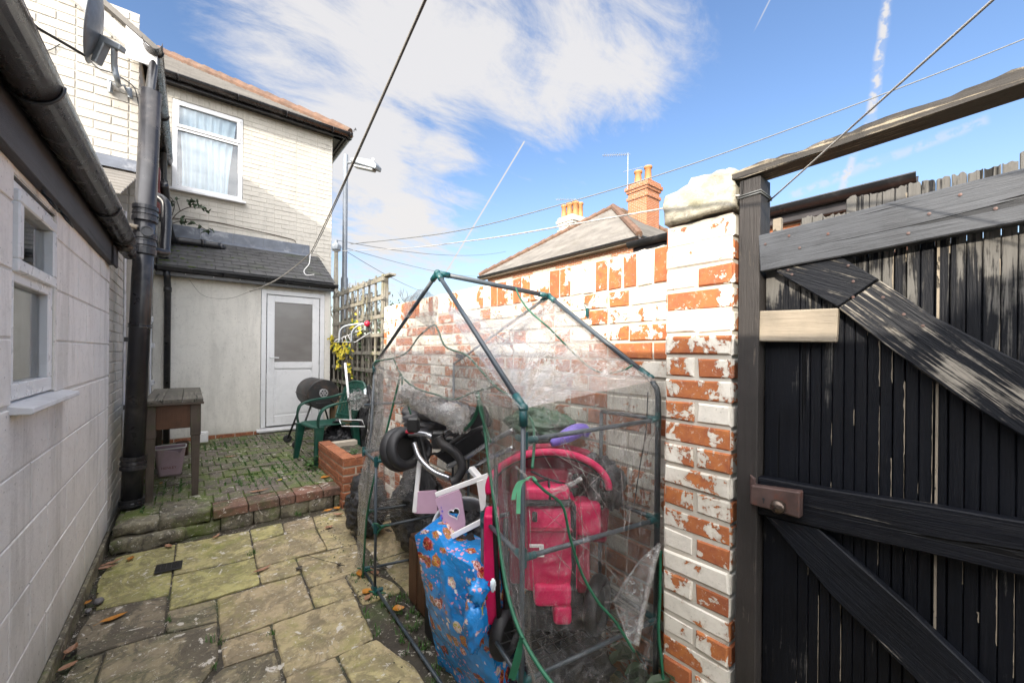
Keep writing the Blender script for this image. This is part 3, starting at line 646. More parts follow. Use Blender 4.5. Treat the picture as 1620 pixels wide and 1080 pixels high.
# wall proper: remove the solid behind the window by keeping it 10 cm back
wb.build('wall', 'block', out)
pl = MB(); pl.box((XW, -1.5, -.03), (XW + .022, 4.1, .085)); pl.build('plinth', 'stepstone', out, bevel=.006)
fz = MB(); fz.prism([(XW - .02, -1.5, 2.00), (XW + .035, -1.5, 2.00), (XW + .035, -1.5, 2.17), (XW - .02, -1.5, 2.17)], (0, 5.56, 0)); fz.build('fascia', 'fascia', out, bevel=.003)
so_ = MB(); so_.box((XW + .0355, 3.90, 1.985), (XW + .05, 4.08, 2.12)); so_.build('fascia_end_plate', 'fascia', out, bevel=.003)
def gutter(name, p0, p1, r, mat, parent, joints=(), side=1, brack='blackpipe', openup=True):
    p0 = Vector(p0); p1 = Vector(p1); t = (p1 - p0).normalized(); s = t.cross(Z_).normalized() * side; mb = MB(); n = 14; L = (p1 - p0).length
    for (rr) in (r, r - .003):
        b = len(mb.v)
        for q in (p0, p1):
            for k in range(n + 1):
                a = math.pi * k / n; mb.v.append(q + s * math.cos(a) * rr - Z_ * math.sin(a) * rr * 1.1)
        for k in range(n): mb.face(b + k, b + k + 1, b + n + 2 + k, b + n + 1 + k)
    k = 2 * (n + 1)
    for q in range(2):
        for i in range(n): mb.face(q * (n + 1) + i, q * (n + 1) + i + 1, k + q * (n + 1) + i + 1, k + q * (n + 1) + i)
    for e in (0, n): mb.face(e, n + 1 + e, k + n + 1 + e, k + e)
    for sgn in (1, -1):
        b0 = len(mb.v); e = s * r * sgn; mb.v += [p0 + e + s * sgn * .004, p1 + e + s * sgn * .004, p1 + e + s * sgn * .004 - Z_ * .01, p0 + e + s * sgn * .004 - Z_ * .01]; mb.face(b0, b0 + 1, b0 + 2, b0 + 3)
    o = mb.build(name, mat, parent, smooth=True)
    for j in joints:
        q = p0.lerp(p1, j); m2 = MB(); ring = [q + s * math.cos(math.pi * k / 16) * (r + .003) - Z_ * math.sin(math.pi * k / 16) * (r * 1.1 + .003) for k in range(17)]
        m2.tube(ring, .0055, 6); m2.build('gutter_union', brack, o, smooth=True)
    return o
gt = gutter('gutter', (-.372, -1.5, 2.215), (-.372, 4.06, 2.195), .062, 'gutterold', out, (.15, .45, .60, .835, .965))
eb = MB(); eb.tube(bez([(-.372, 4.0, 2.15), (-.372, 4.08, 2.145), (-.365, 4.14, 2.135), (-.36, 4.20, 2.12)], 6), [.052] * 12 + [.045] * 7, 14); eb.build('gutter_outlet', 'gutterold', gt, smooth=True)
rf = MB(); rf.prism([(-.40, -1.6, 2.235), (-3.1, -1.6, 2.75), (-3.1, -1.6, 2.79), (-.40, -1.6, 2.262)], (0, 5.68, 0)); rf.build('roof', 'slate', out)
def upvc_window(name, parent, O, U, N, w, h, split, fr=.055, mat='upvc', sill=None, depth=.06, opener=True, glassm='glass'):
    """frame with a top-hung light above a fixed pane; O lower corner on the outer face"""
    V = Z_; f = MB()
    for (a, b, c, d) in ((0, w, 0, fr), (0, w, h - fr, h), (0, fr, fr, h - fr), (w - fr, w, fr, h - fr), (fr, w - fr, split - fr / 2, split + fr / 2)): f.frame(O, U, V, N, a, b, c, d, -depth, 0)
    fo = f.build(name, mat, parent, bevel=.004)
    g = MB(); g.frame(O, U, V, N, fr, w - fr, fr, split - fr / 2, -.030, -.026); g.frame(O, U, V, N, fr * 1.1, w - fr * 1.1, split + fr * .6, h - fr * 1.1, -.016, -.012); g.build('pane', glassm, fo)
    if opener:
        s_ = MB(); e = fr * .55; a0, a1, b0, b1 = fr * .55, w - fr * .55, split + fr * .1, h - fr * .55; t = fr * .75
        for (a, b, c, d) in ((a0, a1, b0, b0 + t), (a0, a1, b1 - t, b1), (a0, a0 + t, b0 + t, b1 - t), (a1 - t, a1, b0 + t, b1 - t)): s_.frame(O, U, V, N, a, b, c, d, -.03, .018)
        s_.build('sash', mat, fo, bevel=.005)
    if sill:
        s2 = MB(); s2.frame(O, U, V, N, -sill, w + sill, -.035, -.003, -.05, .06); s2.build('sill', mat, fo, bevel=.004)
    return fo
ow = upvc_window('window', out, Vector((XW - .005, win[0], win[2] + .012)), Y_, X_, win[1] - win[0] - .012, win[3] - win[2] - .02, .43, fr=.058, sill=None)
sl_ = MB(); sl_.prism([(XW - .03, win[0] - .02, win[2] + .008), (XW + .055, win[0] - .02, win[2] - .008), (XW + .058, win[0] - .02, win[2] - .026), (XW + .05, win[0] - .02, win[2] - .03), (XW - .03, win[0] - .02, win[2] - .028)], (0, win[1] - win[0] + .16, 0)); sl_.build('sill', 'upvcdirty', ow, bevel=.003)
rv = MB(); rv.box((XW - .06, win[1] - .011, win[2] + .01), (XW + .001, win[1] + .035, win[3])); rv.build('render_reveal', 'render', ow, bevel=.003)
for yh in (2.30, 2.55):
    hb = MB(); P = Vector((XW + .02, yh, 1.985)); hb.tube([P, P + Vector((.03, -.03, -.03)), P + Vector((.035, .05, -.05))], .004, 6); hb.tube([P + Vector((0, .0, .01)), P + Vector((.012, .055, -.02)), P + Vector((.035, .05, -.05))], .004, 6); hb.build('hinge', 'hinge', ow, smooth=True)
rm_ = MB(); rm_.box((XW - .099, win[0] - .02, win[2] - .05), (XW - .095, win[1] + .02, win[3] + .05)); rm_.build('interior', 'room', ow)

# ================================================================== THE WHITE BRICK HOUSE
hs = thing('brick_house', 'two storey cream painted brick house with tiled hip roof and white door below', 'house', (-.35, 5.1, 0))
# rear wing (stands nearer)
wg = MB(); cx = -.385
brickwork(wg, Vector((-3.6, 5.1, 2.5)), X_, Z_, -Y_, 3.6 + cx, 2.0, .225, .0765, .011, .006, course0=1, bond='flemish', bev=.003)
brickwork(wg, Vector((cx, 5.1, PZ)), Y_, Z_, X_, 2.9, 4.0, .225, .0765, .011, .006)
wg.box((-3.6, 5.12, 0), (cx - .005, 8.0, 4.15)); wg.box((-3.6, 5.105, 0), (cx - .004, 5.13, 2.5))
# link wall with the block outhouse
brickwork(wg, Vector((-.46, 4.10, .0)), Y_, Z_, X_, .97, 2.62, .225, .0765, .011, .006)
wg.box((-1.2, 4.105, 0), (-.4605, 5.098, 2.62))
wg.prism([(cx - .006, 5.1005, 4.14), (-2.12, 5.1005, 5.34), (-3.6, 5.1005, 4.30), (-3.6, 5.1005, 4.14)], (0, 2.8, 0))
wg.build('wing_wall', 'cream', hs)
rf = MB(); rf.prism([(-.24, 5.02, 4.16), (-2.12, 5.02, 5.475), (-2.12, 5.02, 5.53), (-.24, 5.02, 4.215)], (0, 3.9, 0)); rf.prism([(-2.12, 5.02, 5.475), (-4.2, 5.02, 4.0), (-4.2, 5.02, 4.05), (-2.12, 5.02, 5.53)], (0, 3.9, 0))
rf.build('wing_roof', 'slatesun', hs)
vb = MB(); vb.prism([(-.30, 5.03, 4.02), (-.30, 5.03, 4.15), (-2.12, 5.03, 5.46), (-2.12, 5.03, 5.31)], (0, .06, 0)); vb.build('bargeboard', 'upvcdirty', hs)
vp = MB(); vp.prism([(-.255, 5.018, 4.02), (-.255, 5.018, 4.16), (-.47, 5.018, 4.31), (-.47, 5.018, 4.02)], (0, .012, 0)); vp.build('eaves_plate', 'white', hs, bevel=.003)
# small tiled canopy over the link
cn = MB()
for i in range(8):
    z0 = 2.62 + i * .05; y0 = 4.42 + i * .085; cn.cur = R.random(); cn.hexa([(-1.2, y0, z0), (-.43 + i * .008, y0, z0), (-.43 + i * .008, y0 + .2, z0 + .09), (-1.2, y0 + .2, z0 + .09), (-1.2, y0, z0 + .016), (-.43 + i * .008, y0, z0 + .016), (-.43 + i * .008, y0 + .2, z0 + .106), (-1.2, y0 + .2, z0 + .106)])
cn.build('link_canopy', 'slatesun', hs, bevel=.003)
cf = MB(); cf.prism([(-1.2, 5.085, 3.03), (-1.2, 5.04, 3.02), (-1.2, 5.05, 3.09), (-1.2, 5.09, 3.14)], (.84, 0, 0)); cf.build('flashing', 'lead', hs)
# upper rear wall
Y2 = 8.0; X2 = 2.05
uw = MB(); W0, W1, V0, V1 = -.235, .665, 3.845, 5.205
cz = 2.6; ch = .0765
def up(x0, x1, z0, z1, **k):
    c0 = int(round((z0 - cz) / ch)); brickwork(uw, Vector((x0, Y2, cz + c0 * ch)), X_, Z_, -Y_, x1 - x0, z1 - (cz + c0 * ch), .225, ch, .011, .006, course0=c0, bond='flemish', bev=.0025, **k)
zs = cz + round((V0 - cz) / ch) * ch
up(-.45, W0, 2.6, 5.42); up(W0, W1, 2.6, zs - .001); up(W1, X2, 2.6, 5.42)
brickwork(uw, Vector((W0 - .12, Y2, V1 + .004)), X_, Z_, -Y_, W1 - W0 + .24, .215, .225, .072, .009, .008, soldier=.215, bev=.003)
brickwork(uw, Vector((X2, Y2, 0)), Y_, Z_, X_, 4.5, 5.42, .225, ch, .010, .004)
uw.box((-3.6, Y2 + .12, 0), (X2 - .001, 12.5, 5.42)); uw.box((-3.6, Y2 + .001, 2.0), (W0 - .001, Y2 + .12, 5.42)); uw.box((W1 + .001, Y2 + .001, 2.0), (X2 - .001, Y2 + .12, 5.42)); uw.box((W0 - .001, Y2 + .001, 2.0), (W1 + .001, Y2 + .12, V0 - .005)); uw.box((W0 - .001, Y2 + .001, V1 + .005), (W1 + .001, Y2 + .12, 5.42))
uw.build('upper_wall', 'cream', hs)
hw = upvc_window('window', hs, Vector((W0 + .005, Y2 - .008, V0 + .005)), X_, -Y_, W1 - W0 - .01, V1 - V0 - .01, .93, fr=.062)
s2 = MB(); s2.box((W0 - .03, Y2 - .09, V0 - .04), (W1 + .04, Y2 + .02, V0 - .004)); s2.build('sill', 'upvcdirty', hw, bevel=.004)
def curt(u, v):
    e_ = .03 + .09 * (1 - v); x = W0 + .05 + e_ * .6 + (W1 - W0 - .12 - e_ * 1.6) * u + .02 * math.sin(v * 3 + u * 4); return (x, Y2 + .060 + .026 * math.sin(u * 40 + math.sin(v * 2.5 + u * 7) * 1.4) + .012 * mn.noise(Vector((u * 9, v * 2, 0))), V0 + .05 + (V1 - V0 - .1) * v)
MB().grid(curt, 160, 12).build('curtain', 'curtain', hw, smooth=True)
dk = MB(); dk.box((W0, Y2 + .113, V0), (W1, Y2 + .117, V1)); dk.build('interior', 'dark', hw)
# hipped main roof
EZ = 5.44; rx, ry = 2.30, 7.78; sl7 = .64
rt = MB(); nrow = 34; rows = 3.5
def tilerow(mb, i):
    s0 = rows * i / nrow; s1 = rows * (i + 1) / nrow + .03; z0 = EZ + s0 * sl7; z1 = EZ + s1 * sl7; x1 = rx - s0; n = max(1, int((x1 + 4.2) / .17))
    for k in range(n):
        a = -4.2 + (x1 + 4.2) * k / n; b = -4.2 + (x1 + 4.2) * (k + 1) / n - .004; q = len(mb.v); mb.cur = R.random(); d = R.uniform(0, .006); bx = min(b, rx - s1 + .03)
        mb.v += [Vector((a, ry + s0, z0 + d)), Vector((b, ry + s0, z0 + d)), Vector((b, ry + s0, z0 + .018 + d)), Vector((a, ry + s0, z0 + .018 + d)), Vector((a, ry + s1, z1)), Vector((bx, ry + s1, z1))]
        mb.face(q, q + 1, q + 2, q + 3); mb.face(q + 3, q + 2, q + 5, q + 4)
for i in range(nrow): tilerow(rt, i)
ap = Vector((rx - 3.5, ry + 3.5, EZ + 3.5 * sl7)); c1 = Vector((rx, ry, EZ)); c2 = Vector((rx, ry + 7, EZ)); k = len(rt.v)
rt.v += [c1, c2, ap, Vector((-4.2, ry + 3.5, ap.z)), Vector((-4.2, ry + 7, EZ)), Vector((-4.2, ry, EZ))]; rt.face(k, k + 1, k + 2); rt.face(k + 2, k + 1, k + 4, k + 3); rt.face(k + 5, k + 4, k + 1, k)
rt.build('roof', 'slatesun', hs)
hp = MB(); d = (ap - c1); n = 15
for i in range(n):
    hp.cur = R.random(); a = c1 + d * (i / n) + Vector((0, 0, .02)); b = c1 + d * ((i + 1.12) / n) + Vector((0, 0, .035)); hp.tube([a, b], [.085, .095], 10)
d2 = Vector((-1, 0, 0))
for i in range(8): hp.cur = R.random(); a = ap + d2 * (i * .35) + Vector((0, 0, .02)); hp.tube([a, a + d2 * .38], [.085, .095], 10)
hp.build('hip_tiles', 'terracotta', hs, smooth=False)
ev = MB(); ev.box((-.5, Y2 - .17, EZ - .065), (2.2, Y2 - .01, EZ - .04)); ev.box((X2 + .005, Y2 - .17, EZ - .065), (2.24, Y2 + 5, EZ - .04)); ev.build('soffit', 'blackpipe', hs)
fa = MB(); fa.box((-.5, Y2 - .19, EZ - .10), (2.24, Y2 - .171, EZ - .0)); fa.box((2.2005, Y2 - .169, EZ - .10), (2.225, Y2 + 5, EZ - .0)); fa.build('fascia', 'blackpipe', hs)
g2 = gutter('gutter', (-.5, Y2 - .255, EZ - .0), (2.33, Y2 - .255, EZ - .01), .062, 'gutterold', hs, (.12, .38, .62, .88, .985), side=-1)
g3 = gutter('side_gutter', (2.30, Y2 - .25, EZ - .02), (2.30, Y2 + 5, EZ - .02), .058, 'gutterold', hs, (.02,))
fi = MB(); fi.tube(bez([(2.36, Y2 - .25, EZ + .05), (2.37, Y2 - .26, EZ + .10), (2.40, Y2 - .26, EZ + .09), (2.385, Y2 - .26, EZ + .13)], 5), .007, 6); fi.build('gutter_hook', 'hinge', hs)
# gutter of the wing, its downpipe and the maroon box
g4 = gutter('wing_gutter', (-.285, 4.90, 4.20), (-.285, 7.9, 4.22), .070, 'gutterold', hs, (.05, .5))
dp = MB(); dp.tube(bez([(-.305, 7.45, 4.16), (-.305, 7.5, 4.0), (-.31, 7.55, 3.7), (-.31, 7.55, 3.45), (-.31, 7.55, 3.2)], 6), .040, 12); dp.lathe((-.31, 7.55, 3.72), Z_, [(0, .04), (0, .052), (.07, .052), (.07, .04)], 14); dp.build('downpipe', 'blackpipe', hs, smooth=True)
mx_ = MB(); mx_.box((-.383, 6.25, 3.02), (-.285, 6.42, 3.52)); mx_.build('maroon_box', 'maroon', hs, bevel=.006)
w2 = MB(); w2.tube(bez([(-.26, 6.3, 3.35), (-.25, 6.4, 3.30), (-.235, 6.9, 3.05), (-.20, 7.55, 2.98), (-.1, 7.6, 2.985), (.35, 7.66, 3.0)], 8), .050, 14); w2.lathe((.12, 7.63, 2.995), (1, .07, .03), [(0, .05), (0, .062), (.05, .062), (.05, .05)], 14)
w2.tube([(.35, 7.66, 3.0), (.38, 7.72, 2.99), (.385, 7.80, 2.95)], [.05, .052, .05], 14); w2.build('waste_pipe', 'blackpipe', hs, smooth=True)
# porch with its slate roof and the white door
YP = 7.03; XP = 1.80
pw = MB(); D0, D1, DT = .83, 1.705, 2.315
pw.box((-.38, YP, PZ - .05), (D0 - .004, YP + .12, 2.52)); pw.box((D1 + .004, YP, PZ - .05), (XP, YP + .12, 2.52)); pw.box((D0 - .004, YP, DT + .004), (D1 + .004, YP + .12, 2.52)); pw.box((XP - .12, YP + .12, 0), (XP, Y2, 2.55)); pw.box((D0 - .004, YP + .001, PZ - .05), (D1 + .004, YP + .12, PZ + .02))
pw.prism([(XP - .118, YP + .12, 2.52), (XP - .118, Y2, 2.52), (XP - .118, Y2, 3.05)], (.117, 0, 0))
pw.build('porch_wall', 'render', hs, bevel=.004)
bc = MB(); brickwork(bc, Vector((-.38, YP - .012, PZ - .03)), X_, Z_, -Y_, 1.2, .08, .225, .075, .01, .006); bc.build('brick_base', 'planterbrick', hs)
pr = MB(); PA = Vector((0, 6.86, 2.49)); PB = Vector((0, 8.0, 3.13)); nr = 9
for i in range(nr):
    t0 = i / nr; t1 = (i + 1.35) / nr; a = PA.lerp(PB, t0); b = PA.lerp(PB, min(t1, 1)); x = -.33 + (.1 if i % 2 else 0)
    while x < XP + .02:
        x1 = min(x + .2, XP + .03); pr.cur = R.random(); z = R.uniform(.0, .005)
        pr.hexa([(x + .0025, a.y, a.z + z), (x1 - .0025, a.y, a.z + z), (x1 - .0025, b.y, b.z - .012), (x + .0025, b.y, b.z - .012), (x + .0025, a.y, a.z + .013 + z), (x1 - .0025, a.y, a.z + .013 + z), (x1 - .0025, b.y, b.z + .001), (x + .0025, b.y, b.z + .001)]); x = x1
pr.build('porch_roof', 'slate', hs, bevel=.002)
ud = MB(); ud.prism([(-.34, 6.87, 2.478), (-.34, 8.0, 3.112), (-.34, 8.0, 3.06), (-.34, 6.87, 2.44)], (XP + .35, 0, 0)); ud.build('porch_roof_boarding', 'fascia', hs)
ms = MB()
for _ in range(150):
    i = R.randint(0, 8); a = PA.lerp(PB, i / nr); x = -.32 + abs(R.gauss(0, .28)); r = R.uniform(.006, .022)
    if x < XP: ms.blob((x, a.y + .01, a.z + .012), (r * 1.4, r * .7, r * .45), .2, 3, x * 9, 8, 5)
tag(ms.build('roof_moss', 'moss', hs, smooth=True), kind='stuff')
fl = MB()
x = -.3
while x < 1.66: x1 = x + .42; fl.prism([(x, 7.985, 3.10), (x, 7.90, 3.085), (x, 7.905, 3.092), (x, 7.975, 3.135), (x, 7.98, 3.30), (x, 7.99, 3.30)], (min(x1, 1.68) - x - .003, 0, 0)); x = x1
fl.build('flashing', 'lead', hs)
pf = MB(); pf.box((-.35, 6.875, 2.36), (XP + .02, 6.93, 2.475)); pf.box((-.35, 6.931, 2.40), (XP, 7.029, 2.42)); pf.build('porch_fascia', 'blackpipe', hs, bevel=.003)
g5 = gutter('porch_gutter', (-.37, 6.82, 2.475), (XP + .05, 6.82, 2.46), .052, 'blackpipe', hs, (.02, .33, .66, .98), side=-1)
pd_ = MB(); pd_.tube([(-.24, 6.84, 2.42), (-.235, 6.93, 2.30), (-.23, 6.965, 2.22), (-.23, 6.97, PZ + .0)], .036, 14); pd_.lathe((-.23, 6.967, 2.16), Z_, [(0, .036), (0, .043), (.06, .043), (.06, .036)], 14); pd_.build('porch_downpipe', 'blackpipe', hs, smooth=True)
for i in range(7): sc_ = MB(); sc_.blob((-.05 + i * .30, 6.872, 2.40), (.007, .004, .007), 0, 1, 0, 8, 6); sc_.build('screw', 'white', hs)
door = MB(); dz = PZ + .075
for (a, b, c, d) in ((D0, D0 + .065, dz, DT), (D1 - .065, D1, dz, DT), (D0 + .065, D1 - .065, DT - .065, DT)): door.box((a, YP - .012, c), (b, YP + .06, d))
dfr = door.build('door_frame', 'upvc', hs, bevel=.004)
dr = MB(); a0, a1 = D0 + .075, D1 - .075; mid = 1.13
for (a, b, c, d) in ((a0, a0 + .10, dz + .02, DT - .075), (a1 - .10, a1, dz + .02, DT - .075), (a0 + .1, a1 - .1, DT - .175, DT - .075), (a0 + .1, a1 - .1, mid, mid + .10), (a0 + .1, a1 - .1, dz + .02, dz + .17)): dr.box((a, YP - .002, c), (b, YP + .05, d))
dr.box((a0 + .1, YP + .016, dz + .17), (a1 - .1, YP + .03, mid)); dr.box((a0 + .125, YP + .008, dz + .195), (a1 - .125, YP + .02, mid - .025))
do = dr.build('door', 'upvc', hs, bevel=.005, seg=2)
dg = MB(); dg.box((a0 + .1, YP + .018, mid + .1), (a1 - .1, YP + .026, DT - .175)); dg.build('frosted_pane', 'frosted', do)
hd = MB(); hd.box((a0 + .030, YP - .010, 1.13), (a0 + .058, YP - .003, 1.36)); hd.tube([(a0 + .044, YP - .005, 1.30), (a0 + .044, YP - .045, 1.30), (a0 + .155, YP - .045, 1.295)], .009, 8); hd.build('handle', 'upvc', do, bevel=.002)
ds = MB(); ds.prism([(D0 - .05, YP - .075, PZ + .02), (D0 - .05, YP - .075, PZ + .05), (D0 - .05, YP + .05, PZ + .075), (D0 - .05, YP + .05, PZ + .02)], (D1 - D0 + .09, 0, 0)); ds.build('threshold', 'upvcdirty', hs, bevel=.004)
# big soil pipe in front of the wing corner
p0 = Vector((-.345, 4.30, PZ)); p1 = Vector((-.255, 4.32, 3.45)); q = lambda t: p0.lerp(p1, t)
sp_ = MB(); sp_.tube([q(0), q(1)], .065, 24); stk = sp_.build('soil_pipe', 'blackpipe', hs, smooth=True)
for (z, h, r) in ((.30, .10, .080), (1.40, .03, .072), (1.98, .16, .082), (2.24, .12, .080), (.02, .05, .077)):
    t = z / 3.28; m3 = MB(); A = (p1 - p0).normalized(); m3.lathe(q(t), A, [(0, .064), (0, r), (h * .25, r), (h * .28, r - .006), (h * .38, r - .006), (h * .42, r), (h * .6, r - .002), (h * .64, r - .008), (h * .72, r - .008), (h * .76, r), (h, r), (h, .064)], 24); m3.build('pipe_collar', 'blackpipe', stk, smooth=False)
m3 = MB(); c = q(.655); m3.lathe(c + Vector((.02, -.085, 0)), (.1, -1, 0), [(-.03, .040), (.012, .040), (.012, .032), (.002, .030), (.002, .001)], 18); m3.build('access_cap', 'blackpipe', stk)
sv = MB(); sv.lathe(p1 - Vector((0, 0, .005)), Z_, [(0, .065), (.005, .065), (.005, .057), (-.12, .060), (-.12, .001)], 24); sv.build('open_end', 'blackpipe', stk)
for dx_ in (.03,): sv = MB(); sv.tube(bez([(-.315 + dx_, 5.06, 4.14), (-.315 + dx_, 5.02, 4.0), (-.32 + dx_, 4.75, 3.62), (-.31 + dx_, 4.50, 3.30), (-.31 + dx_, 4.48, 2.4)], 5), .036, 14); sv.build('branch_pipe', 'blackpipe', stk, smooth=True)
ot = MB(); ot.tube(bez([q(.62) + Vector((.05, .05, 0)), q(.62) + Vector((.12, .10, 0)), q(.60) + Vector((.125, .12, .12)), q(.66) + Vector((.125, .14, .12)), q(.72) + Vector((.11, .15, .1)), q(.72) + Vector((.02, .2, .16))], 6), .035, 12); ot.build('branch_pipe', 'blackpipe', stk, smooth=True)
ot = MB(); ot.tube([(-.45, 4.28, 2.34), (-.39, 4.24, 2.35), (-.32, 4.22, 2.335)], [.020, .016, .019], 8); ot.build('foam_stub', 'palewood', stk, smooth=True)
for z_ in (1.46, .93): pc = MB(); pc.box((-.40, 4.34, z_), (-.30, 4.37, z_ + .035)); pc.build('pipe_clip', 'blackpipe', stk)
# small fittings on the side wall of the wing
ft = MB()
for (y_, z_, s_) in ((6.55, 1.0, .05), (6.6, 1.45, .06), (6.3, 1.75, .03), (5.6, 1.2, .04)): ft.box((cx, y_ - s_, z_ - .03), (cx + .05, y_ + s_, z_ + .03))
ft.tube([(cx + .02, 6.45, .3), (cx + .02, 6.45, 2.3)], .011, 8); ft.tube([(-.445, 4.85, .3), (-.445, 4.85, 2.6)], .010, 8); ft.build('wall_pipework', 'upvcdirty', hs, bevel=.002)
# ================================================================== OUT OF VIEW: THE MAIN HOUSE, WHICH SHADES THE YARD
mh = thing('terraced_house', 'tall cream rendered house behind the block outhouse', 'house', (-4, -4, 0))
m4 = MB(); m4.box((-9, -7, 0), (-1.2, -1.62, 3.0)); m4.build('wall', 'render', mh)
m4 = MB(); m4.box((-9.2, -7.2, 3.0), (-1.0, -1.5, 3.1)); m4.build('roof', 'slate', mh)
# ================================================================== RIGHT: BOUNDARY WALL AND PILLAR
XB = 1.48
bw = thing('boundary_wall', 'long brick garden wall with flaking white paint behind the greenhouse', 'brick wall', (XB, 2, 0))
wl = MB(); brickwork(wl, Vector((XB, .70, 0)), Y_, Z_, -X_, 3.14, 1.835, .228, .0765, .012, .008, soldier=.20, bond='flemish', bev=.004, jit=.003)
wl.box((XB + .002, .70, 0), (XB + .225, 3.84, 1.83)); 
brickwork(wl, Vector((XB, 3.84, 0)), X_, Z_, Y_, .55, 1.80, .228, .0765, .012, .006)
k = len(wl.v)
for i in range(70):
    if R.random() < .75: wl.cur = R.random(); wl.cj = 1; y_ = .72 + i * .0445; wl.hexa([(XB + .004 + R.random() * .02, y_, 1.8305), (XB + .21, y_, 1.8305), (XB + .21, y_ + .044, 1.8305), (XB + .004 + R.random() * .02, y_ + .044, 1.8305), (XB + .02, y_, 1.835 + R.random() * .012), (XB + .2, y_, 1.84), (XB + .2, y_ + .044, 1.84), (XB + .02, y_ + .044, 1.835 + R.random() * .012)])
wl.cj = 0
wl.build('brickwork', 'wallpeel', bw)
pi = thing('brick_pillar', 'tall brick pillar with flaking white paint beside the black gate', 'pillar', (1.38, .69, 0))
pm = MB(); PX = 1.37; PY0, PY1 = .578, .805
brickwork(pm, Vector((PX, PY0, 0)), Y_, Z_, -X_, PY1 - PY0, 1.862, .227, .0775, .013, .0065, bond='stretcher', bev=.005, jit=.003)
brickwork(pm, Vector((PX, PY0, 0)), X_, Z_, -Y_, .227, 1.862, .227, .0775, .013, .006, course0=1, bev=.004)
brickwork(pm, Vector((PX, PY1, 0)), X_, Z_, Y_, .11, 1.862, .227, .0775, .013, .006, course0=1, bev=.004)
pm.box((PX + .001, PY0 + .001, 0), (PX + .24, PY1 - .001, 1.858)); pm.build('brickwork', 'pillarpeel', pi)
cs = MB(); cc = Vector((PX + .11, .69, 1.93))
def capf(p, d):
    m = max(abs(d.x), abs(d.y), abs(d.z)); q = Vector((d.x / m, d.y / m, d.z / m)).lerp(d, .16); hy = .130; hx = .145; top = .062 + .018 * (1 if q.y < .1 else -0.6 * q.y)
    w = Vector((q.x * hx, q.y * hy, (top if q.z > 0 else .062) * q.z)); n = mn.noise(w * 14 + Vector((3, 1, 0))) * .010 + mn.noise(w * 50) * .004
    return w + d * n
cs.blob(cc, (1, 1, 1), 0, 1, 0, 60, 36, capf); cs.build('coping_stone', 'capstone', pi, smooth=True)
# ================================================================== GATE
gx = 1.36
gf = thing('gateway', 'dark timber post with a rotten beam across the top of the black gate', 'gate frame', (1.40, .52, 0))
plank('post', (1.40, .525, -.02), (1.40, .525, 1.952), .060, .082, 'post', gf, wdir=(0, 1, 0), wear=.002, bevel=.003)
pp = MB(); pp.cur = .5
plank('post', (1.40, -1.35, -.02), (1.40, -1.35, 1.98), .060, .082, 'post', gf, wdir=(0, 1, 0), wear=.002)
# beam lies flat, ragged upper edge
b0 = Vector((1.385, .585, 1.972)); b1 = Vector((1.385, -1.4, 2.035)); bb = MB(); nn = 90; st = []
for i in range(nn + 1):
    t = i / nn; c = b0.lerp(b1, t); yy = c.y; k = len(bb.v); st.append(k); r1 = abs(mn.noise(Vector((yy * 9, 1, 1)))) * .012 + abs(mn.noise(Vector((yy * 45, 3, 1)))) * .012; r2 = mn.noise(Vector((yy * 7, 5, 5))) * .008 + abs(mn.noise(Vector((yy * 34, 8, 8)))) * .011; e = .02 if i < 3 else 0
    for (dx, dz) in ((-.032, -.017), (.050, -.017), (.050 - r1, .010), (.02, .022 - r1 * .7), (-.012, .024 - r1), (-.032 + r2 * .3, .019 - r1 - r2)): bb.v.append(Vector((c.x + dx, yy, c.z + dz * (1 - (2 - i) * .25 if i < 2 else 1))))
for i in range(nn):
    for k in range(6): bb.face(st[i] + k, st[i] + (k + 1) % 6, st[i + 1] + (k + 1) % 6, st[i + 1] + k)
bb.face(*(st[0] + k for k in range(5, -1, -1))); bb.face(*(st[-1] + k for k in range(6)))
rm = Matrix(((0, 1, 0), (-1, 0, 0), (0, 0, 1)))  # X axis along -Y
bb.build('beam', 'beam', gf, origin=b0, rot=rm)
gate = thing('timber_gate', 'black boarded gate with diagonal braces and peeling paint', 'gate', (1.40, .47, 0))
bd = MB(); yb = .492; sliv = MB()
def boardtop(px_): return 0
tops = [(.476, .355, 1.72), (.355, .30, 1.735), (.30, .245, 1.775), (.245, .19, 1.79), (.19, .085, 1.83), (.085, -.02, 1.845), (-.02, -.5, 1.90)]
bx0, bx1 = 1.402, 1.420; ds_ = [.092] + [.0245] * 90; i = 0
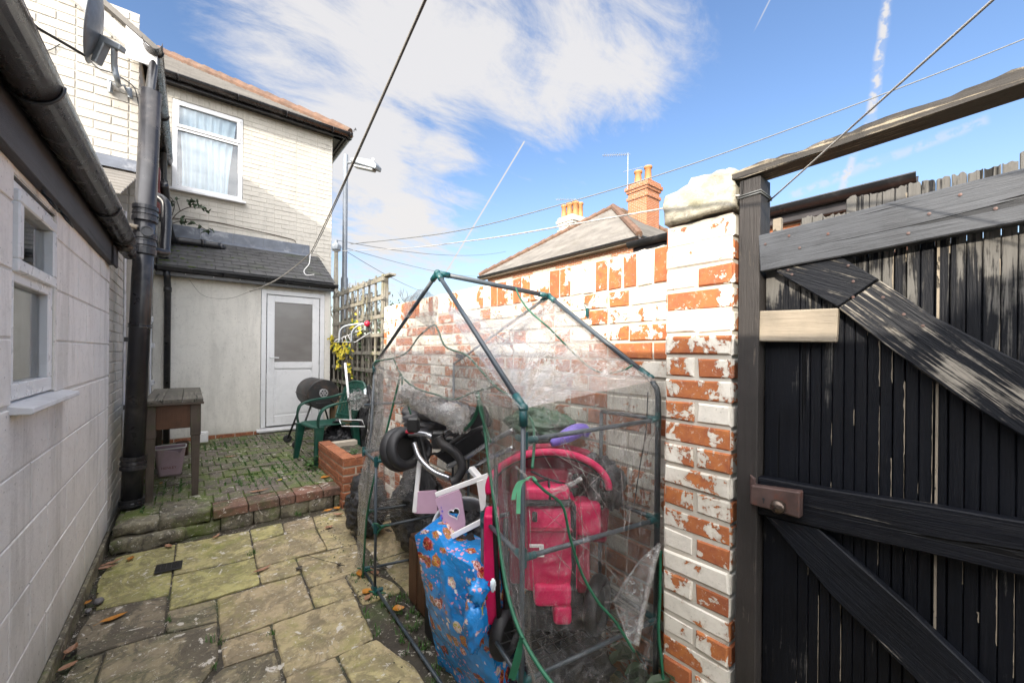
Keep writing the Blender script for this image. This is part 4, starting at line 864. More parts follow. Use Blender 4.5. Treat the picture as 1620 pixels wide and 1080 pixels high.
while yb > -1.3:
    w_ = ds_[min(i, 80)] * (R.uniform(.93, 1.08) if i else 1); g = .0007 + (R.random() < .12) * .001; y1 = yb - w_; ym = (yb + y1) / 2
    zt = 1.830 + mn.noise(Vector((ym * 9, 1, 2))) * .010
    if .30 < ym < .40: zt = 1.800 + R.uniform(-.006, .006)
    if .40 < ym: zt = 1.69
    if ym < .01: zt += .016
    bd.cur = R.random(); n = 5; dx = R.uniform(-.0015, .0015)
    b = len(bd.v); tp = [zt + R.uniform(-.004, .004) for _ in range(n + 1)]
    for k in range(n + 1):
        yy = yb - g - (w_ - 2 * g) * k / n
        for (xx, zz) in ((bx0 + dx, .03), (bx0 + dx, tp[k]), (bx1, .03), (bx1, tp[k] - R.uniform(0, .006))): bd.v.append(Vector((xx, yy, zz)))
    for k in range(n):
        a = b + k * 4; c = a + 4; bd.face(a, c, c + 1, a + 1); bd.face(a + 2, a + 3, c + 3, c + 2); bd.face(a + 1, c + 1, c + 3, a + 3)
    bd.face(b, b + 1, b + 3, b + 2); e = b + n * 4; bd.face(e, e + 2, e + 3, e + 1)
    zz0 = R.uniform(.1, 1.7)
    for _ in range(R.choice((1, 2, 3, 4))):
        zz0 = R.uniform(.05, 1.66); L_ = R.choice((.04, .08, .2, .35)) * R.uniform(.5, 1.2); b = len(sliv.v); sliv.cur = R.random(); nn_ = max(3, int(L_ / .012)); zt2 = min(zz0 + L_, zt - .02); w0_ = R.choice((.0009, .0015, .0026))
        for q_ in range(nn_ + 1): zq = zz0 + (zt2 - zz0) * q_ / nn_; wq = w0_ * (.3 + abs(mn.noise(Vector((zq * 60, yb * 50, 1)))) * 2.2); sliv.v += [Vector((bx0 - .0006, y1 + .0004 + wq, zq)), Vector((bx0 - .0006, y1 + .0002, zq))]
        for q_ in range(nn_): sliv.face(b + 2 * q_, b + 2 * q_ + 1, b + 2 * q_ + 3, b + 2 * q_ + 2)
    yb = y1; i += 1
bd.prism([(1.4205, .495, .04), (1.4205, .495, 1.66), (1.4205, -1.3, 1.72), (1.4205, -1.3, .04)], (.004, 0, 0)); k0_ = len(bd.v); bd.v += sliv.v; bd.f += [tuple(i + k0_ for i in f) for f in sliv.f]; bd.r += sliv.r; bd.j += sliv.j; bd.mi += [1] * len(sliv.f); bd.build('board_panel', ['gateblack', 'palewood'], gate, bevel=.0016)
# pale strips of bare wood showing between boards
ps = MB(); ps.cur = .3; ps.box((1.399, .118, .05), (1.4015, .1225, 1.70)); ps.box((1.385, .446, 1.66), (1.400, .468, 1.815)); ps.build('pale_strip', 'palewood', gate)
def edgeplank(name, up_, lo_, X, thick, mat, wear=.002):
    """plank lying in plane x=X whose upper and lower edges run along traced lines"""
    a = (ax(*up_[0], X) + ax(*lo_[0], X)) / 2; b = (ax(*up_[1], X) + ax(*lo_[1], X)) / 2; d = (b - a).normalized(); wv = X_.cross(d).normalized(); 
    w1 = abs((ax(*up_[0], X) - ax(*lo_[0], X)).dot(wv)); w2 = abs((ax(*up_[1], X) - ax(*lo_[1], X)).dot(wv))
    b = b + d * .9
    o = Vector((X + thick / 2, 0, 0)); a.x = b.x = X + thick / 2
    return plank(name, a, b, (w1 + w2) / 2, thick, mat, gate, wdir=wv, wear=wear, n=20)
rail = edgeplank('rail', ((1199, 373), (1615, 267)), ((1202, 430), (1615, 350)), 1.358, .042, 'greyrail', .0015)
edgeplank('rail', ((1190, 752), (1612, 826)), ((1188, 812), (1612, 907)), 1.366, .034, 'gaterail')
# diagonal braces
def poly_brace(name, pts, X, thick, mat, axis):
    P = [ax(x, y, X) for x, y in pts]; d = (ax(*axis[1], X) - ax(*axis[0], X)).normalized(); T = -X_; Wd = T.cross(d).normalized(); T = d.cross(Wd); rm = Matrix((d, Wd, T)).transposed()
    mb = MB(); mb.cur = R.random(); mb.prism(P, (thick, 0, 0)); return mb.build(name, mat, gate, origin=P[0], rot=rm, bevel=.003)
poly_brace('brace', [(1235, 419), (1320, 400), (1389, 441), (1325, 486), (1226, 430)], 1.370, .031, 'gatebrace', ((1230, 425), (1389, 470)))
poly_brace('brace', [(1391, 443), (1471, 497), (1590, 560), (1800, 660), (1800, 800), (1620, 692), (1520, 631), (1400, 546), (1326, 487)], 1.368, .033, 'gatebrace', ((1391, 460), (1620, 610)))
poly_brace('brace', [(1210, 815), (1292, 834), (1440, 966), (1560, 1082), (1680, 1200), (1560, 1200), (1440, 1066), (1315, 942)], 1.371, .030, 'gatebrace', ((1250, 830), (1500, 1055)))
plank('batten', ax(1198, 516, 1.378), ax(1326, 515, 1.378), .093, .022, 'palewood', gate, wear=.001)
lk = MB(); P = [ax(*p, 1.335) for p in ((1187, 767), (1266, 778), (1265, 820), (1186, 797))]; lk.prism(P, (.030, 0, 0)); P = [ax(*p, 1.350) for p in ((1186, 750), (1195, 757), (1195, 800), (1186, 797))]; lk.prism(P, (.01, 0, 0))
lko = lk.build('lock', 'lockrust', gate, bevel=.004, seg=2)
kb = MB(); c = ax(1236, 798, 1.335); kb.lathe(c, (-1, 0, 0), [(-.002, .012), (.008, .011), (.012, .010), (.018, .017), (.026, .020), (.034, .018), (.040, .010), (.042, .001)], 24); kb.build('knob', 'knob', lko, smooth=True)
kh = MB(); c = ax(1208, 789, 1.3345); kh.lathe(c, (-1, 0, 0), [(0, .004), (.001, .004), (.001, .0001)], 12); kh.box(c + Vector((-.001, -.0015, -.012)), c + Vector((.0, .0015, 0))); kh.build('keyhole', 'dark', lko)
sw = MB()
for (x, y) in ((1211, 386), (1217, 412), (1248, 373), (1265, 392), (1310, 370), (1470, 338), (1519, 308), (1437, 369), (1575, 330), (1247, 427), (1253, 434), (1342, 420), (1350, 445), (1397, 470), (1430, 497), (1460, 515), (1350, 470)): sw.lathe(ax(x, y, 1.357 if y < 400 or x > 1400 and y < 400 else 1.368), (-1, 0, 0), [(0, .0035), (.001, .0035), (.0013, .0001)], 10)
sw.build('screws', 'lockrust', gate)

# ================================================================== TRELLIS, TIMBER FENCE BEHIND
tx = 1.85
tr = thing('garden_trellis', 'weathered square wooden trellis beside the porch', 'trellis', (tx, 5.9, PZ))
la = MB(); 
for i in range(10): y_ = 4.84 + i * .232; la.cur = R.random(); w_ = R.uniform(.038, .046); la.box((tx - .018, y_, PZ), (tx, y_ + w_, 2.36 + R.uniform(-.01, .015)))
la.build('upright_slats', 'trellis', tr, bevel=.003)
lb = MB()
for i in range(9): z_ = .46 + i * .225; lb.cur = R.random(); lb.box((tx - .036, 4.80 - R.random() * .03, z_), (tx - .0185, 6.98, z_ + .046))
lb.build('cross_slats', 'trellis', tr, bevel=.003)
lc = MB(); lc.box((tx + .001, 4.68, 2.32), (tx + .09, 6.98, 2.345)); lc.build('top_board', 'trellis', tr, bevel=.003)
ld = MB(); ld.box((tx + .002, 4.83, PZ), (tx + .055, 4.885, 2.31)); ld.build('post', 'trellis', tr, bevel=.003)
tf = thing('timber_fence', 'dark close boarded timber fence behind the trellis', 'fence', (2.05, 5.5, 0))
fb = MB(); y_ = 3.95
while y_ < 8.0: fb.cur = R.random(); w_ = .098; fb.box((2.05, y_, 0), (2.068, y_ + w_ - .004, 1.62 + R.uniform(-.02, .02))); y_ += w_
fb.build('boards', 'fence', tf)
fb = MB(); fb.box((2.03, 3.95, 1.3), (2.05, 8.0, 1.36)); fb.box((2.03, 3.95, .4), (2.05, 8.0, .46)); fb.build('rail', 'fence', tf)
lk2 = MB()
for i in range(11): y_ = 4.98 + i * .19; lk2.cur = R.random(); lk2.box((tx + .10, y_, PZ), (tx + .115, y_ + .034, 2.22))
for i in range(8): z_ = .55 + i * .225; lk2.cur = R.random(); lk2.box((tx + .116, 4.95, z_), (tx + .13, 6.98, z_ + .034))
lk2.build('rear_lattice', 'trellis', tr)
# climber on the trellis
def leaf(mb, c, s, n=None, cup=.25):
    c = Vector(c); n = (n or Vector((R.uniform(-1, 1), R.uniform(-1, 1), R.uniform(-.2, 1)))).normalized(); a = n.orthogonal().normalized(); a = (Matrix.Rotation(R.uniform(0, 6.28), 3, n) @ a); b = n.cross(a); mb.cur = R.random(); k = len(mb.v)
    for (u, v, w) in ((-1, 0, 0), (-.45, .42, cup), (.3, .40, cup), (1, 0, -.1), (.3, -.40, cup), (-.45, -.42, cup), (0, 0, 0)): mb.v.append(c + a * u * s + b * v * s + n * w * s * .5)
    for i in range(6): mb.face(k + i, k + (i + 1) % 6, k + 6)
cl = thing('climbing_plant', 'climber with yellow autumn leaves twining through the trellis', 'climber', (1.80, 5.8, PZ))
st_ = MB(); lv = MB(); lg = MB()
for i in range(8):
    y_ = 5.2 + i * .17 + R.uniform(-.05, .05); pts = [(1.80, y_, PZ)]; z = PZ
    for k in range(6): z += .25; pts.append((1.80 + R.uniform(-.03, .03), y_ + R.uniform(-.13, .13), z))
    st_.tube(bez(pts, 4), .004, 5)
for (px_, py_, n_, s_, sp_) in ((525, 540, 8, .032, .05), (532, 551, 12, .036, .055), (541, 563, 10, .034, .05), (550, 554, 9, .032, .05), (545, 545, 5, .03, .05), (560, 512, 14, .032, .05), (568, 524, 8, .03, .04), (552, 580, 6, .03, .05), (534, 575, 5, .03, .04), (553, 590, 4, .028, .04), (525, 535, 4, .03, .03)):
    c = ax(px_, py_, 1.775)
    for _ in range(int(n_ * 1.6)):
        q_ = c + Vector((R.uniform(-.02, .03), R.gauss(0, sp_), R.gauss(0, sp_))); leaf(lv if R.random() < .85 else lg, q_, s_ * R.uniform(.9, 1.6), Vector((-1, -.6, R.uniform(-.3, .8))))
for _ in range(170): leaf(lg, (1.80 + R.uniform(-.02, .12), R.uniform(4.9, 6.7), R.uniform(.5, 1.75)), .022)
st_.build('stem', 'bark', cl, smooth=True); lv.build('yellow_leaves', 'leafy', cl); lg.build('green_leaves', 'leafg', cl)
# wire and plastic rack hung on the trellis
rk = thing('hanging_rack', 'grey and white wire rack with a red knob hanging on the trellis', 'rack', (1.72, 5.5, 1.5))
dep = 4.55
A1 = [ad(x, y, dep) for x, y in ((528, 541), (562, 541), (588, 524), (585, 516), (556, 528), (531, 538))]
m5 = MB(); m5.tube(A1, .0045, 8, closed=True)
for t in (.2, .4, .6, .8): m5.tube([A1[0].lerp(A1[1], t), A1[5].lerp(A1[4], t)], .004, 6)
m5.build('wire_base', 'greyplastic', rk, smooth=True)
m5 = MB()
for pts in (((537, 540), (538, 524), (546, 516), (562, 513), (575, 512)), ((556, 541), (557, 526), (564, 517), (574, 513), (584, 514))): m5.tube(bez([ad(x, y, dep - .02) for x, y in pts], 6), .012, 10)
m5.build('arm', 'galv', rk, smooth=True)
m5 = MB(); m5.blob(ad(581, 512, dep - .03), (.034, .034, .034), .04, 2, 0, 16, 10); m5.build('knob', 'redball', rk, smooth=True)
m5 = MB(); m5.tube([ad(582, 514, dep), ad(586, 524, dep)], .018, 8); m5.build('clamp', 'hinge', rk)

# ================================================================== OBJECTS ON THE PATIO
# ---- wooden work table
wt = thing('work_table', 'old mossy wooden table standing by the soil pipe', 'table', (-.1, 4.9, PZ))
tz = .99; tp = MB()
for (x0, x1) in ((-.285, -.17), (-.168, -.045), (-.043, .095)): tp.cur = R.random(); tp.box((x0, 4.32, tz - .028), (x1, 5.64, tz + R.uniform(-.002, .002)))
tp.build('table_top', 'tabletop', wt, bevel=.004, seg=2)
tm = MB(); tm.box((-.29, 4.318, tz - .045), (.10, 4.36, tz - .029)); tm.build('edge_strip', 'tablewood', wt, bevel=.002)
for (x, y) in ((-.245, 4.38), (.045, 4.38), (-.245, 5.55), (.045, 5.55)):
    m6 = MB(); s = .032; t = .022; m6.hexa([(x - t, y - t, PZ), (x + t, y - t, PZ), (x + t, y + t, PZ), (x - t, y + t, PZ), (x - s, y - s, .68), (x + s, y - s, .68), (x + s, y + s, .68), (x - s, y + s, .68)]); m6.box((x - s - .004, y - s - .004, .68), (x + s + .004, y + s + .004, tz - .046)); m6.build('leg', 'tablewood', wt, bevel=.004)
m6 = MB(); m6.box((-.21, 4.365, .745), (.01, 4.385, tz - .046)); m6.box((.03, 4.42, .745), (.05, 5.51, tz - .046)); m6.box((-.255, 4.42, .745), (-.235, 5.51, tz - .046)); m6.build('apron', 'brownwood', wt, bevel=.003)
# ---- tub under the table
tb = thing('plastic_tub', 'pale pink plastic tub with a jagged break under the wooden table', 'tub', (-.14, 5.22, PZ))
def tubf(r0, r1, h):
    def f(u, v):
        a = u * 2 * math.pi; c, s = math.cos(a), math.sin(a); e = .35; cx_ = math.copysign(abs(c) ** e, c); sy = math.copysign(abs(s) ** e, s); rr = r0 + (r1 - r0) * v; hh = h * v
        if v > .7 and abs(a - 4.95) < .30: hh -= (v - .7) / .3 * h * .22 * (1 - abs(a - 4.95) / .30)
        return (-.14 + cx_ * rr, 5.22 + sy * rr * .85, PZ + .002 + hh)
    return f
MB().grid(tubf(.085, .118, .27), 64, 14).build('tub_body', 'pinktub' if 'pinktub' in MT else 'pinktoy', tb, smooth=True, solid=.004)
m6 = MB(); m6.tube([(-.14 + math.copysign(abs(math.cos(a)) ** .35, math.cos(a)) * .121, 5.22 + math.copysign(abs(math.sin(a)) ** .35, math.sin(a)) * .103, PZ + .272 + (0.0)) for a in [i * 2 * math.pi / 48 for i in range(48) if not (34 < i < 40)]], .006, 6); m6.build('rim', 'white', tb, smooth=True)
m6 = MB(); m6.box((-.225, 5.15, PZ + .01), (-.055, 5.29, PZ + .2)); m6.build('cloth_inside', 'maroon', tb, bevel=.02)
tx_ = bpy.data.curves.new('print', 'FONT'); tx_.body = "HENLEY"; tx_.size = .032; tx_.extrude = .0006; t0_ = bpy.data.objects.new('tmp', tx_); me_ = bpy.data.meshes.new_from_object(t0_); bpy.data.objects.remove(t0_); to = bpy.data.objects.new('lettering', me_); me_.materials.clear(); me_.materials.append(MT['maroon']); C.objects.link(to); to.parent = tb; to.location = (-.066, -.087, .075); to.rotation_euler = (rad(82), 0, 0)
pb = thing('paint_tin', 'small rusty tin standing against the porch wall', 'tin', (.0, 5.75, PZ)); m6 = MB(); m6.lathe((-.06, 6.1, PZ), Z_, [(0, .001), (0, .06), (.15, .06), (.152, .063), (.158, .063), (.158, .055), (.145, .054), (.14, .001)], 24); m6.build('tin_body', 'brownwood', pb, smooth=False)
m6 = MB(); m6.tube([(-.06 + math.cos(a) * .064, 6.1, PZ + .14 - math.sin(a) * .07) for a in [i * math.pi / 12 for i in range(13)]], .0025, 5); m6.build('handle', 'hinge', pb)
sk = MB()
for u in (0, 1):
    sk.box((.05 + u * .001, 6.60 - u * .004, PZ + .03), (.20 - u * .012, 6.64, PZ + .17 - u * .02))
tag(sk.build('masonry_block', 'white', bevel=.008), 'small white block against the porch wall behind the table', 'block')
# ---- barrel barbecue
bq = thing('barrel_barbecue', 'black barrel barbecue on thin legs in front of the white door', 'barbecue', (1.15, 6.2, PZ))
Pf = ad(512, 624, 5.25); Pb = ad(488, 618, 5.78); A = (Pb - Pf); A.z = 0; Lb = .56; A.normalize(); Pf.z = Pf.z; r = .195
m7 = MB(); m7.lathe(Pf, A, [(0, .001), (0, r - .008), (.004, r - .002), (.01, r), (Lb, r), (Lb + .006, r - .004), (Lb + .006, .001)], 40); bod = m7.build('drum', 'bbq', bq, smooth=False)
for p_ in bod.data.polygons: p_.use_smooth = len(p_.vertices) == 4 and abs(p_.normal.dot(A)) < .5
sdv = A.cross(Z_).normalized()
m7 = MB(); m7.tube([Pf + A * .01 - sdv * (r + .004), Pf + A * (Lb) - sdv * (r + .004)], .006, 6); m7.tube([Pf + A * .01 + sdv * (r + .004), Pf + A * Lb + sdv * (r + .004)], .006, 6); m7.build('lid_seam', 'bbq', bod)
m7 = MB(); c = Pf - A * .004 + Z_ * .02; m7.lathe(c, -A, [(0, .055), (.003, .055), (.004, .053), (.004, .001)], 24); vt = m7.build('air_vent', 'alu', bod)
m7 = MB()
for k in range(6): a = k * math.pi / 3; m7.lathe(c + sdv * math.cos(a) * .032 + Z_ * math.sin(a) * .032 - A * .0045, -A, [(0, .0105), (.0008, .0105), (.0009, .0001)], 12)
m7.lathe(c - A * .0045, -A, [(0, .006), (.003, .005), (.003, .0001)], 8); m7.build('vent_holes', 'dark', vt)
for (tt, sg) in ((.06, -1), (.06, 1), (Lb - .06, -1), (Lb - .06, 1)):
    m7 = MB(); tpp = Pf + A * tt + sdv * sg * r * .7 - Z_ * r * .72; bt = Pf + A * (tt - .02 * (1 if tt < .2 else -1)) + sdv * sg * (.30 if sg < 0 else .27); bt.z = PZ + (.05 if tt > .2 or sg < 0 else 0); m7.tube([tpp, bt], .0125, 10); m7.build('leg', 'hinge', bq, smooth=True)
    if sg < 0:
        m7 = MB(); m7.lathe(bt + A * .012, A, [(-.02, .001), (-.02, .04), (-.016, .052), (.016, .052), (.02, .04), (.02, .001)], 24); m7.build('wheel', 'rubber', bq)
m7 = MB(); lowz = PZ + .25
for tt in (.07, Lb - .07): m7.tube([Vector((*(Pf + A * tt - sdv * .25).xy, lowz)), Vector((*(Pf + A * tt + sdv * .24).xy, lowz))], .008, 8)
m7.build('cross_bar', 'hinge', bq)
m7 = MB(); c = Pf - A * .03 - Z_ * .10; m7.tube(bez([c + sdv * .09, c + sdv * .09 - A * .05, c - sdv * .09 - A * .05, c - sdv * .09], 6), .006, 8); m7.build('handle', 'hinge', bq)
# ---- green plastic garden chair
ch_ = thing('plastic_chair', 'dark green plastic armchair facing the barbecue', 'chair', (1.15, 4.95, PZ))
cO = Vector((1.26, 4.98, PZ)); fd = Vector((-.95, -.22, 0)).normalized(); sd = Vector((fd.y, -fd.x, 0))   # faces up-left
def cp(f, s, z): return cO + fd * f + sd * s + Z_ * z
def seatf(u, v):
    f = .22 - .44 * u; s = (v - .5) * (.46 - .04 * u); z = .42 - .018 * math.sin(math.pi * v) - .02 * u + (-.025 * (1 - u / .12) ** 2 if u < .12 else 0); return cp(f, s, z)
MB().grid(seatf, 16, 16).build('seat', 'chair', ch_, smooth=True, solid=.007)
bk = MB(); vb_ = 9
def backp(u, s_):  # u height 0-1
    w = .20 + .02 * math.sin(math.pi * min(u, 1)); return cp(-.20 - .15 * u - .02 * (1 - (s_ * 2) ** 2), s_ * 2 * w, .42 + .43 * u - (.06 * (s_ * 2) ** 4 if u > .9 else 0))
for i in range(8):
    s_ = -.42 + i * .12; a = [backp(u / 8, s_) for u in range(9)]; 
    for q_ in range(8): bk.prism([a[q_] - sd * .0215, a[q_] + sd * .0215, a[q_ + 1] + sd * .0215, a[q_ + 1] - sd * .0215], fd * .008)
for s_ in (-.5, .5): bk.tube([backp(u / 8, s_) for u in range(9)], .014, 8)
bk.tube([backp(1.0 + .02, -.5 + k / 12) + Z_ * .0 for k in range(13)], .018, 8); bk.tube([backp(.86, -.5 + k / 12) for k in range(13)], .010, 8); bk.tube([backp(.10, -.5 + k / 12) for k in range(13)], .016, 8)
bk.build('backrest', 'chair', ch_, smooth=False)
for s_ in (-1, 1):
    m8 = MB(); pth = bez([cp(-.29, s_ * .225, .70), cp(-.16, s_ * .265, .665), cp(.05, s_ * .275, .645), cp(.19, s_ * .27, .60), cp(.235, s_ * .25, .50), cp(.23, s_ * .235, .40)], 6)
    for i in range(len(pth) - 1):
        a, b = pth[i], pth[i + 1]; n_ = sd * .030; m8.hexa([a - n_ - Z_ * .004, a + n_ - Z_ * .004, b + n_ - Z_ * .004, b - n_ - Z_ * .004, a - n_ + Z_ * .012, a + n_ + Z_ * .012, b + n_ + Z_ * .012, b - n_ + Z_ * .012])
    m8.build('armrest', 'chair', ch_, smooth=False)
    for f_ in (1, -1):
        m8 = MB(); x_ = .205 if f_ > 0 else -.20; t0 = cp(x_, s_ * .215, .41); t1 = cp(x_ + .045 * f_, s_ * .245, 0); a_ = fd * .046; b_ = sd * .030; m8.hexa([t1 - a_ * .55 - b_ * .6, t1 + a_ * .55 - b_ * .6, t1 + a_ * .55 + b_ * .6, t1 - a_ * .55 + b_ * .6, t0 - a_ - b_, t0 + a_ - b_, t0 + a_ + b_, t0 - a_ + b_]); m8.build('leg', 'chair', ch_, bevel=.006)
# ---- bin bags
def bag(name, label, cat, c, r, seed, knot=True, group=None, mat='bin', amp=.16, knotd=(0, 0, 1)):
    mb = MB(); c = Vector(c); r = Vector(r)
    def fn(p, d):
        q = Vector(p); 
        if d.z < -.35: q.z = max(q.z, -r.z * .92)
        a = math.atan2(d.y, d.x); top = max(0, d.z) ** 2.5; cr = math.sin(a * 9 + seed) * .03 + math.sin(a * 17 + seed * 2) * .015 + mn.noise(d * 6 + Vector((seed, 0, 0))) * .08
        q.x *= 1 - top * .45 + cr * (.35 + top); q.y *= 1 - top * .45 + cr * (.35 + top); q += d * mn.noise(d * 9 + Vector((0, seed, 0))) * min(r) * .14 - d * abs(mn.noise(d * 4.5 + Vector((seed, 3, 0)))) * min(r) * .22
        return q
    mb.blob(c, r, amp, 2.2, seed, 72, 48, fn)
    t = thing(name, label, cat, (c.x, c.y, c.z - r.z), group); mb.build('bag_body', mat, t, smooth=True)
    if knot:
        k = MB(); kp = c + Z_ * r.z * .82
        for i in range(6):
            a = i * 1.05 + seed; d = Vector((math.cos(a) * .6, math.sin(a) * .6, .75)) * R.uniform(.05, .09); w = Vector((-math.sin(a), math.cos(a), 0)) * .025; b = len(k.v); k.v += [kp - w * .3, kp + w * .3, kp + d * .6 + w, kp + d * 1.1 + w * .4, kp + d - w]; k.face(b, b + 1, b + 2, b + 3, b + 4)
        k.build('knot', mat, t)
    return t
bag('bin_bag', 'tied black bin bag under the armchair beside the brick planter', 'bin bag', (1.36, 4.98, PZ + .20), (.19, .24, .20), 1.3, group='black bin bags')
bag('bin_bag', 'tall black bag standing behind the brick planter', 'bin bag', (1.66, 4.92, PZ + .42), (.14, .15, .42), 4.3, knot=False, group='black bin bags')
bag('bin_bag', 'shiny black bin bag at the near side of the brick planter', 'bin bag', (1.09, 3.16, .22), (.15, .20, .24), 2.2, group='black bin bags')
bag('bin_bag', 'slumped black bin bag at the back of the greenhouse under the pushchair', 'bin bag', (1.27, 2.6, .30), (.17, .32, .32), 5.4, group='black bin bags')
# crumpled cellophane with blue flower on the tall bag
m9 = thing('clear_wrapping', 'crumpled clear wrapping with wire on top of the tall black bag', 'wrapping', (1.62, 4.85, 1.02))
q9 = MB()
q9.blob(ad(566, 633, 4.55), (.10, .10, .09), .4, 3, 6, 30, 18); q9.build('crumpled_sheet', 'filmwhite', m9, smooth=True)
q9 = MB()
for k in range(3): c = ad(563 + k * 5, 622 + k * 3, 4.5); q9.tube([c + Vector((math.cos(a) * .06, math.sin(a) * .05, math.sin(a * 2) * .05)) for a in [i * .42 for i in range(13)]], .003, 5)
q9.build('wire_loops', 'wire', m9)
q9 = MB()
for k in range(6): leaf(q9, ad(578, 619, 4.35) + Vector((0, math.cos(k) * .02, math.sin(k) * .02)), .022, Vector((-1, -.5, .2)))
q9.build('blue_bow', 'curtain', m9)
bx = thing('cardboard_box', 'brown cardboard box behind the barbecue', 'box', (1.55, 5.9, PZ))
cbm = MB(); c = ad(543, 640, 5.5); cbm.box(c - Vector((.13, .16, .50)), c + Vector((.10, .13, .04))); MT['card'] = plain('cardboard', (.33, .21, .11), .85, var=.2); cbm.build('carton', 'card', bx, bevel=.004)
cbm = MB(); cbm.prism([c + Vector((-.13, -.16, .04)), c + Vector((-.13, .13, .04)), c + Vector((-.19, .13, .09)), c + Vector((-.19, -.16, .09))], (0, 0, .003)); cbm.build('flap', 'card', bx)
po = MB(); po.tube([ad(546, 574, 4.75), ad(555, 664, 4.62)], .014, 10); 
pol = thing('white_pole', 'thin white pole leaning behind the green armchair', 'pole', ad(555, 664, 4.62)); po.build('shaft', 'white', pol, smooth=True)
po = MB(); c = ad(555, 664, 4.60); po.tube([c + Vector((-.10, .10, .0)), c, c + Vector((.10, -.08, .0))], .007, 8); po.tube([c + Vector((-.10, .10, .0)), c + Vector((-.08, .06, -.07)), c + Vector((.12, -.12, -.07)), c + Vector((.10, -.08, .0))], .006, 8); po.build('wire_foot', 'white', pol, smooth=True)
# ---- brick planter
pt_ = thing('brick_planter', 'low red brick planter with a small weed at the step end', 'planter', (1.28, 4.2, 0))
pb_ = MB(); px0, px1, py0, py1, ph = 1.09, 1.46, 3.78, 4.66, .43
brickwork(pb_, Vector((px0, py0, -.02)), Y_, Z_, -X_, py1 - py0, ph + .018, .22, .0745, .012, .008, bev=.006, jit=.003)
brickwork(pb_, Vector((px0, py0, -.02)), X_, Z_, -Y_, px1 - px0, ph + .018, .22, .0745, .012, .008, bev=.006, jit=.003, course0=1)
pb_.cj = 1; t_ = .105
pb_.box((px0 + .001, py0 + .001, 0), (px0 + t_, py1, ph - .012)); pb_.box((px0 + t_, py0 + .001, 0), (px1, py0 + t_, ph - .012)); pb_.box((px0 + t_, py1 - t_, 0), (px1, py1, ph - .012)); pb_.cj = 0
for i in range(4): pb_.cur = R.random(); y_ = py0 - .005 + i * .222; pb_.box((px0 - .006, y_, ph - .013), (px0 + t_, y_ + .215, ph + R.uniform(0, .006)))
pb_.cur = R.random(); pb_.box((px0 + t_ + .006, py0 - .005, ph - .013), (px1, py0 + t_, ph + .003))
pb_.build('brickwork', 'planterbrick', pt_, bevel=.004)
MB().grid(lambda u, v: (px0 + t_ + u * .26, py0 + t_ + v * .7, ph - .05 + mn.noise(Vector((u * 4, v * 7, 0))) * .03), 14, 24).build('soil', 'soil', pt_, smooth=True)
def weed(label, c, s, n, grp=None, mat='leafg'):
    t = thing('leafy_weed', label, 'weed', c, grp); m_ = MB(); l_ = MB()
    for i in range(n):
        a = R.uniform(0, 6.28); e = Vector(c) + Vector((math.cos(a) * s * R.uniform(.3, 1), math.sin(a) * s * R.uniform(.3, 1), s * R.uniform(.3, 1.1))); m_.tube([c, Vector(c).lerp(e, .5) + Vector((0, 0, s * .1)), e], .0018, 4)
        for k in range(4): leaf(l_, Vector(c).lerp(e, .4 + k * .2) + Vector((R.uniform(-1, 1), R.uniform(-1, 1), R.uniform(-.5, 1))) * s * .15, s * .22, Vector((R.uniform(-.5, .5), R.uniform(-.5, .5), 1)))
    m_.build('stem', 'leafd', t); l_.build('leaves', mat, t); return t
weed('small green weed growing at the foot of the brick planter', (1.02, 4.62, PZ), .11, 12)
weed('bright green seedling growing inside the brick planter', (1.26, 4.0, ph - .03), .07, 10)
weed('dark weed growing against the wall at the greenhouse corner', (1.42, .90, 0), .22, 26, mat='leafd')
# ================================================================== THE LITTLE GREENHOUSE
gh = thing('plastic_greenhouse', 'small tube framed greenhouse with torn clear polythene cover', 'greenhouse', (1.15, 1.75, 0))
NC = Vector((.815, .955, 0)); LC = Vector((.875, 2.60, 0)); BR = Vector((1.415, .865, 0)); BL = Vector((1.45, 2.47, 0))
def H(p, z): return Vector((p.x, p.y, z))
ncT = ad(828, 645, 1.24); lcT = ad(593, 577, 2.60); brT = ad(1040, 606, 1.56); blT = H(BL, 1.32)
FP = ad(692, 432, 1.80); BP = ad(868, 468, 2.04); ncT2 = ncT
shelf = {'z': (.38, .765, 1.13)}
iN = Vector((.883, 1.273, 0)); iL = Vector((.850, 2.317, 0)); iNB = Vector((1.44, 1.16, 0)); iLB = Vector((1.44, 2.25, 0))
tr_ = .0082
def pipe(pts, r=tr_, mat='tube', name='frame_tube'): m_ = MB(); m_.tube(pts, r, 12); return m_.build(name, mat, gh, smooth=True)
pipe([NC, ncT]); pipe([LC, lcT]); pipe([BL, blT])
pipe([BR, H(BR, brT.z - .05), H(BR, brT.z - .02) + Vector((-.003, .005, 0)), brT + Vector((0, .03, .018))] , .011)
pipe([ncT, FP], .0095); pipe([lcT, FP], .0095); pipe([FP, BP], .0115); pipe([BP, brT + Vector((0, .03, .018))], .011); pipe([BP, blT])
pipe([NC + Z_ * .012, LC + Z_ * .012]); pipe([NC + Z_ * .012, BR + Z_ * .012]); pipe([BL + Z_ * .012, LC + Z_ * .012])
pipe([iN, H(iN, .765)]); pipe([iL, H(iL, .75)]); pipe([iNB, H(iNB, 1.14)]); pipe([iLB, H(iLB, .77)])
joints = []
for z in (.38, .765):
    for (a, b) in ((NC, BR), (NC, iN), (iN, iNB), (iNB, BR)): pipe([H(a, z), H(b, z)])
    for (a, b) in ((LC, BL), (LC, iL), (iL, iLB), (iLB, BL)): pipe([H(a, z), H(b, z)])
    for p in (NC, BR, iN, iNB, LC, BL, iL, iLB): joints.append(H(p, z))
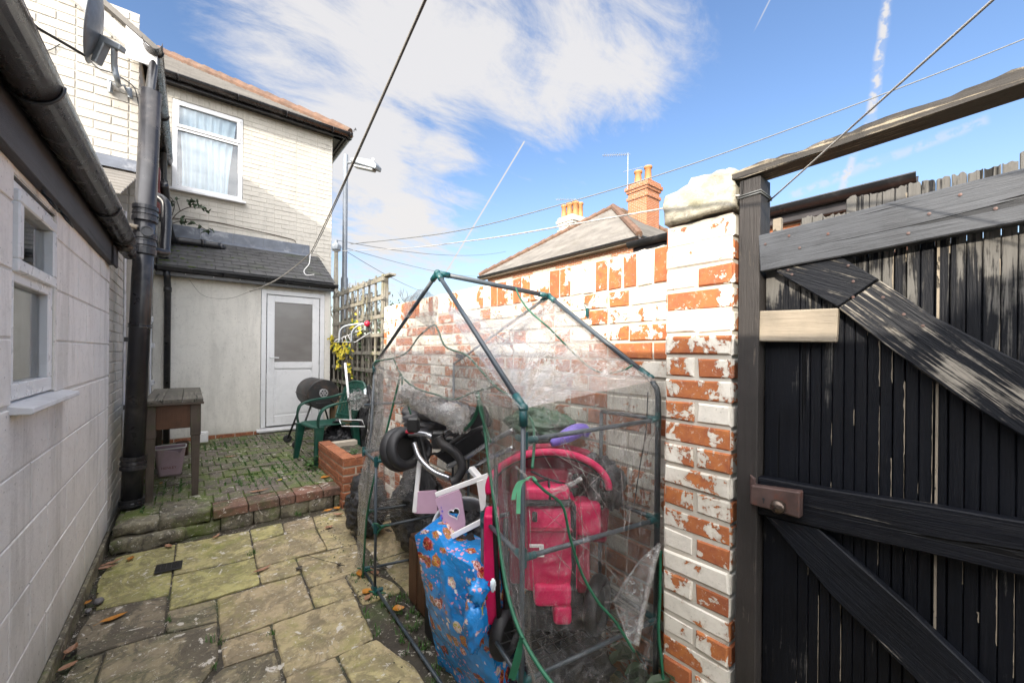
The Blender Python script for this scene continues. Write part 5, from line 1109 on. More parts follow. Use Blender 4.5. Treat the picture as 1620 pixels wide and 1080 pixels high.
pipe([H(NC, 1.13), H(BR, 1.15)]); pipe([H(iNB, 1.145), H(BR, 1.15)]); joints += [H(NC, 1.13), H(BR, 1.15)]
pipe([H(LC, 1.06), H(BL, 1.08)])
for p in (NC, LC, iN, iL): joints.append(H(p, .015))
for j in joints:
    m_ = MB(); m_.lathe(j - Z_ * .028, Z_, [(0, .008), (0, .0118), (.056, .0118), (.056, .008)], 12)
    dirs = []
    for (a, b) in ((NC, BR), (NC, iN), (iN, iNB), (iNB, BR), (LC, BL), (LC, iL), (iL, iLB), (iLB, BL)):
        if (H(a, j.z) - j).length < .01: dirs.append((b - a).normalized())
        if (H(b, j.z) - j).length < .01: dirs.append((a - b).normalized())
    for d in dirs: m_.tube([j, j + d * .045], .0115, 12)
    m_.build('joint', 'teal', gh, smooth=False)
for (j, ends) in ((FP, (ncT, lcT, BP)), (BP, (FP, brT, blT)), (ncT, (FP, NC)), (lcT, (FP, LC)), (brT + Vector((0, .03, .018)), (BP,))):
    m_ = MB()
    for e in ends: d = (Vector(e) - j).normalized(); m_.tube([j, j + d * .055], .0135, 12)
    m_.blob(j, (.016, .016, .016), 0, 1, 0, 12, 8); m_.build('joint', 'teal', gh, smooth=True)
# wire shelves
def wires(a, b, c, d, z, n1, n2, nm):
    m_ = MB()
    for i in range(n1 + 1): t = i / n1; m_.tube([H(a.lerp(b, t), z + .01), H(d.lerp(c, t), z + .01)], .0013, 5)
    for i in range(n2 + 1): t = i / n2; m_.tube([H(a.lerp(d, t), z + .011), H(b.lerp(c, t), z + .011)], .0013, 5)
    m_.build(nm, 'hinge', gh)
wires(NC, BR, iNB, iN, .38, 14, 8, 'wire_shelf'); wires(LC, BL, iLB, iL, .38, 14, 8, 'wire_shelf')
# ---- polythene
def sheet(name, A, B, Cc, D, amp=.03, n=60, mat='film', fr=3.0, seed=0, off=None, edge=.0, keep=None, drape=None, tens=None):
    """film stretched over corners A-B-C-D with creases"""
    A, B, Cc, D = map(Vector, (A, B, Cc, D)); N_ = (B - A).cross(D - A).normalized()
    def fn(u, v):
        p = A.lerp(B, u).lerp(D.lerp(Cc, u), v); e = min(1, 6 * min(u, 1 - u, v, 1 - v) + edge)
        q = p * fr + Vector((seed, 0, seed)); w_ = q + Vector((mn.noise(q * 1.3), mn.noise(q * 1.3 + Vector((9, 0, 0))), 0)) * .6; h = mn.noise(q) - .9 * abs(mn.noise(w_ * 1.9)) - .55 * abs(mn.noise(w_ * 4.1)) - .30 * abs(mn.noise(w_ * 8.7)) + .55
        if tens:
            for (cu, cv, fq, am) in tens: th = math.atan2(v - cv, u - cu); dd = math.hypot(u - cu, v - cv); h += am * math.sin(th * fq + mn.noise(q) * 2.5) * math.exp(-dd * 2.0)
        r = p + N_ * amp * h * e
        if drape: r += drape(u, v)
        return r
    return fn
def film_ob(name, fns, mat, solid=0, nm='film_panel'):
    m_ = MB()
    for (f, nu, nv, keep) in fns:
        b = len(m_.v); m_.grid(f, nu, nv)
        if keep:
            k0 = len(m_.f) - nu * nv; kf = []; 
            for idx in range(nu * nv):
                i, j = divmod(idx, nv)
                if keep((i + .5) / nu, (j + .5) / nv): kf.append(m_.f[k0 + idx])
            m_.f = m_.f[:k0] + kf; m_.r = m_.r[:len(m_.f)]; m_.j = m_.j[:len(m_.f)]; m_.mi = m_.mi[:len(m_.f)]
    return m_.build(nm, mat, gh, smooth=True)
o_ = Vector((-.02, -.012, .0))
FPs = FP + Vector((.0, -.01, -.10)); BPs = BP + Vector((0, -.01, -.02))
# near roof slope
film_ob('r', [(sheet('r', FPs + (ncT - FP) * .05, BPs, brT + Vector((0, 0, .012)), ncT + o_, .035, fr=3.2, seed=2, tens=((0, 1, 26, .35), (1, 1, 18, .3), (0, 0, 14, .3)), drape=lambda u, v: Vector((0, 0, -.10 * math.sin(math.pi * u) * (1 - v) ** 2 - .02 * math.sin(math.pi * v)))), 170, 170, None)], 'filmroof')
# near side wall
film_ob('s', [(sheet('s', H(NC, .02) + Vector((.0, -.035, 0)), H(BR, .02) + Vector((0, -.035, 0)), brT + Vector((.012, -.02, .01)), ncT + Vector((0, -.02, 0)), .030, fr=2.6, seed=5, tens=((1, 1, 30, .4), (0, .6, 24, .5), (1, .3, 16, .5))), 130, 180, None)], 'filmclear')
# far roof slope and far side
film_ob('r2', [(sheet('r2', lcT, blT, BPs, FPs.lerp(lcT, .18), .03, fr=3.0, seed=9, tens=((0, 0, 20, .4),)), 60, 60, None)], 'filmroof')
film_ob('s2', [(sheet('s2', H(LC, .3) + Vector((0, .03, 0)), H(BL, .3) + Vector((0, .03, 0)), blT, lcT, .03, fr=2.5, seed=11), 30, 50, None)], 'film')
# back sheet
film_ob('bk', [(sheet('bk', H(BR, .3), H(BL, .3), blT, brT, .02, fr=2.5, seed=21), 40, 40, None)], 'filmclear')
# front gable: top triangle down to the swag, left curtain, right curtain
def tri(u, v):
    a = lcT.lerp(FPs, u) + o_ * .6; b = lcT.lerp(ncT, u) if False else None; c = lcT.lerp(ncT, u) + Vector((0, 0, 0)); return a
zN, zL = ncT, lcT
def gable(u, v):
    bot = zL.lerp(zN, u); topz = (zL.lerp(FPs, u / .52) if u < .52 else FPs.lerp(zN, (u - .52) / .48)); sw_ = -.07 * math.sin(math.pi * u) ** 1.0
    p = Vector((bot.x, bot.y, bot.z + sw_)).lerp(topz, v) + Vector((-.018, -.006, 0)); q = p * 3.4 + Vector((4, 0, 1)); e = min(1, 5 * min(v + .2, 1 - v, u, 1 - u) + .05)
    th = math.atan2(v - 0, u - 0) ; h = mn.noise(q) - .8 * abs(mn.noise(q * 2.1)) - .5 * abs(mn.noise(q * 4.7)) - .28 * abs(mn.noise(q * 10)) + .5 + .35 * math.sin(th * 24 + mn.noise(q) * 2) * math.exp(-2 * math.hypot(u, v)) + .3 * math.sin(math.atan2(v, 1 - u) * 22) * math.exp(-2 * math.hypot(1 - u, v))
    return p + Vector((-1, 0, 0)) * .028 * h * e
film_ob('g', [(gable, 190, 130, None)], 'film')
# left curtain: from the left leg to the green zip
zipL = [ad(x, y, d) for x, y, d in ((634, 590, 2.40), (622, 640, 2.38), (607, 700, 2.36), (590, 765, 2.36), (580, 820, 2.40), (576, 880, 2.46), (573, 925, 2.52))]
zipR = [ad(x, y, d) for x, y, d in ((757, 620, 1.60), (765, 655, 1.56), (770, 700, 1.50), (778, 760, 1.42), (788, 830, 1.34), (797, 900, 1.26), (812, 975, 1.18), (845, 1040, 1.10), (890, 1100, 1.02))]
def interp(P, t): t = max(0, min(.9999, t)) * (len(P) - 1); i = int(t); return P[i].lerp(P[i + 1], t - i)
legL = [ad(x, y, d) for x, y, d in ((592, 577, 2.60), (590, 620, 2.62), (586, 680, 2.62), (578, 720, 2.62), (567, 760, 2.62), (566, 815, 2.62), (566, 900, 2.62))]
def curtL(u, v):
    a = interp(legL, v); b = interp(zipL, v); p = a.lerp(b, u); q = p * 4; h = math.sin((u * 8 + v * 3) * 2.2 + mn.noise(q) * 2) * .35 + mn.noise(q * 2) * .6 + .3 * mn.noise(q * 6); return p + Vector((-1, -.2, 0)) * .018 * h
legR = [ad(x, y, d) for x, y, d in ((829, 640, 1.22), (832, 700, 1.21), (836, 780, 1.20), (836, 850, 1.20), (838, 930, 1.195), (842, 1000, 1.19), (846, 1060, 1.185), (850, 1130, 1.18), (855, 1200, 1.18))]
def curtR(u, v):
    a = interp(zipR, v); b = interp(legR, v); p = a.lerp(b, u); q = p * 5; h = math.sin(u * 26 + mn.noise(q) * 2.4) * .4 + mn.noise(q * 2) * .6; return p + Vector((-1, -.3, 0)) * .014 * h
film_ob('cl', [(curtL, 40, 70, None)], 'film'); film_ob('cr', [(curtR, 40, 90, None)], 'filmclear')
# flap that hangs over the far slope near the ridge
fa0 = ad(676, 462, 1.95); flp = [ad(x, y, d) for x, y, d in ((637, 468, 2.05), (680, 458, 1.98), (700, 478, 1.90), (655, 520, 2.05), (634, 505, 2.12))]
def flap(u, v):
    a = flp[0].lerp(flp[2], u); b = flp[4].lerp(flp[3] + (flp[2] - flp[0]) * .5, u); p = a.lerp(b, v); q = p * 7; return p + Vector((-.6, -.4, .5)) * .035 * (mn.noise(q) + .5 * mn.noise(q * 2.6)) + Z_ * .035 * math.sin(math.pi * u)
film_ob('fl', [(flap, 30, 30, None)], 'film')
# rolled-up door film
rl = MB(); pth = [ad(x, y, d) for x, y, d in ((640, 618, 2.30), (662, 636, 2.15), (690, 652, 2.0), (712, 655, 1.88), (728, 664, 1.78), (727, 676, 1.74))]; pth = bez(pth, 8)
rl.tube(pth, [.022 + .016 * math.sin(i * .9) ** 2 + .01 * (i % 3) for i in range(len(pth))], 14)
for (x, y, d, r) in ((650, 620, 2.2, .035), (664, 630, 2.1, .035), (686, 642, 2.0, .038), (727, 664, 1.72, .045), (637, 632, 2.28, .035)): rl.blob(ad(x, y, d), (r, r, r * 1.1), .5, 3.5, x, 26, 18)
rl.build('rolled_door_film', 'filmwhite', gh, smooth=True)
# crumpled torn edge at the near side
cm = MB(); E = [ad(x, y, d) for x, y, d in ((1043, 860, 1.50), (1030, 905, 1.44), (1018, 960, 1.38), (1006, 1020, 1.33))]; Ee = [ad(x, y, d) for x, y, d in ((1010, 890, 1.48), (975, 945, 1.42), (985, 985, 1.38), (1000, 1030, 1.33))]
def cr_(u, v): a = interp(E, v); b = interp(Ee, v); p = a.lerp(b, u); q = p * 12; return p + Vector((-.5, -.8, .1)) * .035 * (mn.noise(q) + .6 * mn.noise(q * 2.4) + .3 * mn.noise(q * 5))
cm.grid(cr_, 40, 60); cm.tube(bez(E, 6), .010, 7); cm.tube(bez(Ee, 6), .004, 6); cm.tube(bez([E[0], Ee[0], Ee[1], ad(955, 952, 1.42)], 6), .0035, 6)
cm.build('crumpled_film_edge', 'filmwhite', gh, smooth=True)
for pts in (((870, 775), (890, 770), (920, 755)), ((872, 783), (900, 770), (921, 757)), ((815, 737), (828, 748), (836, 760))): cm = MB(); cm.tube(bez([ad(x, y, 1.22) for x, y in pts], 6), [.0015 + .004 * abs(math.sin(i)) for i in range(13)], 6); cm.build('bright_film_crease', 'filmwhite', gh)
# milky strips along taut folds: glints put into the sheet as shapes
def rs(A, B, Cc, D_, u, v): return A.lerp(B, u).lerp(D_.lerp(Cc, u), v)
rf_ = (FPs + (ncT - FP) * .05, BPs, brT + Vector((0, 0, .012)), ncT + o_); sf_ = (H(NC, .02) + Vector((.0, -.035, 0)), H(BR, .02) + Vector((0, -.035, 0)), brT + Vector((.012, -.02, .01)), ncT + Vector((0, -.02, 0)))
gf_ = (lcT, ncT, FPs, FPs)
fr_ = random.Random(5)
def glint_fold(q, a, b, nrm, r=.0016, bow=.012):
    P0, P1 = rs(*q, *a), rs(*q, *b); k1 = fr_.uniform(-1, 1); pts = []
    for i in range(13):
        t = i / 12; p = P0.lerp(P1, t); pts.append(p + nrm * (.012 + bow * math.sin(math.pi * t) * k1 + .006 * mn.noise(p * 22)) + Vector((0, 0, 1)) * .012 * mn.noise(p * 8 + Vector((k1 * 9, 0, 0))))
    m_ = MB(); m_.tube(pts, [.0003 + r * math.sin(math.pi * i / 12) * (.5 + abs(mn.noise(p * 25))) for i, p in enumerate(pts)], 5); m_.build('bright_film_crease', 'filmwhite', gh, smooth=True)
nrf = Vector((-.35, -.75, .6)).normalized()
for i in range(9): glint_fold(rf_, (fr_.uniform(0, .06), fr_.uniform(.88, 1)), (fr_.uniform(.3, .95), fr_.uniform(.25, .95)), nrf)
for i in range(7): glint_fold(rf_, (fr_.uniform(.9, 1), fr_.uniform(.85, 1)), (fr_.uniform(.2, .7), fr_.uniform(.3, .95)), nrf)
for i in range(6): glint_fold(rf_, (fr_.uniform(0, .3), fr_.uniform(0, .1)), (fr_.uniform(.1, .6), fr_.uniform(.3, .8)), nrf)
for i in range(8): glint_fold(sf_, (fr_.uniform(.0, .1), fr_.uniform(.55, 1)), (fr_.uniform(.25, .8), fr_.uniform(.35, .9)), -Y_)
for i in range(8): a_ = fr_.uniform(.02, .9); glint_fold(sf_, (a_, fr_.uniform(.3, .6)), (a_ + fr_.uniform(-.1, .1), fr_.uniform(.65, .97)), -Y_)
for i in range(7): glint_fold(sf_, (fr_.uniform(.85, .98), fr_.uniform(.3, .5)), (fr_.uniform(.3, .8), fr_.uniform(.1, .7)), -Y_)
for i in range(12):
    t1_, t2_ = fr_.uniform(0, .55), fr_.uniform(.25, 1); u1_, u2_ = fr_.uniform(.1, .9), fr_.uniform(.1, .9); P0 = interp(legL, t1_).lerp(interp(zipL, t1_), u1_ * .3); P1 = interp(legL, t2_).lerp(interp(zipL, t2_), u2_)
    glint_fold((P0, P1, P1, P0), (0, 0), (1, 0), -X_, .0018)
for i in range(10):
    t1_ = fr_.uniform(.02, .7); t2_ = min(.98, t1_ + fr_.uniform(.1, .35)); u1_ = fr_.uniform(.1, .9); P0 = interp(zipR, t1_).lerp(interp(legR, t1_), u1_); P1 = interp(zipR, t2_).lerp(interp(legR, t2_), u1_ + fr_.uniform(-.1, .1))
    glint_fold((P0, P1, P1, P0), (0, 0), (1, 0), -X_, .0011)
# green binding tape and ties
def tape(pts, r=.0045, mat='greenpipe', n=8): m_ = MB(); m_.tube(bez(pts, n), r, 7); m_.build('binding_tape', mat, gh, smooth=True)
T = lambda L_, d0, d1: [ad(x, y, d0 + (d1 - d0) * i / (len(L_) - 1)) for i, (x, y) in enumerate(L_)]
tape(zipL, .006); tape([interp(zipR, t / 10) + Vector((-.003, 0, 0)) for t in range(11)], .006)
tape(T([(593, 580), (595, 572), (625, 566), (645, 556), (663, 532), (684, 515), (692, 520), (705, 548), (738, 562), (760, 585), (785, 612), (812, 630), (828, 648), (842, 668), (845, 700), (842, 740)], 2.56, 1.20), .0048)
tape(T([(622, 566), (634, 592), (655, 612), (690, 624), (716, 632), (750, 620), (785, 610)], 2.45, 1.38), .0045)
tape(T([(636, 595), (637, 620), (645, 640), (650, 655)], 2.35, 2.25), .005)
tape(T([(816, 455), (822, 470), (838, 492), (870, 520), (905, 556), (935, 582), (960, 590), (985, 586), (1000, 578)], 1.86, 1.58), .0042)
tape(T([(843, 758), (862, 776), (890, 800), (902, 850), (920, 905), (945, 950), (975, 985), (1003, 1030)], 1.22, 1.30), .0045)
tape(T([(1045, 870), (1044, 940), (1042, 1000), (1048, 1060), (1052, 1120)], 1.50, 1.45), .006)
tape(T([(1025, 620), (1022, 680), (1012, 740), (1003, 800)], 1.56, 1.56), .0022, 'blackwire')
tape(T([(754, 620), (757, 640), (748, 665), (735, 680)], 1.60, 1.72), .008)
tape(T([(756, 622), (760, 650), (776, 700)], 1.60, 1.5), .006)
m_ = MB()
for (pts, w) in (([(833, 758), (822, 762), (815, 775), (812, 790)], .012), ([(833, 758), (822, 768), (820, 812)], .012), ([(833, 757), (842, 753), (848, 760)], .008)):
    P_ = bez(T(pts, 1.17, 1.17), 5); b = len(m_.v)
    for p in P_: m_.v += [p - Rt * w * .5, p + Rt * w * .5]
    for i in range(len(P_) - 1): m_.face(b + 2 * i, b + 2 * i + 1, b + 2 * i + 3, b + 2 * i + 2)
m_.build('ribbon_tie', 'paleribbon', gh, solid=.0015)
m_ = MB()
for (pts, w) in (([(826, 1008), (818, 1035), (808, 1072)], .014), ([(824, 1008), (822, 1040), (812, 1075)], .01)):
    P_ = bez(T(pts, 1.13, 1.13), 5); b = len(m_.v)
    for i, p in enumerate(P_): m_.v += [p - Rt * w * .5, p + Rt * w * .5]
    for i in range(len(P_) - 1): m_.face(b + 2 * i, b + 2 * i + 1, b + 2 * i + 3, b + 2 * i + 2)
m_.build('ribbon_tie', 'greenpipe', gh, solid=.0015)
for (x, y, d) in ((603, 835, 2.32), (596, 942, 2.33), (577, 905, 2.55), (582, 812, 2.58)):
    m_ = MB(); c = ad(x, y, d)
    for a in (.3, 2.6, 4.2): e = c + (Rt * math.cos(a) + Up * math.sin(a)) * .055; m_.tube([c, c.lerp(e, .5) + Up * .01, e], [.008, .006, .003], 6)
    m_.build('ribbon_tie', 'greenpipe', gh, smooth=True)
m_ = MB(); c = ad(727, 563, 1.69); u_ = (ad(738, 563, 1.66) - ad(716, 557, 1.72)).normalized(); v_ = Up; b = len(m_.v)
m_.frame(c, u_, (v_ - u_ * v_.dot(u_)).normalized(), u_.cross(v_).normalized(), -.024, .024, -.011, .009, -.001, .001); m_.build('maker_label', 'lead', gh, bevel=.001)

# ================================================================== CLUTTER INSIDE THE GREENHOUSE
D = 1.95
pc_ = thing('folded_pushchair', 'folded black and silver pushchair with a thick foam wheel', 'pushchair', ad(690, 740, 1.95))
def torus(mb, c, A, r, t, seg=40, ts=14, flat=1.0):
    A = Vector(A).normalized(); u = A.orthogonal().normalized(); w = A.cross(u); b = len(mb.v)
    for i in range(seg):
        a = 2 * math.pi * i / seg; d = u * math.cos(a) + w * math.sin(a)
        for k in range(ts): q = 2 * math.pi * k / ts; mb.v.append(c + d * (r + t * math.cos(q)) + A * t * math.sin(q) * flat)
    for i in range(seg):
        for k in range(ts): mb.face(b + i * ts + k, b + i * ts + (k + 1) % ts, b + ((i + 1) % seg) * ts + (k + 1) % ts, b + ((i + 1) % seg) * ts + k)
    return mb
wa = (Fw * -.62 + Rt * .78 + Up * .22).normalized()
c = ad(633, 710, 2.02); m_ = MB(); torus(m_, c, wa, .085, .026, flat=1.3); torus(m_, c + wa * .045, wa, .080, .024, flat=1.3); wh = m_.build('wheel', 'rubber', pc_, smooth=True)
m_ = MB(); m_.lathe(c - wa * .022, wa, [(0, .001), (0, .05), (.006, .066), (.060, .066), (.066, .05), (.066, .001)], 24); m_.build('wheel_hub', 'hinge', wh)
c2 = ad(664, 712, 2.16); m_ = MB(); torus(m_, c2, wa, .055, .020, flat=1.3); wh2 = m_.build('wheel', 'rubber', pc_, smooth=True)
m_ = MB(); m_.lathe(c2 - wa * .012, wa, [(0, .001), (0, .04), (.024, .045), (.024, .001)], 20); m_.build('wheel_hub', 'hinge', wh2)
for (pts, d0, d1, r) in (([(648, 687), (668, 686), (690, 694), (702, 706)], 1.95, 1.85, .0135), ([(655, 700), (664, 724), (685, 745), (712, 756)], 1.95, 1.86, .013), ([(708, 738), (740, 722), (775, 699), (812, 680)], 1.86, 1.72, .011), ([(722, 752), (750, 738), (778, 722), (812, 708)], 1.86, 1.70, .011), ([(690, 690), (712, 680), (740, 665)], 1.95, 1.85, .007)):
    m_ = MB(); m_.tube(bez(T(pts, d0, d1), 6), r, 12); m_.build('silver_tube', 'chrome', pc_, smooth=True)
for (pts, d0, d1, r) in (([(693, 690), (700, 702), (716, 712), (728, 726), (731, 742), (723, 757), (714, 762)], 1.82, 1.80, (.020)), ([(700, 712), (730, 690), (765, 676)], 1.85, 1.75, .011), ([(650, 670), (662, 682), (672, 720), (676, 735)], 2.0, 1.95, .011)):
    m_ = MB(); m_.tube(bez(T(pts, d0, d1), 6), r, 12); m_.build('black_handle', 'rubber', pc_, smooth=True)
m_ = MB(); P_ = [ad(686, 720, 1.93), ad(760, 676, 1.80), ad(776, 706, 1.80), ad(712, 738, 1.90)]; m_.prism(P_, Fw * .03); m_.build('fabric_panel', 'blackcloth', pc_, bevel=.008)
m_ = MB(); P_ = [ad(700, 695, 1.98), ad(765, 640, 1.86), ad(780, 672, 1.86), ad(728, 702, 1.94)]; m_.prism(P_, Fw * .05); m_.build('fabric_panel', 'blackcloth', pc_, bevel=.012)
for (x, y, w_, h_) in ((654, 672, .028, .034), (693, 696, .03, .04), (712, 700, .024, .028)):
    m_ = MB(); c = ad(x, y, 1.88); m_.frame(c, Rt, Up, -Fw, -w_, w_, -h_, h_, -.015, .015); m_.build('hinge_block', 'hinge', pc_, bevel=.008)
m_ = MB(); m_.tube(T([(642, 683), (656, 684)], 1.93, 1.93), .008, 8); m_.build('red_button', 'redball', pc_)
# ---- pink and white toy furniture
ty = thing('toy_cupboard', 'pink and white wooden toy cupboard with a heart shaped cutout', 'toy furniture', ad(720, 830, 1.8))
def quadpanel(P, th=.012):
    m_ = MB(); m_.prism(P, Fw * th); return m_
tl, tr2, br2, bl2 = ad(690, 782, 1.72), ad(772, 752, 1.66), ad(766, 822, 1.62), ad(707, 852, 1.66)
for (a, b) in ((tl, tr2), (bl2, br2)): plank('frame_bar', a, b, .020, .018, 'white', ty, wdir=Up, bevel=.002)
# panel with a heart hole: ring of quads between outline and heart
a, b, c_, d_ = tl + Up * -.006, tl.lerp(tr2, .50) + Up * -.006, bl2.lerp(br2, .50), bl2
uu = (b - a); vv = (d_ - a); m_ = MB(); nh = 40; hp_ = []
cen = a + uu * .50 + vv * .52
ex = uu.normalized(); ey = (ex.cross(Fw)).normalized(); ey = -ey if ey.dot(Up) < 0 else ey
for i in range(nh):
    t = 2 * math.pi * i / nh; x = 16 * math.sin(t) ** 3; y = 13 * math.cos(t) - 5 * math.cos(2 * t) - 2 * math.cos(3 * t) - math.cos(4 * t); hp_.append(cen + (ex * x + ey * y) * .0016)
outl = []
for p in hp_:
    d = (p - cen); 
    # cast to the quad border
    best = None
    for (s, e) in ((a, b), (b, c_), (c_, d_), (d_, a)):
        n_ = (e - s).cross(Fw); dn = d.dot(n_); 
        if abs(dn) < 1e-9: continue
        t = (s - cen).dot(n_) / dn
        if t > 0 and (best is None or t < best): best = t
    outl.append(cen + d * best)
for off in (Vector(), Fw * .010):
    bb_ = len(m_.v); m_.v += [p + off for p in hp_] + [p + off for p in outl]
    for i in range(nh): m_.face(bb_ + i, bb_ + (i + 1) % nh, bb_ + nh + (i + 1) % nh, bb_ + nh + i)
for i in range(nh): m_.face(i, (i + 1) % nh, 2 * nh + (i + 1) % nh, 2 * nh + i); m_.face(nh + i, nh + (i + 1) % nh, 3 * nh + (i + 1) % nh, 3 * nh + i)
m_.build('pink_panel', 'pinktoy', ty)
m_ = MB(); hpath = [p - Fw * .001 for p in hp_]; m_.tube(hpath, .0018, 5, closed=True); m_.build('heart_edge', 'white', ty)
sd_ = quadpanel([ad(754, 762, 1.64), ad(770, 756, 1.64), ad(768, 800, 1.63), ad(761, 812, 1.63)], .01); sd_.build('side_panel', 'white', ty)
sp2 = quadpanel([ad(656, 778, 1.98), ad(690, 776, 1.93), ad(692, 812, 1.92), ad(655, 812, 1.97)], .012); sp2.build('pink_panel', 'pinktoy', ty)
plank('frame_bar', ad(664, 728, 2.0), ad(656, 810, 1.97), .022, .018, 'white', ty, wdir=Rt); plank('frame_bar', ad(745, 740, 1.78), ad(770, 770, 1.7), .022, .03, 'white', ty, wdir=Up)
m_ = MB()
for (x, y) in ((699, 802), (700, 808), (698, 815), (703, 804), (705, 829), (704, 826), (699, 819)): m_.lathe(ad(x, y, 1.685), -Fw, [(0, .005), (.0008, .005), (.0009, .0001)], 7)
m_.build('blue_stickers', 'purple', ty)
# ---- grey tub with a black liner
gb_ = thing('grey_tub', 'grey plastic tub with a black bag inside under the toy cupboard', 'tub', ad(728, 900, 1.85))
cT = ad(735, 838, 1.78); m_ = MB(); Ax = (Up * .62 - Fw * .75 + Rt * .1).normalized()
m_.lathe(cT, Ax, [(-.30, .10), (-.02, .135), (-.015, .146), (0, .150), (.004, .146), (0, .138), (-.02, .130), (-.25, .10), (-.25, .001)], 40); m_.build('tub_shell', 'greyplastic', gb_, smooth=True)
m_ = MB(); m_.blob(cT - Ax * .03, (.118, .118, .07), .35, 3.5, 8, 48, 30); m_.build('bin_liner', 'bin', gb_, smooth=True)
# ---- gift wrapped parcel
gw = thing('wrapped_parcel', 'tall parcel in creased blue gift wrap leaning inside the greenhouse door', 'parcel', (.93, 1.35, 0))
m_ = MB()
Ft = [ad(x, y, d) for x, y, d in ((655, 842, 1.62), (752, 905, 1.42))]; dB = Vector((.30, .02, 0))
prof = [ad(656, 846, 1.62), ad(668, 838, 1.62), ad(690, 840, 1.60), ad(705, 870, 1.57), ad(745, 895, 1.48), ad(758, 925, 1.45)]
def par(u, v):
    # u around (0-1), v down
    top = interp(prof, min(1, u * 1.0)); t = v
    bot = Vector((.885 + (u) * .05, 1.62 - .44 * u, .0)); p = top.lerp(bot, t)
    q = p * 7; h = mn.noise(q) * .6 + .45 * abs(mn.noise(q * 2.3)) + .25 * mn.noise(q * 5) + .25 * math.sin((u * 3 + v * 7) * 4 + mn.noise(q * .6) * 4) * .5
    return p + Vector((-.75, -.55, 0)) * .016 * h * min(1, 5 * v + .2) + Vector((-.04, -.03, 0)) * math.sin(math.pi * min(1, t * 1.1)) * math.sin(math.pi * u)
m_.grid(par, 80, 110)
def parb(u, v): p = par(u, v); return p + Vector((.16, .10, 0)) * (1 - .2 * v)
m_.grid(parb, 30, 30)
def edge_s(us, flip):
    def f(u, v): return par(us, v).lerp(parb(us, v), u)
    return f
m_.grid(edge_s(0, 0), 10, 60); m_.grid(edge_s(1, 0), 10, 60); m_.grid(lambda u, v: par(v, 0).lerp(parb(v, 0), u), 8, 60)
m_.build('wrapped_box', 'wrap', gw, smooth=True)
m_ = MB(); m_.blob(ad(780, 925, 1.42), (.010, .010, .022), .3, 3, 6, 18, 12); m_.build('loose_wrap_end', 'curtain', gw, smooth=True)
m_ = MB(); m_.blob(ad(757, 935, 1.42), (.035, .035, .04), .3, 3, 12, 24, 16); m_.blob(ad(752, 985, 1.42), (.04, .04, .09), .25, 3, 15, 24, 16); m_.build('wrap_fold', 'wrap', gw, smooth=True)
# ---- hot pink pushchair/buggy seat
pk = thing('pink_buggy', 'bright pink child buggy with a dark hood standing in the greenhouse', 'buggy', ad(880, 900, 1.45))
Dp = 1.50
# hood: half bowl
hc = ad(866, 768, Dp + .06)
def hood(u, v):
    a = math.pi * (-.10 + 1.10 * u); x = -math.cos(a) * .225; z = math.sin(a) * (.140 if math.sin(a) > 0 else .10); s = 1 - .97 * v ** 1.6; dpt = .02 + .15 * math.sin(v * math.pi / 2)
    return hc + Rt * (x * s + .02 * v) + Up * (z * s - .055 * v + .004) + Fw * (dpt - .07)
m_ = MB(); m_.grid(hood, 48, 20); m_.build('hood', 'darkred', pk, smooth=True, solid=.006)
m_ = MB(); m_.tube([hood(u / 40, 0) - Fw * .004 for u in range(2, 41)], .013, 10); m_.build('hood_rim', 'magenta', pk, smooth=True)
m_ = MB(); m_.tube([hood(u / 40, .10) - Up * .008 for u in range(1, 41)], .010, 8); m_.build('hood_trim', 'blackcloth', pk, smooth=True)
def slab_(x0, y0, x1, y1, d, th, bev=.02): m_ = MB(); m_.prism([ad(x0, y0, d), ad(x0, y1, d), ad(x1, y1, d), ad(x1, y0, d)], Fw * th); return m_
slab_(806, 742, 900, 800, Dp + .06, .03).build('seat_back', 'darkred', pk, bevel=.02, seg=3)
def body(u, v):
    x = 832 + 80 * u; y = 800 + 130 * v; p = ad(x, y, Dp - .03); b_ = math.sin(math.pi * u) ** .5 * math.sin(math.pi * min(1, v * .9 + .05)) ** .4; return p - Fw * (.05 * b_ + .008 * mn.noise(p * 14)) 
m_ = MB(); m_.grid(body, 40, 40); m_.prism([ad(830, 798, Dp - .03), ad(830, 930, Dp - .03), ad(913, 930, Dp - .03), ad(913, 798, Dp - .03)], Fw * .14); m_.build('seat_body', 'magenta', pk, smooth=False)
slab_(826, 771, 902, 794, Dp - .05, .10).build('seat_cushion', 'magenta', pk, bevel=.018, seg=3)
slab_(912, 796, 952, 850, Dp + .02, .10).build('side_wing', 'magenta', pk, bevel=.02, seg=3)
slab_(845, 926, 905, 962, Dp - .08, .12).build('foot_pouch', 'magenta', pk, bevel=.018, seg=3)
slab_(765, 815, 789, 990, Dp - .02, .10).build('side_panel', 'magenta', pk, bevel=.012, seg=3)
slab_(876, 960, 905, 990, Dp - .08, .08).build('foot_rest', 'magenta', pk, bevel=.014, seg=3)
slab_(822, 794, 906, 801, Dp - .07, .05).build('black_strap', 'blackcloth', pk, bevel=.003)
m_ = MB(); m_.tube(T([(840, 745), (868, 758), (870, 790)], Dp - .01, Dp - .05), .005, 8); m_.tube(T([(845, 762), (868, 758), (905, 768)], Dp - .01, Dp), .005, 8); m_.build('harness', 'blackcloth', pk, smooth=True)
m_ = MB()
for (x, y, w_, h_) in ((855, 878, 12, 5), (848, 884 - 20, 20, 3), (857, 868, 7, 10)): m_.prism([ad(x - w_ / 2, y - h_ / 2, Dp - .092), ad(x - w_ / 2, y + h_ / 2, Dp - .092), ad(x + w_ / 2, y + h_ / 2, Dp - .092), ad(x + w_ / 2, y - h_ / 2, Dp - .092)], Fw * .012)
m_.build('white_patch', 'white', pk)
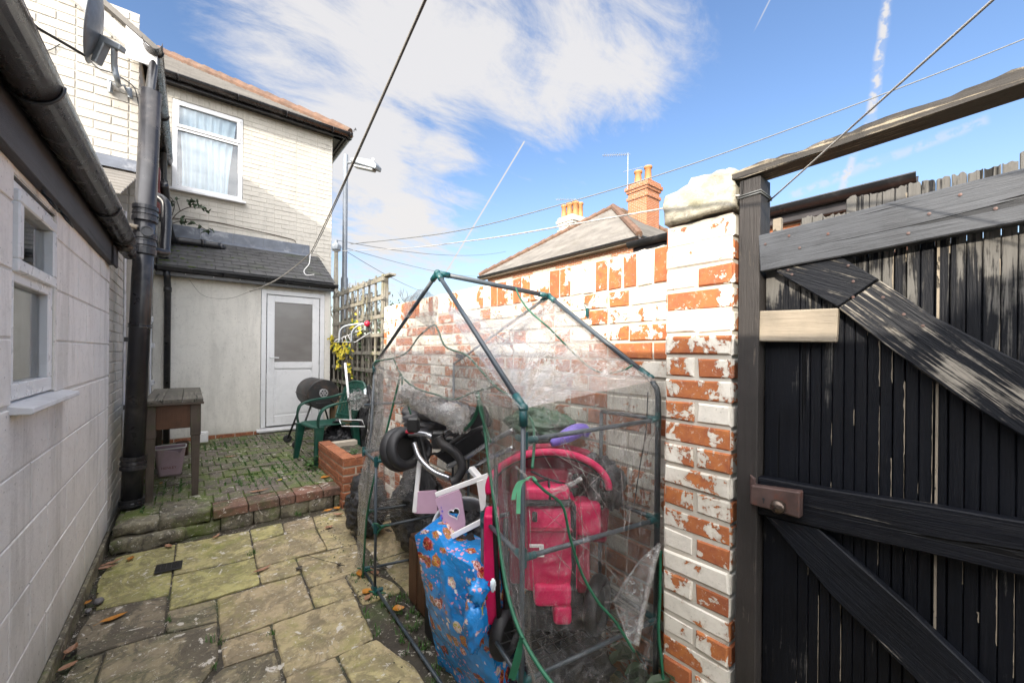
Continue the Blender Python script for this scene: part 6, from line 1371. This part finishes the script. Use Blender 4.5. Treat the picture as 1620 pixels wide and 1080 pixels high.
for (x, y, d, r) in ((945, 765, Dp + .10, .075), (945, 955, Dp + .02, .105), (800, 1000, Dp, .09)):
    m_ = MB(); c = ad(x, y, d); A_ = (Rt * .85 - Fw * .5).normalized(); torus(m_, c, A_, r - .02, .02, flat=1.3); w_ = m_.build('wheel', 'rubber', pk, smooth=True)
    m_ = MB(); m_.lathe(c - A_ * .01, A_, [(0, .001), (0, r * .5), (.02, r * .55), (.02, .001)], 20); m_.build('wheel_hub', 'hinge', w_)
m_ = MB(); m_.tube(T([(945, 760), (930, 850), (925, 930), (945, 955)], Dp + .12, Dp + .03), .010, 8); m_.tube(T([(800, 820), (800, 1000)], Dp + .02, Dp), .010, 8); m_.tube(T([(800, 1000), (945, 955)], Dp + .02, Dp + .04), .010, 8); m_.build('chassis_tube', 'hinge', pk, smooth=True)
slab_(913, 852, 934, 940, Dp + .02, .10).build('side_mesh', 'darkred', pk, bevel=.012, seg=2)
slab_(832, 964, 932, 1002, Dp - .02, .14).build('storage_basket', 'blackcloth', pk, bevel=.018, seg=3)
slab_(838, 838, 906, 842, Dp - .095, .02).build('pocket_seam', 'darkred', pk, bevel=.002)
slab_(842, 812, 850, 826, Dp - .096, .02).build('strap_slot', 'blackcloth', pk, bevel=.003)
slab_(903, 800, 912, 935, Dp - .06, .06).build('side_binding', 'blackcloth', pk, bevel=.004)
m_ = MB(); m_.tube(T([(822, 742), (822, 800)], Dp + .03, Dp - .03), .009, 8); m_.tube(T([(785, 735), (782, 820), (790, 990)], Dp, Dp - .03), .009, 8); m_.build('frame_tube', 'hinge', pk, smooth=True)
arch = [ad(x, y, Dp + .20) for x, y in ((780, 850), (778, 775), (790, 738), (815, 716), (850, 703), (890, 702), (930, 712), (958, 732), (968, 765), (960, 860))]; m_ = MB(); m_.prism(arch, Fw * .03); m_.build('hood_back', 'darkred', pk, bevel=.01)
slab_(806, 800, 830, 925, Dp + .03, .10).build('side_mesh', 'darkred', pk, bevel=.014, seg=2)
# ---- bags and odds and ends
bag('bin_bag', 'dusty black bag beside the pink buggy wheel', 'bin bag', ad(945, 762, 1.66), (.10, .12, .11), 7.1, knot=False, group='black bin bags')
bag('bin_bag', 'black bin bag crammed under the pink buggy on the lowest shelf', 'bin bag', (1.17, 1.16, .17), (.20, .22, .18), 8.3, knot=False, group='black bin bags')
bag('bin_bag', 'black bin bag on the ground behind the blue parcel', 'bin bag', (1.13, 1.62, .24), (.17, .17, .25), 9.2, knot=False, group='black bin bags')
MT['greenbag'] = plain('dull_green_plastic', (.05, .10, .06), .35, var=.5, scale=9, bump=.6, bs=18)
bag('garden_bag', 'dark green plastic sack heaped above the pink buggy', 'sack', ad(855, 672, 1.98), (.13, .22, .085), 3.7, knot=False, mat='greenbag')
MT['greybag'] = plain('grey_plastic_sack', (.075, .075, .082), .35, var=.5, scale=9, bump=.6, bs=18)
bag('grey_sack', 'grey plastic sack heaped behind the folded pushchair', 'sack', ad(700, 660, 2.45), (.22, .34, .12), 6.1, knot=False, mat='greybag')
pu = thing('purple_toy', 'purple plastic toy lying on top of the pink buggy', 'toy', ad(905, 690, 1.7)); m_ = MB(); m_.tube(bez([ad(872, 702, 1.66), ad(895, 690, 1.68), ad(915, 680, 1.70), ad(930, 676, 1.70)], 6), [.012 + .020 * math.sin(math.pi * i / 18) for i in range(19)], 12); m_.build('curved_body', 'purple', pu, smooth=True); m_ = MB(); m_.blob(ad(926, 682, 1.70), (.022, .022, .022), .2, 3, 0, 14, 10); m_.build('toy_head', 'purple', pu, smooth=True)
bxw = thing('wooden_crate', 'brown rotting wooden crate behind the blue parcel', 'crate', (1.0, 2.0, 0)); m_ = MB(); c = az(655, 915, 0)
m_.cur = .2; p0_ = Vector((.98, 1.93, 0)); m_.box(p0_, p0_ + Vector((.22, .20, .38))); m_.box(p0_ + Vector((-.008, .0, .02)), p0_ + Vector((0, .09, .36))); m_.box(p0_ + Vector((-.008, .10, .02)), p0_ + Vector((0, .2, .36))); m_.build('crate_boards', 'brownwood', bxw, bevel=.004)
bxb = thing('black_box', 'black plastic box on the ground beside the blue parcel', 'box', (.95, 1.75, 0)); m_ = MB(); m_.box((.925, 1.66, 0), (1.10, 1.84, .26)); m_.box((.920, 1.655, .245), (1.105, 1.845, .262)); m_.build('box_shell', 'hinge', bxb, bevel=.006)
yc = thing('yellow_carton', 'small yellow carton next to the blue parcel', 'carton', ad(757, 965, 1.5)); m_ = MB(); m_.frame(ad(756, 966, 1.42), (Rt * .9 + Up * .3).normalized(), Up, -Fw, -.02, .02, -.018, .018, -.02, .02); MT['yellow'] = plain('yellow_card', (.55, .5, .08), .5); m_.build('carton_body', 'yellow', yc, bevel=.002)
# ================================================================== SATELLITE DISH
sdh = thing('satellite_dish', 'grey satellite dish seen edge on, bolted to the cream brick wall', 'satellite dish', (-.55, 5.05, 3.5))
dc = ad(147, 38, 3.15); dd_ = ray(147, 38).normalized(); dn = (-dd_.cross(Up).normalized() + dd_ * .10 + Up * .10).normalized(); m_ = MB()
m_.lathe(dc, dn, [(.045 * (r_ / .28) ** 2 - .045, r_) for r_ in (.001, .07, .14, .21, .26, .285)] + [(.004, .29), (.0, .294), (-.006, .288)] + [(.045 * (r_ / .28) ** 2 - .053, r_) for r_ in (.26, .21, .14, .07, .001)], 40); MT['dishgrey'] = plain('dark_grey_dish', (.13, .145, .165), .4, var=.2, dirt=(.3, .3, .28), dirt_amt=.3); m_.build('dish', 'dishgrey', sdh, smooth=True)
bb0 = dc + dn * .02
m_ = MB(); W_ = ay(190, 140, 5.09); k1 = ad(190, 72, 3.2); m_.tube(bez([ay(187, 135, 5.07), ad(186, 128, 3.3), ad(181, 105, 3.25), ad(181, 76, 3.2)], 6), .020, 12); m_.build('mast', 'galv', sdh, smooth=True)
m_ = MB(); m_.prism([ad(156, 52, 3.17), ad(190, 70, 3.17), ad(187, 78, 3.17), ad(164, 68, 3.17), ad(150, 98, 3.17), ad(142, 95, 3.17)], Fw * .06); m_.build('bracket', 'galv', sdh, bevel=.006)
m_ = MB(); m_.tube([ay(174, 145, 5.06), ay(176, 130, 5.04), ay(186, 137, 5.04), ay(196, 135, 5.04), ay(206, 153, 5.06)], .010, 8); m_.tube([ay(173, 128, 5.07), ay(175, 147, 5.07)], .018, 8); m_.tube([ay(205, 140, 5.07), ay(206, 155, 5.07)], .018, 8); m_.build('wall_foot', 'galv', sdh, bevel=.003)
m_ = MB(); m_.tube(T([(134, 88), (100, 68), (60, 45), (45, 32)], 3.1, 2.75), .011, 8); m_.tube(T([(52, 34), (30, 24), (12, 16)], 2.7, 2.6), .022, 10); m_.build('feed_arm', 'hinge', sdh, smooth=True)
cb_ = MB(); cb_.tube(bez([ay(135, 88, 5.08), ay(155, 108, 5.08), ay(178, 116, 5.08), ay(200, 128, 5.08), ay(215, 145, 5.08), ay(222, 190, 5.08)], 8), .0045, 6); cb_.tube(bez([ay(30, 60, 5.085), ay(50, 75, 5.085), ay(75, 80, 5.085), ay(95, 70, 5.085)], 8), .0035, 6)
tag(cb_.build('wall_cable', 'blackwire', smooth=True), 'black aerial cable looping down the cream brick wall', 'cable')
# buddleia sprig rooted over the porch
bs = thing('wall_shrub', 'sprig with drooping dark leaves growing from the house wall above the porch', 'shrub', ay(268, 355, 7.9)); m_ = MB(); l_ = MB(); r0 = ad(266, 357, 5.9)
for pts in ([(266, 357), (280, 338), (300, 328), (322, 330)], [(266, 357), (276, 325), (268, 310)], [(266, 357), (285, 350), (310, 355), (330, 366)], [(300, 328), (308, 318)], [(285, 333), (280, 318)]):
    m_.tube(bez([ad(x, y, 5.9) for x, y in pts], 6), .006, 5)
for (x, y) in ((268, 318), (275, 322), (280, 316), (302, 318), (310, 318), (308, 325), (298, 322), (322, 330), (316, 326), (330, 333), (288, 345), (290, 352), (303, 353), (318, 360), (330, 366), (334, 364), (326, 366), (292, 352)):
    for _ in range(3): leaf(l_, ad(x + R.uniform(-4, 4), y + R.uniform(-3, 3), 5.9 + R.uniform(-.08, .08)), .042)
m_.build('branches', 'bark', bs); l_.build('leaves', 'leafd', bs)
rt_ = MB(); rt_.tube(bez([ay(x, y, 7.985) for x, y in ((270, 345), (330, 350), (390, 362), (440, 373), (462, 379), (468, 383))], 6), .006, 5); tag(rt_.build('dry_stem', 'bark'), 'long dry stem trailing across the cream wall above the porch roof', 'stem')
# ================================================================== LINES AND WIRES
def line(name, label, cat, pts, r, mat, group=None):
    m_ = MB(); m_.tube(pts, r, 6); return tag(m_.build(name, mat, smooth=True), label, cat, group)
hk = ay(491, 401, 6.75)
A0 = ad(671, -20, 1.15); 
line('washing_line', 'heavier twisted cord stretched high across the yard from the porch corner', 'washing line', sag(hk, hk + (A0 - hk) * 1.5, .05, 40), .0048, 'rope')
line('washing_line', 'thinner cord running just beside the heavier one above the yard', 'washing line', sag(hk + Vector((.02, 0, 0)), hk + (ad(664, -20, 1.16) - hk) * 1.5, .065, 40), .0036, 'blackwire')
line('cord_end', 'loose brown cord drooping from the porch corner across the door wall', 'cord', bez([hk, ad(470, 419, 6.15), ad(440, 441, 5.8), ad(412, 455, 5.6), ad(395, 461, 5.5)], 8), .0085, 'rope')
line('thin_string', 'thin string sagging in front of the cream porch wall', 'string', bez([ad(395, 461, 5.5), ad(368, 471, 5.5), ad(340, 472, 5.5), ad(318, 465, 5.45), ad(300, 443, 5.4)], 8), .0022, 'rope')
line('wire_hanger', 'bent white wire hook dangling at the porch corner', 'hook', bez([hk, ad(489, 417, 6.1), ad(481, 428, 6.05), ad(485, 435, 6.05), ad(497, 434, 6.05)], 6), .0065, 'white')
line('frayed_tail', 'frayed cord tail sticking out beside the cream wall corner', 'cord', bez([hk, ad(502, 403, 6.3), ad(508, 408, 6.3), ad(513, 411, 6.3)], 5), .005, 'rope')
pA = Vector((1.365, .50, 1.905)); mid_ = ad(700, 388, 3.2)
far = ay(492, 398, 6.76); cp1 = ax(1170, 309, 1.36)
Lw = bez([far, ad(620, 394, 4.0), ad(751, 380, 2.4), ad(900, 356, 1.75), ad(1060, 328, 1.5), cp1], 12)
line('clothes_line', 'pale plastic clothes line running from the porch to the gate post', 'washing line', Lw, .0032, 'palewire')
m_ = MB(); m_.tube(bez([ad(1150, 318, 1.5), ad(1172, 309, 1.40), ad(1190, 303, 1.39), ad(1205, 303, 1.41), ad(1219, 311, 1.45)], 6), .0022, 6)
for (z_,) in ((1.905,), (1.898,)): m_.tube([Vector((1.356, .492, z_)), Vector((1.356, .558, z_ - .002)), Vector((1.444, .558, z_)), Vector((1.444, .492, z_ - .004)), Vector((1.356, .492, z_))], .002, 6)
tag(m_.build('post_wire', 'wire', smooth=True), 'grey wire wound round the top of the dark gate post', 'wire')
line('gate_line', 'pale grey line rising steeply from the gate post past the top beam', 'washing line', [Vector((1.43, .50, 1.885)).lerp(ad(1580, -8, .62), i / 8) for i in range(40)], .0024, 'palewire')
# ================================================================== STREET LAMP, POLE AND OVERHEAD WIRES
stl = thing('street_lamp', 'tall galvanised street lamp behind the cream house', 'street lamp', (3.02, 10.4, 0))
pb0 = ad(547, 245, 10.0); base = Vector((pb0.x, pb0.y, 0)); m_ = MB(); m_.tube([base, Vector((pb0.x, pb0.y, 3.2)), Vector((pb0.x, pb0.y, 3.25)), pb0], [.10, .085, .06, .055], 16); m_.build('pole', 'galv', stl, smooth=True)
a1_ = ad(549, 258, 10.0); a2_ = ad(562, 256, 10.0); m_ = MB(); m_.tube([a1_, a2_], .028, 10); m_.build('arm', 'galv', stl, smooth=True)
l0, l1 = ad(558, 258, 10.0), ad(599, 267, 9.8); du = (l1 - l0).normalized(); dw = du.cross(Z_).normalized(); dv = dw.cross(du).normalized(); LL = (l1 - l0).length; m_ = MB()
m_.prism([l0 - dw * .12, l0 - dw * .12 + dv * .08, l0 - dw * .12 + dv * .13 + du * LL * .3, l0 - dw * .12 + dv * .14 + du * LL * .8, l0 - dw * .12 + dv * .05 + du * LL, l0 - dw * .12 - dv * .05 + du * LL], dw * .24); hd_ = m_.build('lantern', 'galv', stl, bevel=.02, seg=2)
m_ = MB(); m_.frame(l0 - dv * .062, du, dw, dv, .08, LL * .86, -.09, .09, -.03, .02); m_.build('lens', 'greyplastic', hd_, bevel=.015)
m_ = MB(); m_.lathe(l0 + du * LL * .72 + dv * .135, dv, [(0, .035), (.07, .035), (.085, .02), (.085, .001)], 12); m_.build('photocell', 'white', hd_)
tp_ = thing('telegraph_pole', 'slim wooden telegraph pole left of the street lamp', 'telegraph pole', (3, 14, 0)); tq = ad(532, 388, 14.0); m_ = MB(); m_.tube([Vector((tq.x, tq.y, 0)), tq], [.12, .065], 12); m_.build('pole', 'trellis', tp_, smooth=True); m_ = MB(); m_.lathe(tq - Z_ * .2, Z_, [(0, .12), (.05, .15), (.2, .15), (.3, .05), (.36, .05)], 10); m_.build('insulator_cap', 'galv', tp_)
tpt = tq + Z_ * .1
line('telephone_wire', 'long dark telephone wire sagging across the sky above the roofs', 'overhead wire', bez([ad(555, 386, 14.0), ad(720, 366, 12.2), ad(900, 320, 10.8), ad(1100, 258, 10.0), ad(1350, 167, 9.3), ad(1620, 62, 8.8), ad(2000, -100, 8.4), ad(2600, -420, 8.4)], 10), .014, 'wire', None)
for (x, y, d, lb) in ((760, 437, 40, 'thin overhead wire falling right from the telegraph pole behind the greenhouse peak'), (700, 470, 30, 'faint overhead wire falling steeply towards the greenhouse'),):
    line('overhead_wire', lb, 'overhead wire', sag(ad(533, 388, 14), ad(x, y, d), .3, 20), .010, 'wire')
line('overhead_wire', 'thin overhead wire running just above the trellis end', 'overhead wire', sag(ad(533, 380, 14), ad(800, 398, 30), .4, 20), .011, 'wire')
# ================================================================== NEIGHBOURING HOUSE
nh_ = thing('corner_house', 'orange brick house with a pyramid slate roof and chimneys beyond the wall', 'house', (15.5, 12, 0))
x0, y0, y1, ze = 11.0, 7.44, 16.4, 5.12; hx = x0 + 9.0; cxr, cyr, zr = x0 + 4.5, (y0 + y1) / 2, ze + 4.48 * .70
m_ = MB(); brickwork(m_, Vector((x0 + .3, y0 + .3, 2.3)), Y_, Z_, -X_, y1 - y0 - .6, 2.75, .225, .075, .012, .004); m_.box((x0 + .302, y0 + .3, 0), (hx - .3, y1 - .3, ze - .05)); m_.build('wall', 'redbrick', nh_)
for i in range(3):
    yy = y0 + 1.4 + i * 2.7; m_ = MB(); m_.box((x0 + .24, yy, 3.0), (x0 + .297, yy + 1.0, 4.60)); wn = m_.build('window', 'white', nh_)
    m_ = MB(); m_.box((x0 + .232, yy + .08, 3.08), (x0 + .239, yy + .92, 3.75)); m_.box((x0 + .232, yy + .08, 3.83), (x0 + .239, yy + .92, 4.52)); m_.build('pane', 'frosted', wn)
for i in range(3): m_ = MB(); yy = y0 + 1.25 + i * 2.7; m_.box((x0 + .22, yy, 4.61), (x0 + .297, yy + 1.3, 4.80)); m_.build('lintel', 'capstone', nh_)
P_ = [Vector((x0, y0, ze)), Vector((hx, y0, ze)), Vector((hx, y1, ze)), Vector((x0, y1, ze)), Vector((cxr, cyr, zr))]
m_ = MB(); nr_ = 40
for (a, b) in ((0, 3), (0, 1), (1, 2), (2, 3)):
    for i in range(nr_):
        t0, t1 = i / nr_, (i + 1.3) / nr_; t1 = min(t1, 1); pa, pb2 = P_[a].lerp(P_[4], t0), P_[b].lerp(P_[4], t0); qa, qb = P_[a].lerp(P_[4], t1), P_[b].lerp(P_[4], t1); k = len(m_.v); m_.cur = R.random(); h_ = Z_ * .03
        m_.v += [pa, pb2, pb2 + h_, pa + h_, qa, qb]; m_.face(k, k + 1, k + 2, k + 3); m_.face(k + 3, k + 2, k + 5, k + 4)
m_.build('roof', 'slatesun', nh_)
m_ = MB()
for a in range(4):
    for i in range(16): m_.cur = R.random(); s_, e_ = P_[a].lerp(P_[4], i / 16) + Z_ * .05, P_[a].lerp(P_[4], (i + 1.1) / 16) + Z_ * .08; m_.tube([s_, e_], [.11, .13], 8)
m_.build('hip_tiles', 'terracotta', nh_)
gutter('gutter', (x0 - .05, y0 - .05, ze - .03), (x0 - .05, y1, ze - .03), .08, 'blackpipe', nh_); gutter('gutter', (x0 - .05, y0 - .07, ze - .03), (hx, y0 - .07, ze - .03), .08, 'blackpipe', nh_)
m_ = MB(); m_.box((x0 + .0, y0, ze - .16), (x0 + .28, y1, ze - .055)); m_.box((x0 + .285, y0 + .0, ze - .16), (hx, y0 + .28, ze - .056)); m_.build('soffit', 'palewood', nh_)
def chimney(c, w, ztop, zbot, pots, white=False):
    m_ = MB(); c = Vector(c); mat = 'cream' if white else 'redbrick'
    for (s, z0, z1) in ((1, zbot, ztop - .75), (1.12, ztop - .75, ztop - .62), (1.0, ztop - .62, ztop - .42), (1.12, ztop - .42, ztop - .30), (1.24, ztop - .30, ztop - .15), (1.10, ztop - .15, ztop)):
        h = w * s / 2
        brickwork(m_, Vector((c.x - h, c.y + h, z0)), -Y_, Z_, -X_, 2 * h, z1 - z0, .225, .075, .012, .006); brickwork(m_, Vector((c.x - h, c.y - h, z0)), X_, Z_, -Y_, 2 * h, z1 - z0, .225, .075, .012, .006)
        m_.cur = .4; m_.cj = 0; m_.box((c.x - h + .002, c.y - h + .002, z0), (c.x + h, c.y + h, z1))
    o_ = m_.build('chimney', mat, nh_)
    for (dx, dy, h_, r_) in pots: m_ = MB(); m_.lathe((c.x + dx, c.y + dy, ztop - .02), Z_, [(0, r_ * 1.15), (.08, r_), (h_ - .12, r_ * .82), (h_ - .10, r_ * 1.1), (h_ - .02, r_ * 1.1), (h_, r_ * .9), (h_ - .05, r_ * .7)], 16); m_.build('chimney_pot', 'clay', o_, smooth=True)
    return o_
c1_ = ad(1018, 340, 18.5); chimney((c1_.x, c1_.y, 0), .98, 1.4 + 268 / 639 * 18.5, 6.6, ((-.27, .12, .62, .17), (.1, -.15, .85, .17)))
c2_ = ad(905, 350, 20.5); chimney((c2_.x, c2_.y, 0), .92, 1.4 + 214 / 639 * 20.5, 6.2, ((-.28, .3, .70, .14), (-.1, .08, .78, .16), (.12, -.12, .85, .17), (.3, -.3, .80, .13)), white=True)
def aerial(label, base, h, L, dirv, n):
    t = thing('tv_aerial', label, 'aerial', base); b = Vector(base); m_ = MB(); m_.tube([b, b + Z_ * h], .022, 8); m_.build('mast', 'galv', t)
    m_ = MB(); d = Vector(dirv).normalized(); tp = b + Z_ * (h - .06); m_.tube([tp - d * .1, tp + d * L], .014, 6)
    for i in range(n): p = tp + d * (L * i / n); w = d.cross(Z_) ; m_.tube([p - w * .18 - Z_ * .0, p + w * .18], .008, 5); m_.tube([p - Z_ * .05, p + Z_ * .05], .008, 5)
    m_.build('yagi_bar', 'galv', t)
    return t
ab = ad(993, 300, 18.3); t_ = aerial('tall tv aerial on the right hand orange chimney', (ab.x, ab.y, ab.z), 1.65, 1.15, -Rt0 + Fw * .1, 12)
m_ = MB(); p_ = ad(993, 272, 18.3); m_.tube([p_ - Rt0 * .2, p_ + Rt0 * .75 + Z_ * .25], .012, 6); m_.build('side_bar', 'galv', t_)
ab = ad(910, 322, 20.4); aerial('small tv aerial on the white chimney', (ab.x, ab.y, ab.z - .3), .55, 1.0, -Rt0, 8)
# brick garage beyond the wall
ga = thing('brick_garage', 'flat roofed brick garage with a dark gutter seen over the gate', 'garage', (6, 2, 0))
gx5 = 5.0; ya = ax(1446, 290, gx5).y; yb_ = ax(997, 392, gx5).y; zg = ax(1330, 312, gx5).z
m_ = MB(); brickwork(m_, Vector((gx5 + .15, ya + .1, 1.2)), Y_, Z_, -X_, yb_ - ya - .2, zg - 1.2 - .12, .225, .075, .012, .005); m_.box((gx5 + .152, ya + .1, 0), (gx5 + 4, yb_ - .1, zg - .1)); m_.build('wall', 'redbrick', ga)
m_ = MB(); m_.box((gx5 + .06, ya, zg - .12), (gx5 + 4, yb_, zg + .07)); m_.build('roof', 'fascia', ga, bevel=.01)
gutter('gutter', (gx5, ya - .02, zg + .05), (gx5, yb_ + .02, zg + .05), .075, 'blackpipe', ga)
# ================================================================== DISTANT TREES
def bare_tree(label, c, h, seed, leaves=0, cat='tree'):
    t = thing('bare_tree', label, cat, c); rr = random.Random(seed); m_ = MB(); l_ = MB(); c = Vector(c)
    def br(p, d, L, r, lv):
        q = p + d * L; m_.tube([p, p.lerp(q, .5) + Vector((rr.uniform(-1, 1), rr.uniform(-1, 1), 0)) * L * .05, q], [r, r * .8, r * .6], 6 if lv < 2 else 4)
        if lv >= 4: return
        if lv >= 3 and leaves:
            for _ in range(leaves): leaf(l_, q + Vector((rr.gauss(0, 1), rr.gauss(0, 1), rr.gauss(0, 1))) * .22, .09)
        for _ in range(rr.choice((3, 3, 4)) if lv else 5): a = rr.uniform(0, 6.28); e = rr.uniform(.35, .9); n = (d + Vector((math.cos(a), math.sin(a), .25)) * e).normalized(); br(p.lerp(q, rr.uniform(.6, 1)), n, L * rr.uniform(.55, .8), r * .55, lv + 1)
    br(c, Z_, h * .38, h * .022, 0); m_.build('trunk', 'bark', t)
    if leaves: l_.build('crown', 'leafd', t)
    return t
g0 = ad(612, 500, 22); bare_tree('small tree with thin crown beyond the trellis', (g0.x, g0.y, 0), 4.6, 3, 5)
g0 = ad(627, 500, 30); bare_tree('bare winter tree beyond the trellis end', (g0.x, g0.y, 0), 6.2, 8)
g0 = ad(545, 500, 26); bare_tree('bare winter tree behind the street lamp', (g0.x, g0.y, 0), 6.5, 11)
# ================================================================== THINGS ON THE GROUND
dr_ = MB(); P_ = [az(80 + x * .37037, 760 + y * .37037, 0) + Z_ * .006 for x, y in ((440, 404), (452, 366), (565, 345), (560, 378))]; dr_.prism(P_, (0, 0, .006))
dro = thing('drain_grate', 'small black drain grate set in the yellow slab', 'drain', sum(P_, Vector()) / 4); dr_.build('plate', 'hinge', dro, bevel=.002)
dr_ = MB()
for t in (.2, .4, .6, .8): a, b = P_[0].lerp(P_[3], t) + Z_ * .0065, P_[1].lerp(P_[2], t) + Z_ * .0065; dr_.tube([a.lerp(b, .15), a.lerp(b, .85)], .0022, 5)
dr_.build('ridges', 'blackpipe', dro)
def fallen(label, px_, py_, L, wd, ang, mat, curl=.25, z=0.004, zp=0.0):
    p = az(px_, py_, zp); mb = MB(); n = 9; ca, sa = math.cos(ang), math.sin(ang)
    for i in range(n + 1):
        t = i / n; w = wd * math.sin(math.pi * t ** .85) ** .8 if 0 < i < n else .0008
        for s in (-1, -.5, 0, .5, 1):
            x = (t - .5) * L; y = s * w; zz = curl * abs(s) * w * 1.5 + curl * L * .45 * (2 * t - 1) ** 2 + .004 * mn.noise(Vector((t * 5, s * 2, px_ * .37))) + .001 * R.random(); mb.v.append(Vector((p.x + x * ca - y * sa, p.y + x * sa + y * ca, zp + z + zz)))
    for i in range(n):
        for s in range(4): a = i * 5 + s; mb.face(a, a + 5, a + 6, a + 1)
    mb.tube([Vector((p.x - L * .5 * ca, p.y - L * .5 * sa, zp + z + curl * L * .35)), Vector((p.x - L * .72 * ca, p.y - L * .72 * sa, zp + z + .002))], .0012, 4)
    return tag(mb.build('fallen_leaf', mat, smooth=True), label, 'leaf', 'fallen leaves on the paving')
G = lambda x, y: (80 + x * .37037, 760 + y * .37037)
for (lb, p, L, wd, an, mt, cu, zp) in (
 ('single bright orange leaf lying alone on the dark slab near the wall', G(270, 592), .105, .022, .3, 'leafo', .15, 0),
 ('tan curled leaf between the yellow slab and the small grey slab', G(905, 386), .11, .017, .4, 'leafb', .3, 0),
 ('brown leaf on the yellow slab just under the step', G(505, 285), .07, .018, -1.0, 'leafb', .3, 0),
 ('small orange leaf on the yellow slab nearest the red step bricks', G(708, 243), .07, .014, .9, 'leafb', .35, 0),
 ('longer tan leaf at the foot of the white block wall by the drain', G(258, 358), .12, .020, .6, 'leafb', .25, 0),
 ('rust coloured leaf tucked under the longer tan leaf by the wall', G(240, 378), .10, .020, .1, 'leafb', .3, .004),
 ('small yellow leaf between the drain and the wall', G(342, 338), .055, .020, 1.4, 'leafo', .3, 0),
 ('little yellow leaf on the soil at the wall foot left of the dark slabs', G(152, 528), .05, .016, .7, 'leafo', .2, 0),
 ('pinkish leaf standing on edge at the bottom of the white wall', G(88, 735), .075, .020, 1.2, 'leafb', .5, .0),
 ('purple brown leaf in the corner nearest the camera by the wall', G(75, 800), .065, .018, .5, 'leafb', .2, 0),
 ('round orange leaf below the brick planter corner', G(1222, 124), .075, .028, 1.8, 'leafo', .35, 0),
 ('yellow leaf left of the round orange leaf under the planter', G(1186, 132), .08, .022, .2, 'leafo', .3, 0),
 ('brown curled leaf just below the yellow leaves by the planter', G(1228, 150), .09, .02, 2.4, 'leafb', .4, 0),
 ('pale pink leaf lying on the slab below the planter', G(1190, 202), .07, .022, .2, 'leafb', .2, 0),
 ('orange leaf caught against the greenhouse base tube', G(1322, 405), .085, .024, 1.3, 'leafo', .4, 0),
 ('tan leaf leaning inside the greenhouse base by the tied joint', G(1383, 400), .10, .020, 1.7, 'leafb', .4, 0),
 ('round yellow and orange leaf beside the greenhouse base joint', G(1352, 478), .06, .030, .2, 'leafo', .15, 0),
 ('rusty leaf under the round yellow leaf at the base joint', G(1358, 502), .07, .018, .6, 'leafb', .2, 0),
 ('curled yellow leaf on the soil right of the base tube', G(1486, 560), .065, .026, -.3, 'leafo', .45, 0),
 ('small dark leaf on the joint of the middle slabs', G(1062, 380), .05, .02, .8, 'soil', .3, 0),
 ('long tan leaf on the patio pavers behind the red step', (410, 778), .16, .022, .05, 'leafb', .2, PZ),
 ('tan leaf on the patio beside the table leg', (365, 723), .12, .022, .1, 'leafb', .2, PZ),
 ('orange leaf on the patio beside the weed and planter', (515, 756), .09, .035, .3, 'leafo', .2, PZ),
 ('small pale leaf on the patio between table and planter', (443, 760), .05, .014, .6, 'leafy', .2, PZ),
 ('tiny orange leaf on the pavers under the wooden table', (255, 765), .035, .014, 1.3, 'leafo', .2, PZ)):
    fallen(lb, p[0], p[1], L, wd, an, mt, cu, .006, zp)
for (lb, x, y, r_) in (('grey pebble on the soil by the wall foot', 205, 524, .022), ('smaller flat grey pebble just below the other pebble', 160, 562, .014)):
    q_ = az(*G(x, y), 0); m_ = MB(); m_.blob((q_.x, q_.y, r_ * .6), (r_, r_ * 1.3, r_ * .7), .15, 2, x, 20, 12); tag(m_.build('pebble', 'pebble', smooth=True), lb, 'pebble')
q_ = [az(*G(x, y), 0) for x, y in ((1085, 322), (1130, 340), (1180, 362), (1235, 380))]; m_ = MB(); m_.tube([p + Z_ * (.008 + .01 * i) for i, p in enumerate(q_)], [.0016, .0018, .0018, .002], 5)
for _ in range(60): a = R.uniform(0, 6.28); b_ = R.uniform(-.3, 1); m_.tube([q_[-1] + Z_ * .025, q_[-1] + Z_ * .025 + Vector((math.cos(a), math.sin(a), b_)).normalized() * .022], .0008, 3)
tag(m_.build('seed_head', 'soil'), 'dry seed head with a long stalk lying on the slab', 'seed head')
m_ = MB(); c = ax(930, 494, 1.468); m_.frame(c, Y_, Z_, -X_, -.006, .006, -.02, .02, 0, .01); m_.tube([c + Vector((-.01, .006, .02)), c + Vector((-.02, .01, .04)), c + Vector((-.01, -.01, .035))], .003, 6); tag(m_.build('wall_clip', 'teal', bevel=.002), 'small green clip fixed to the painted brick wall', 'clip')
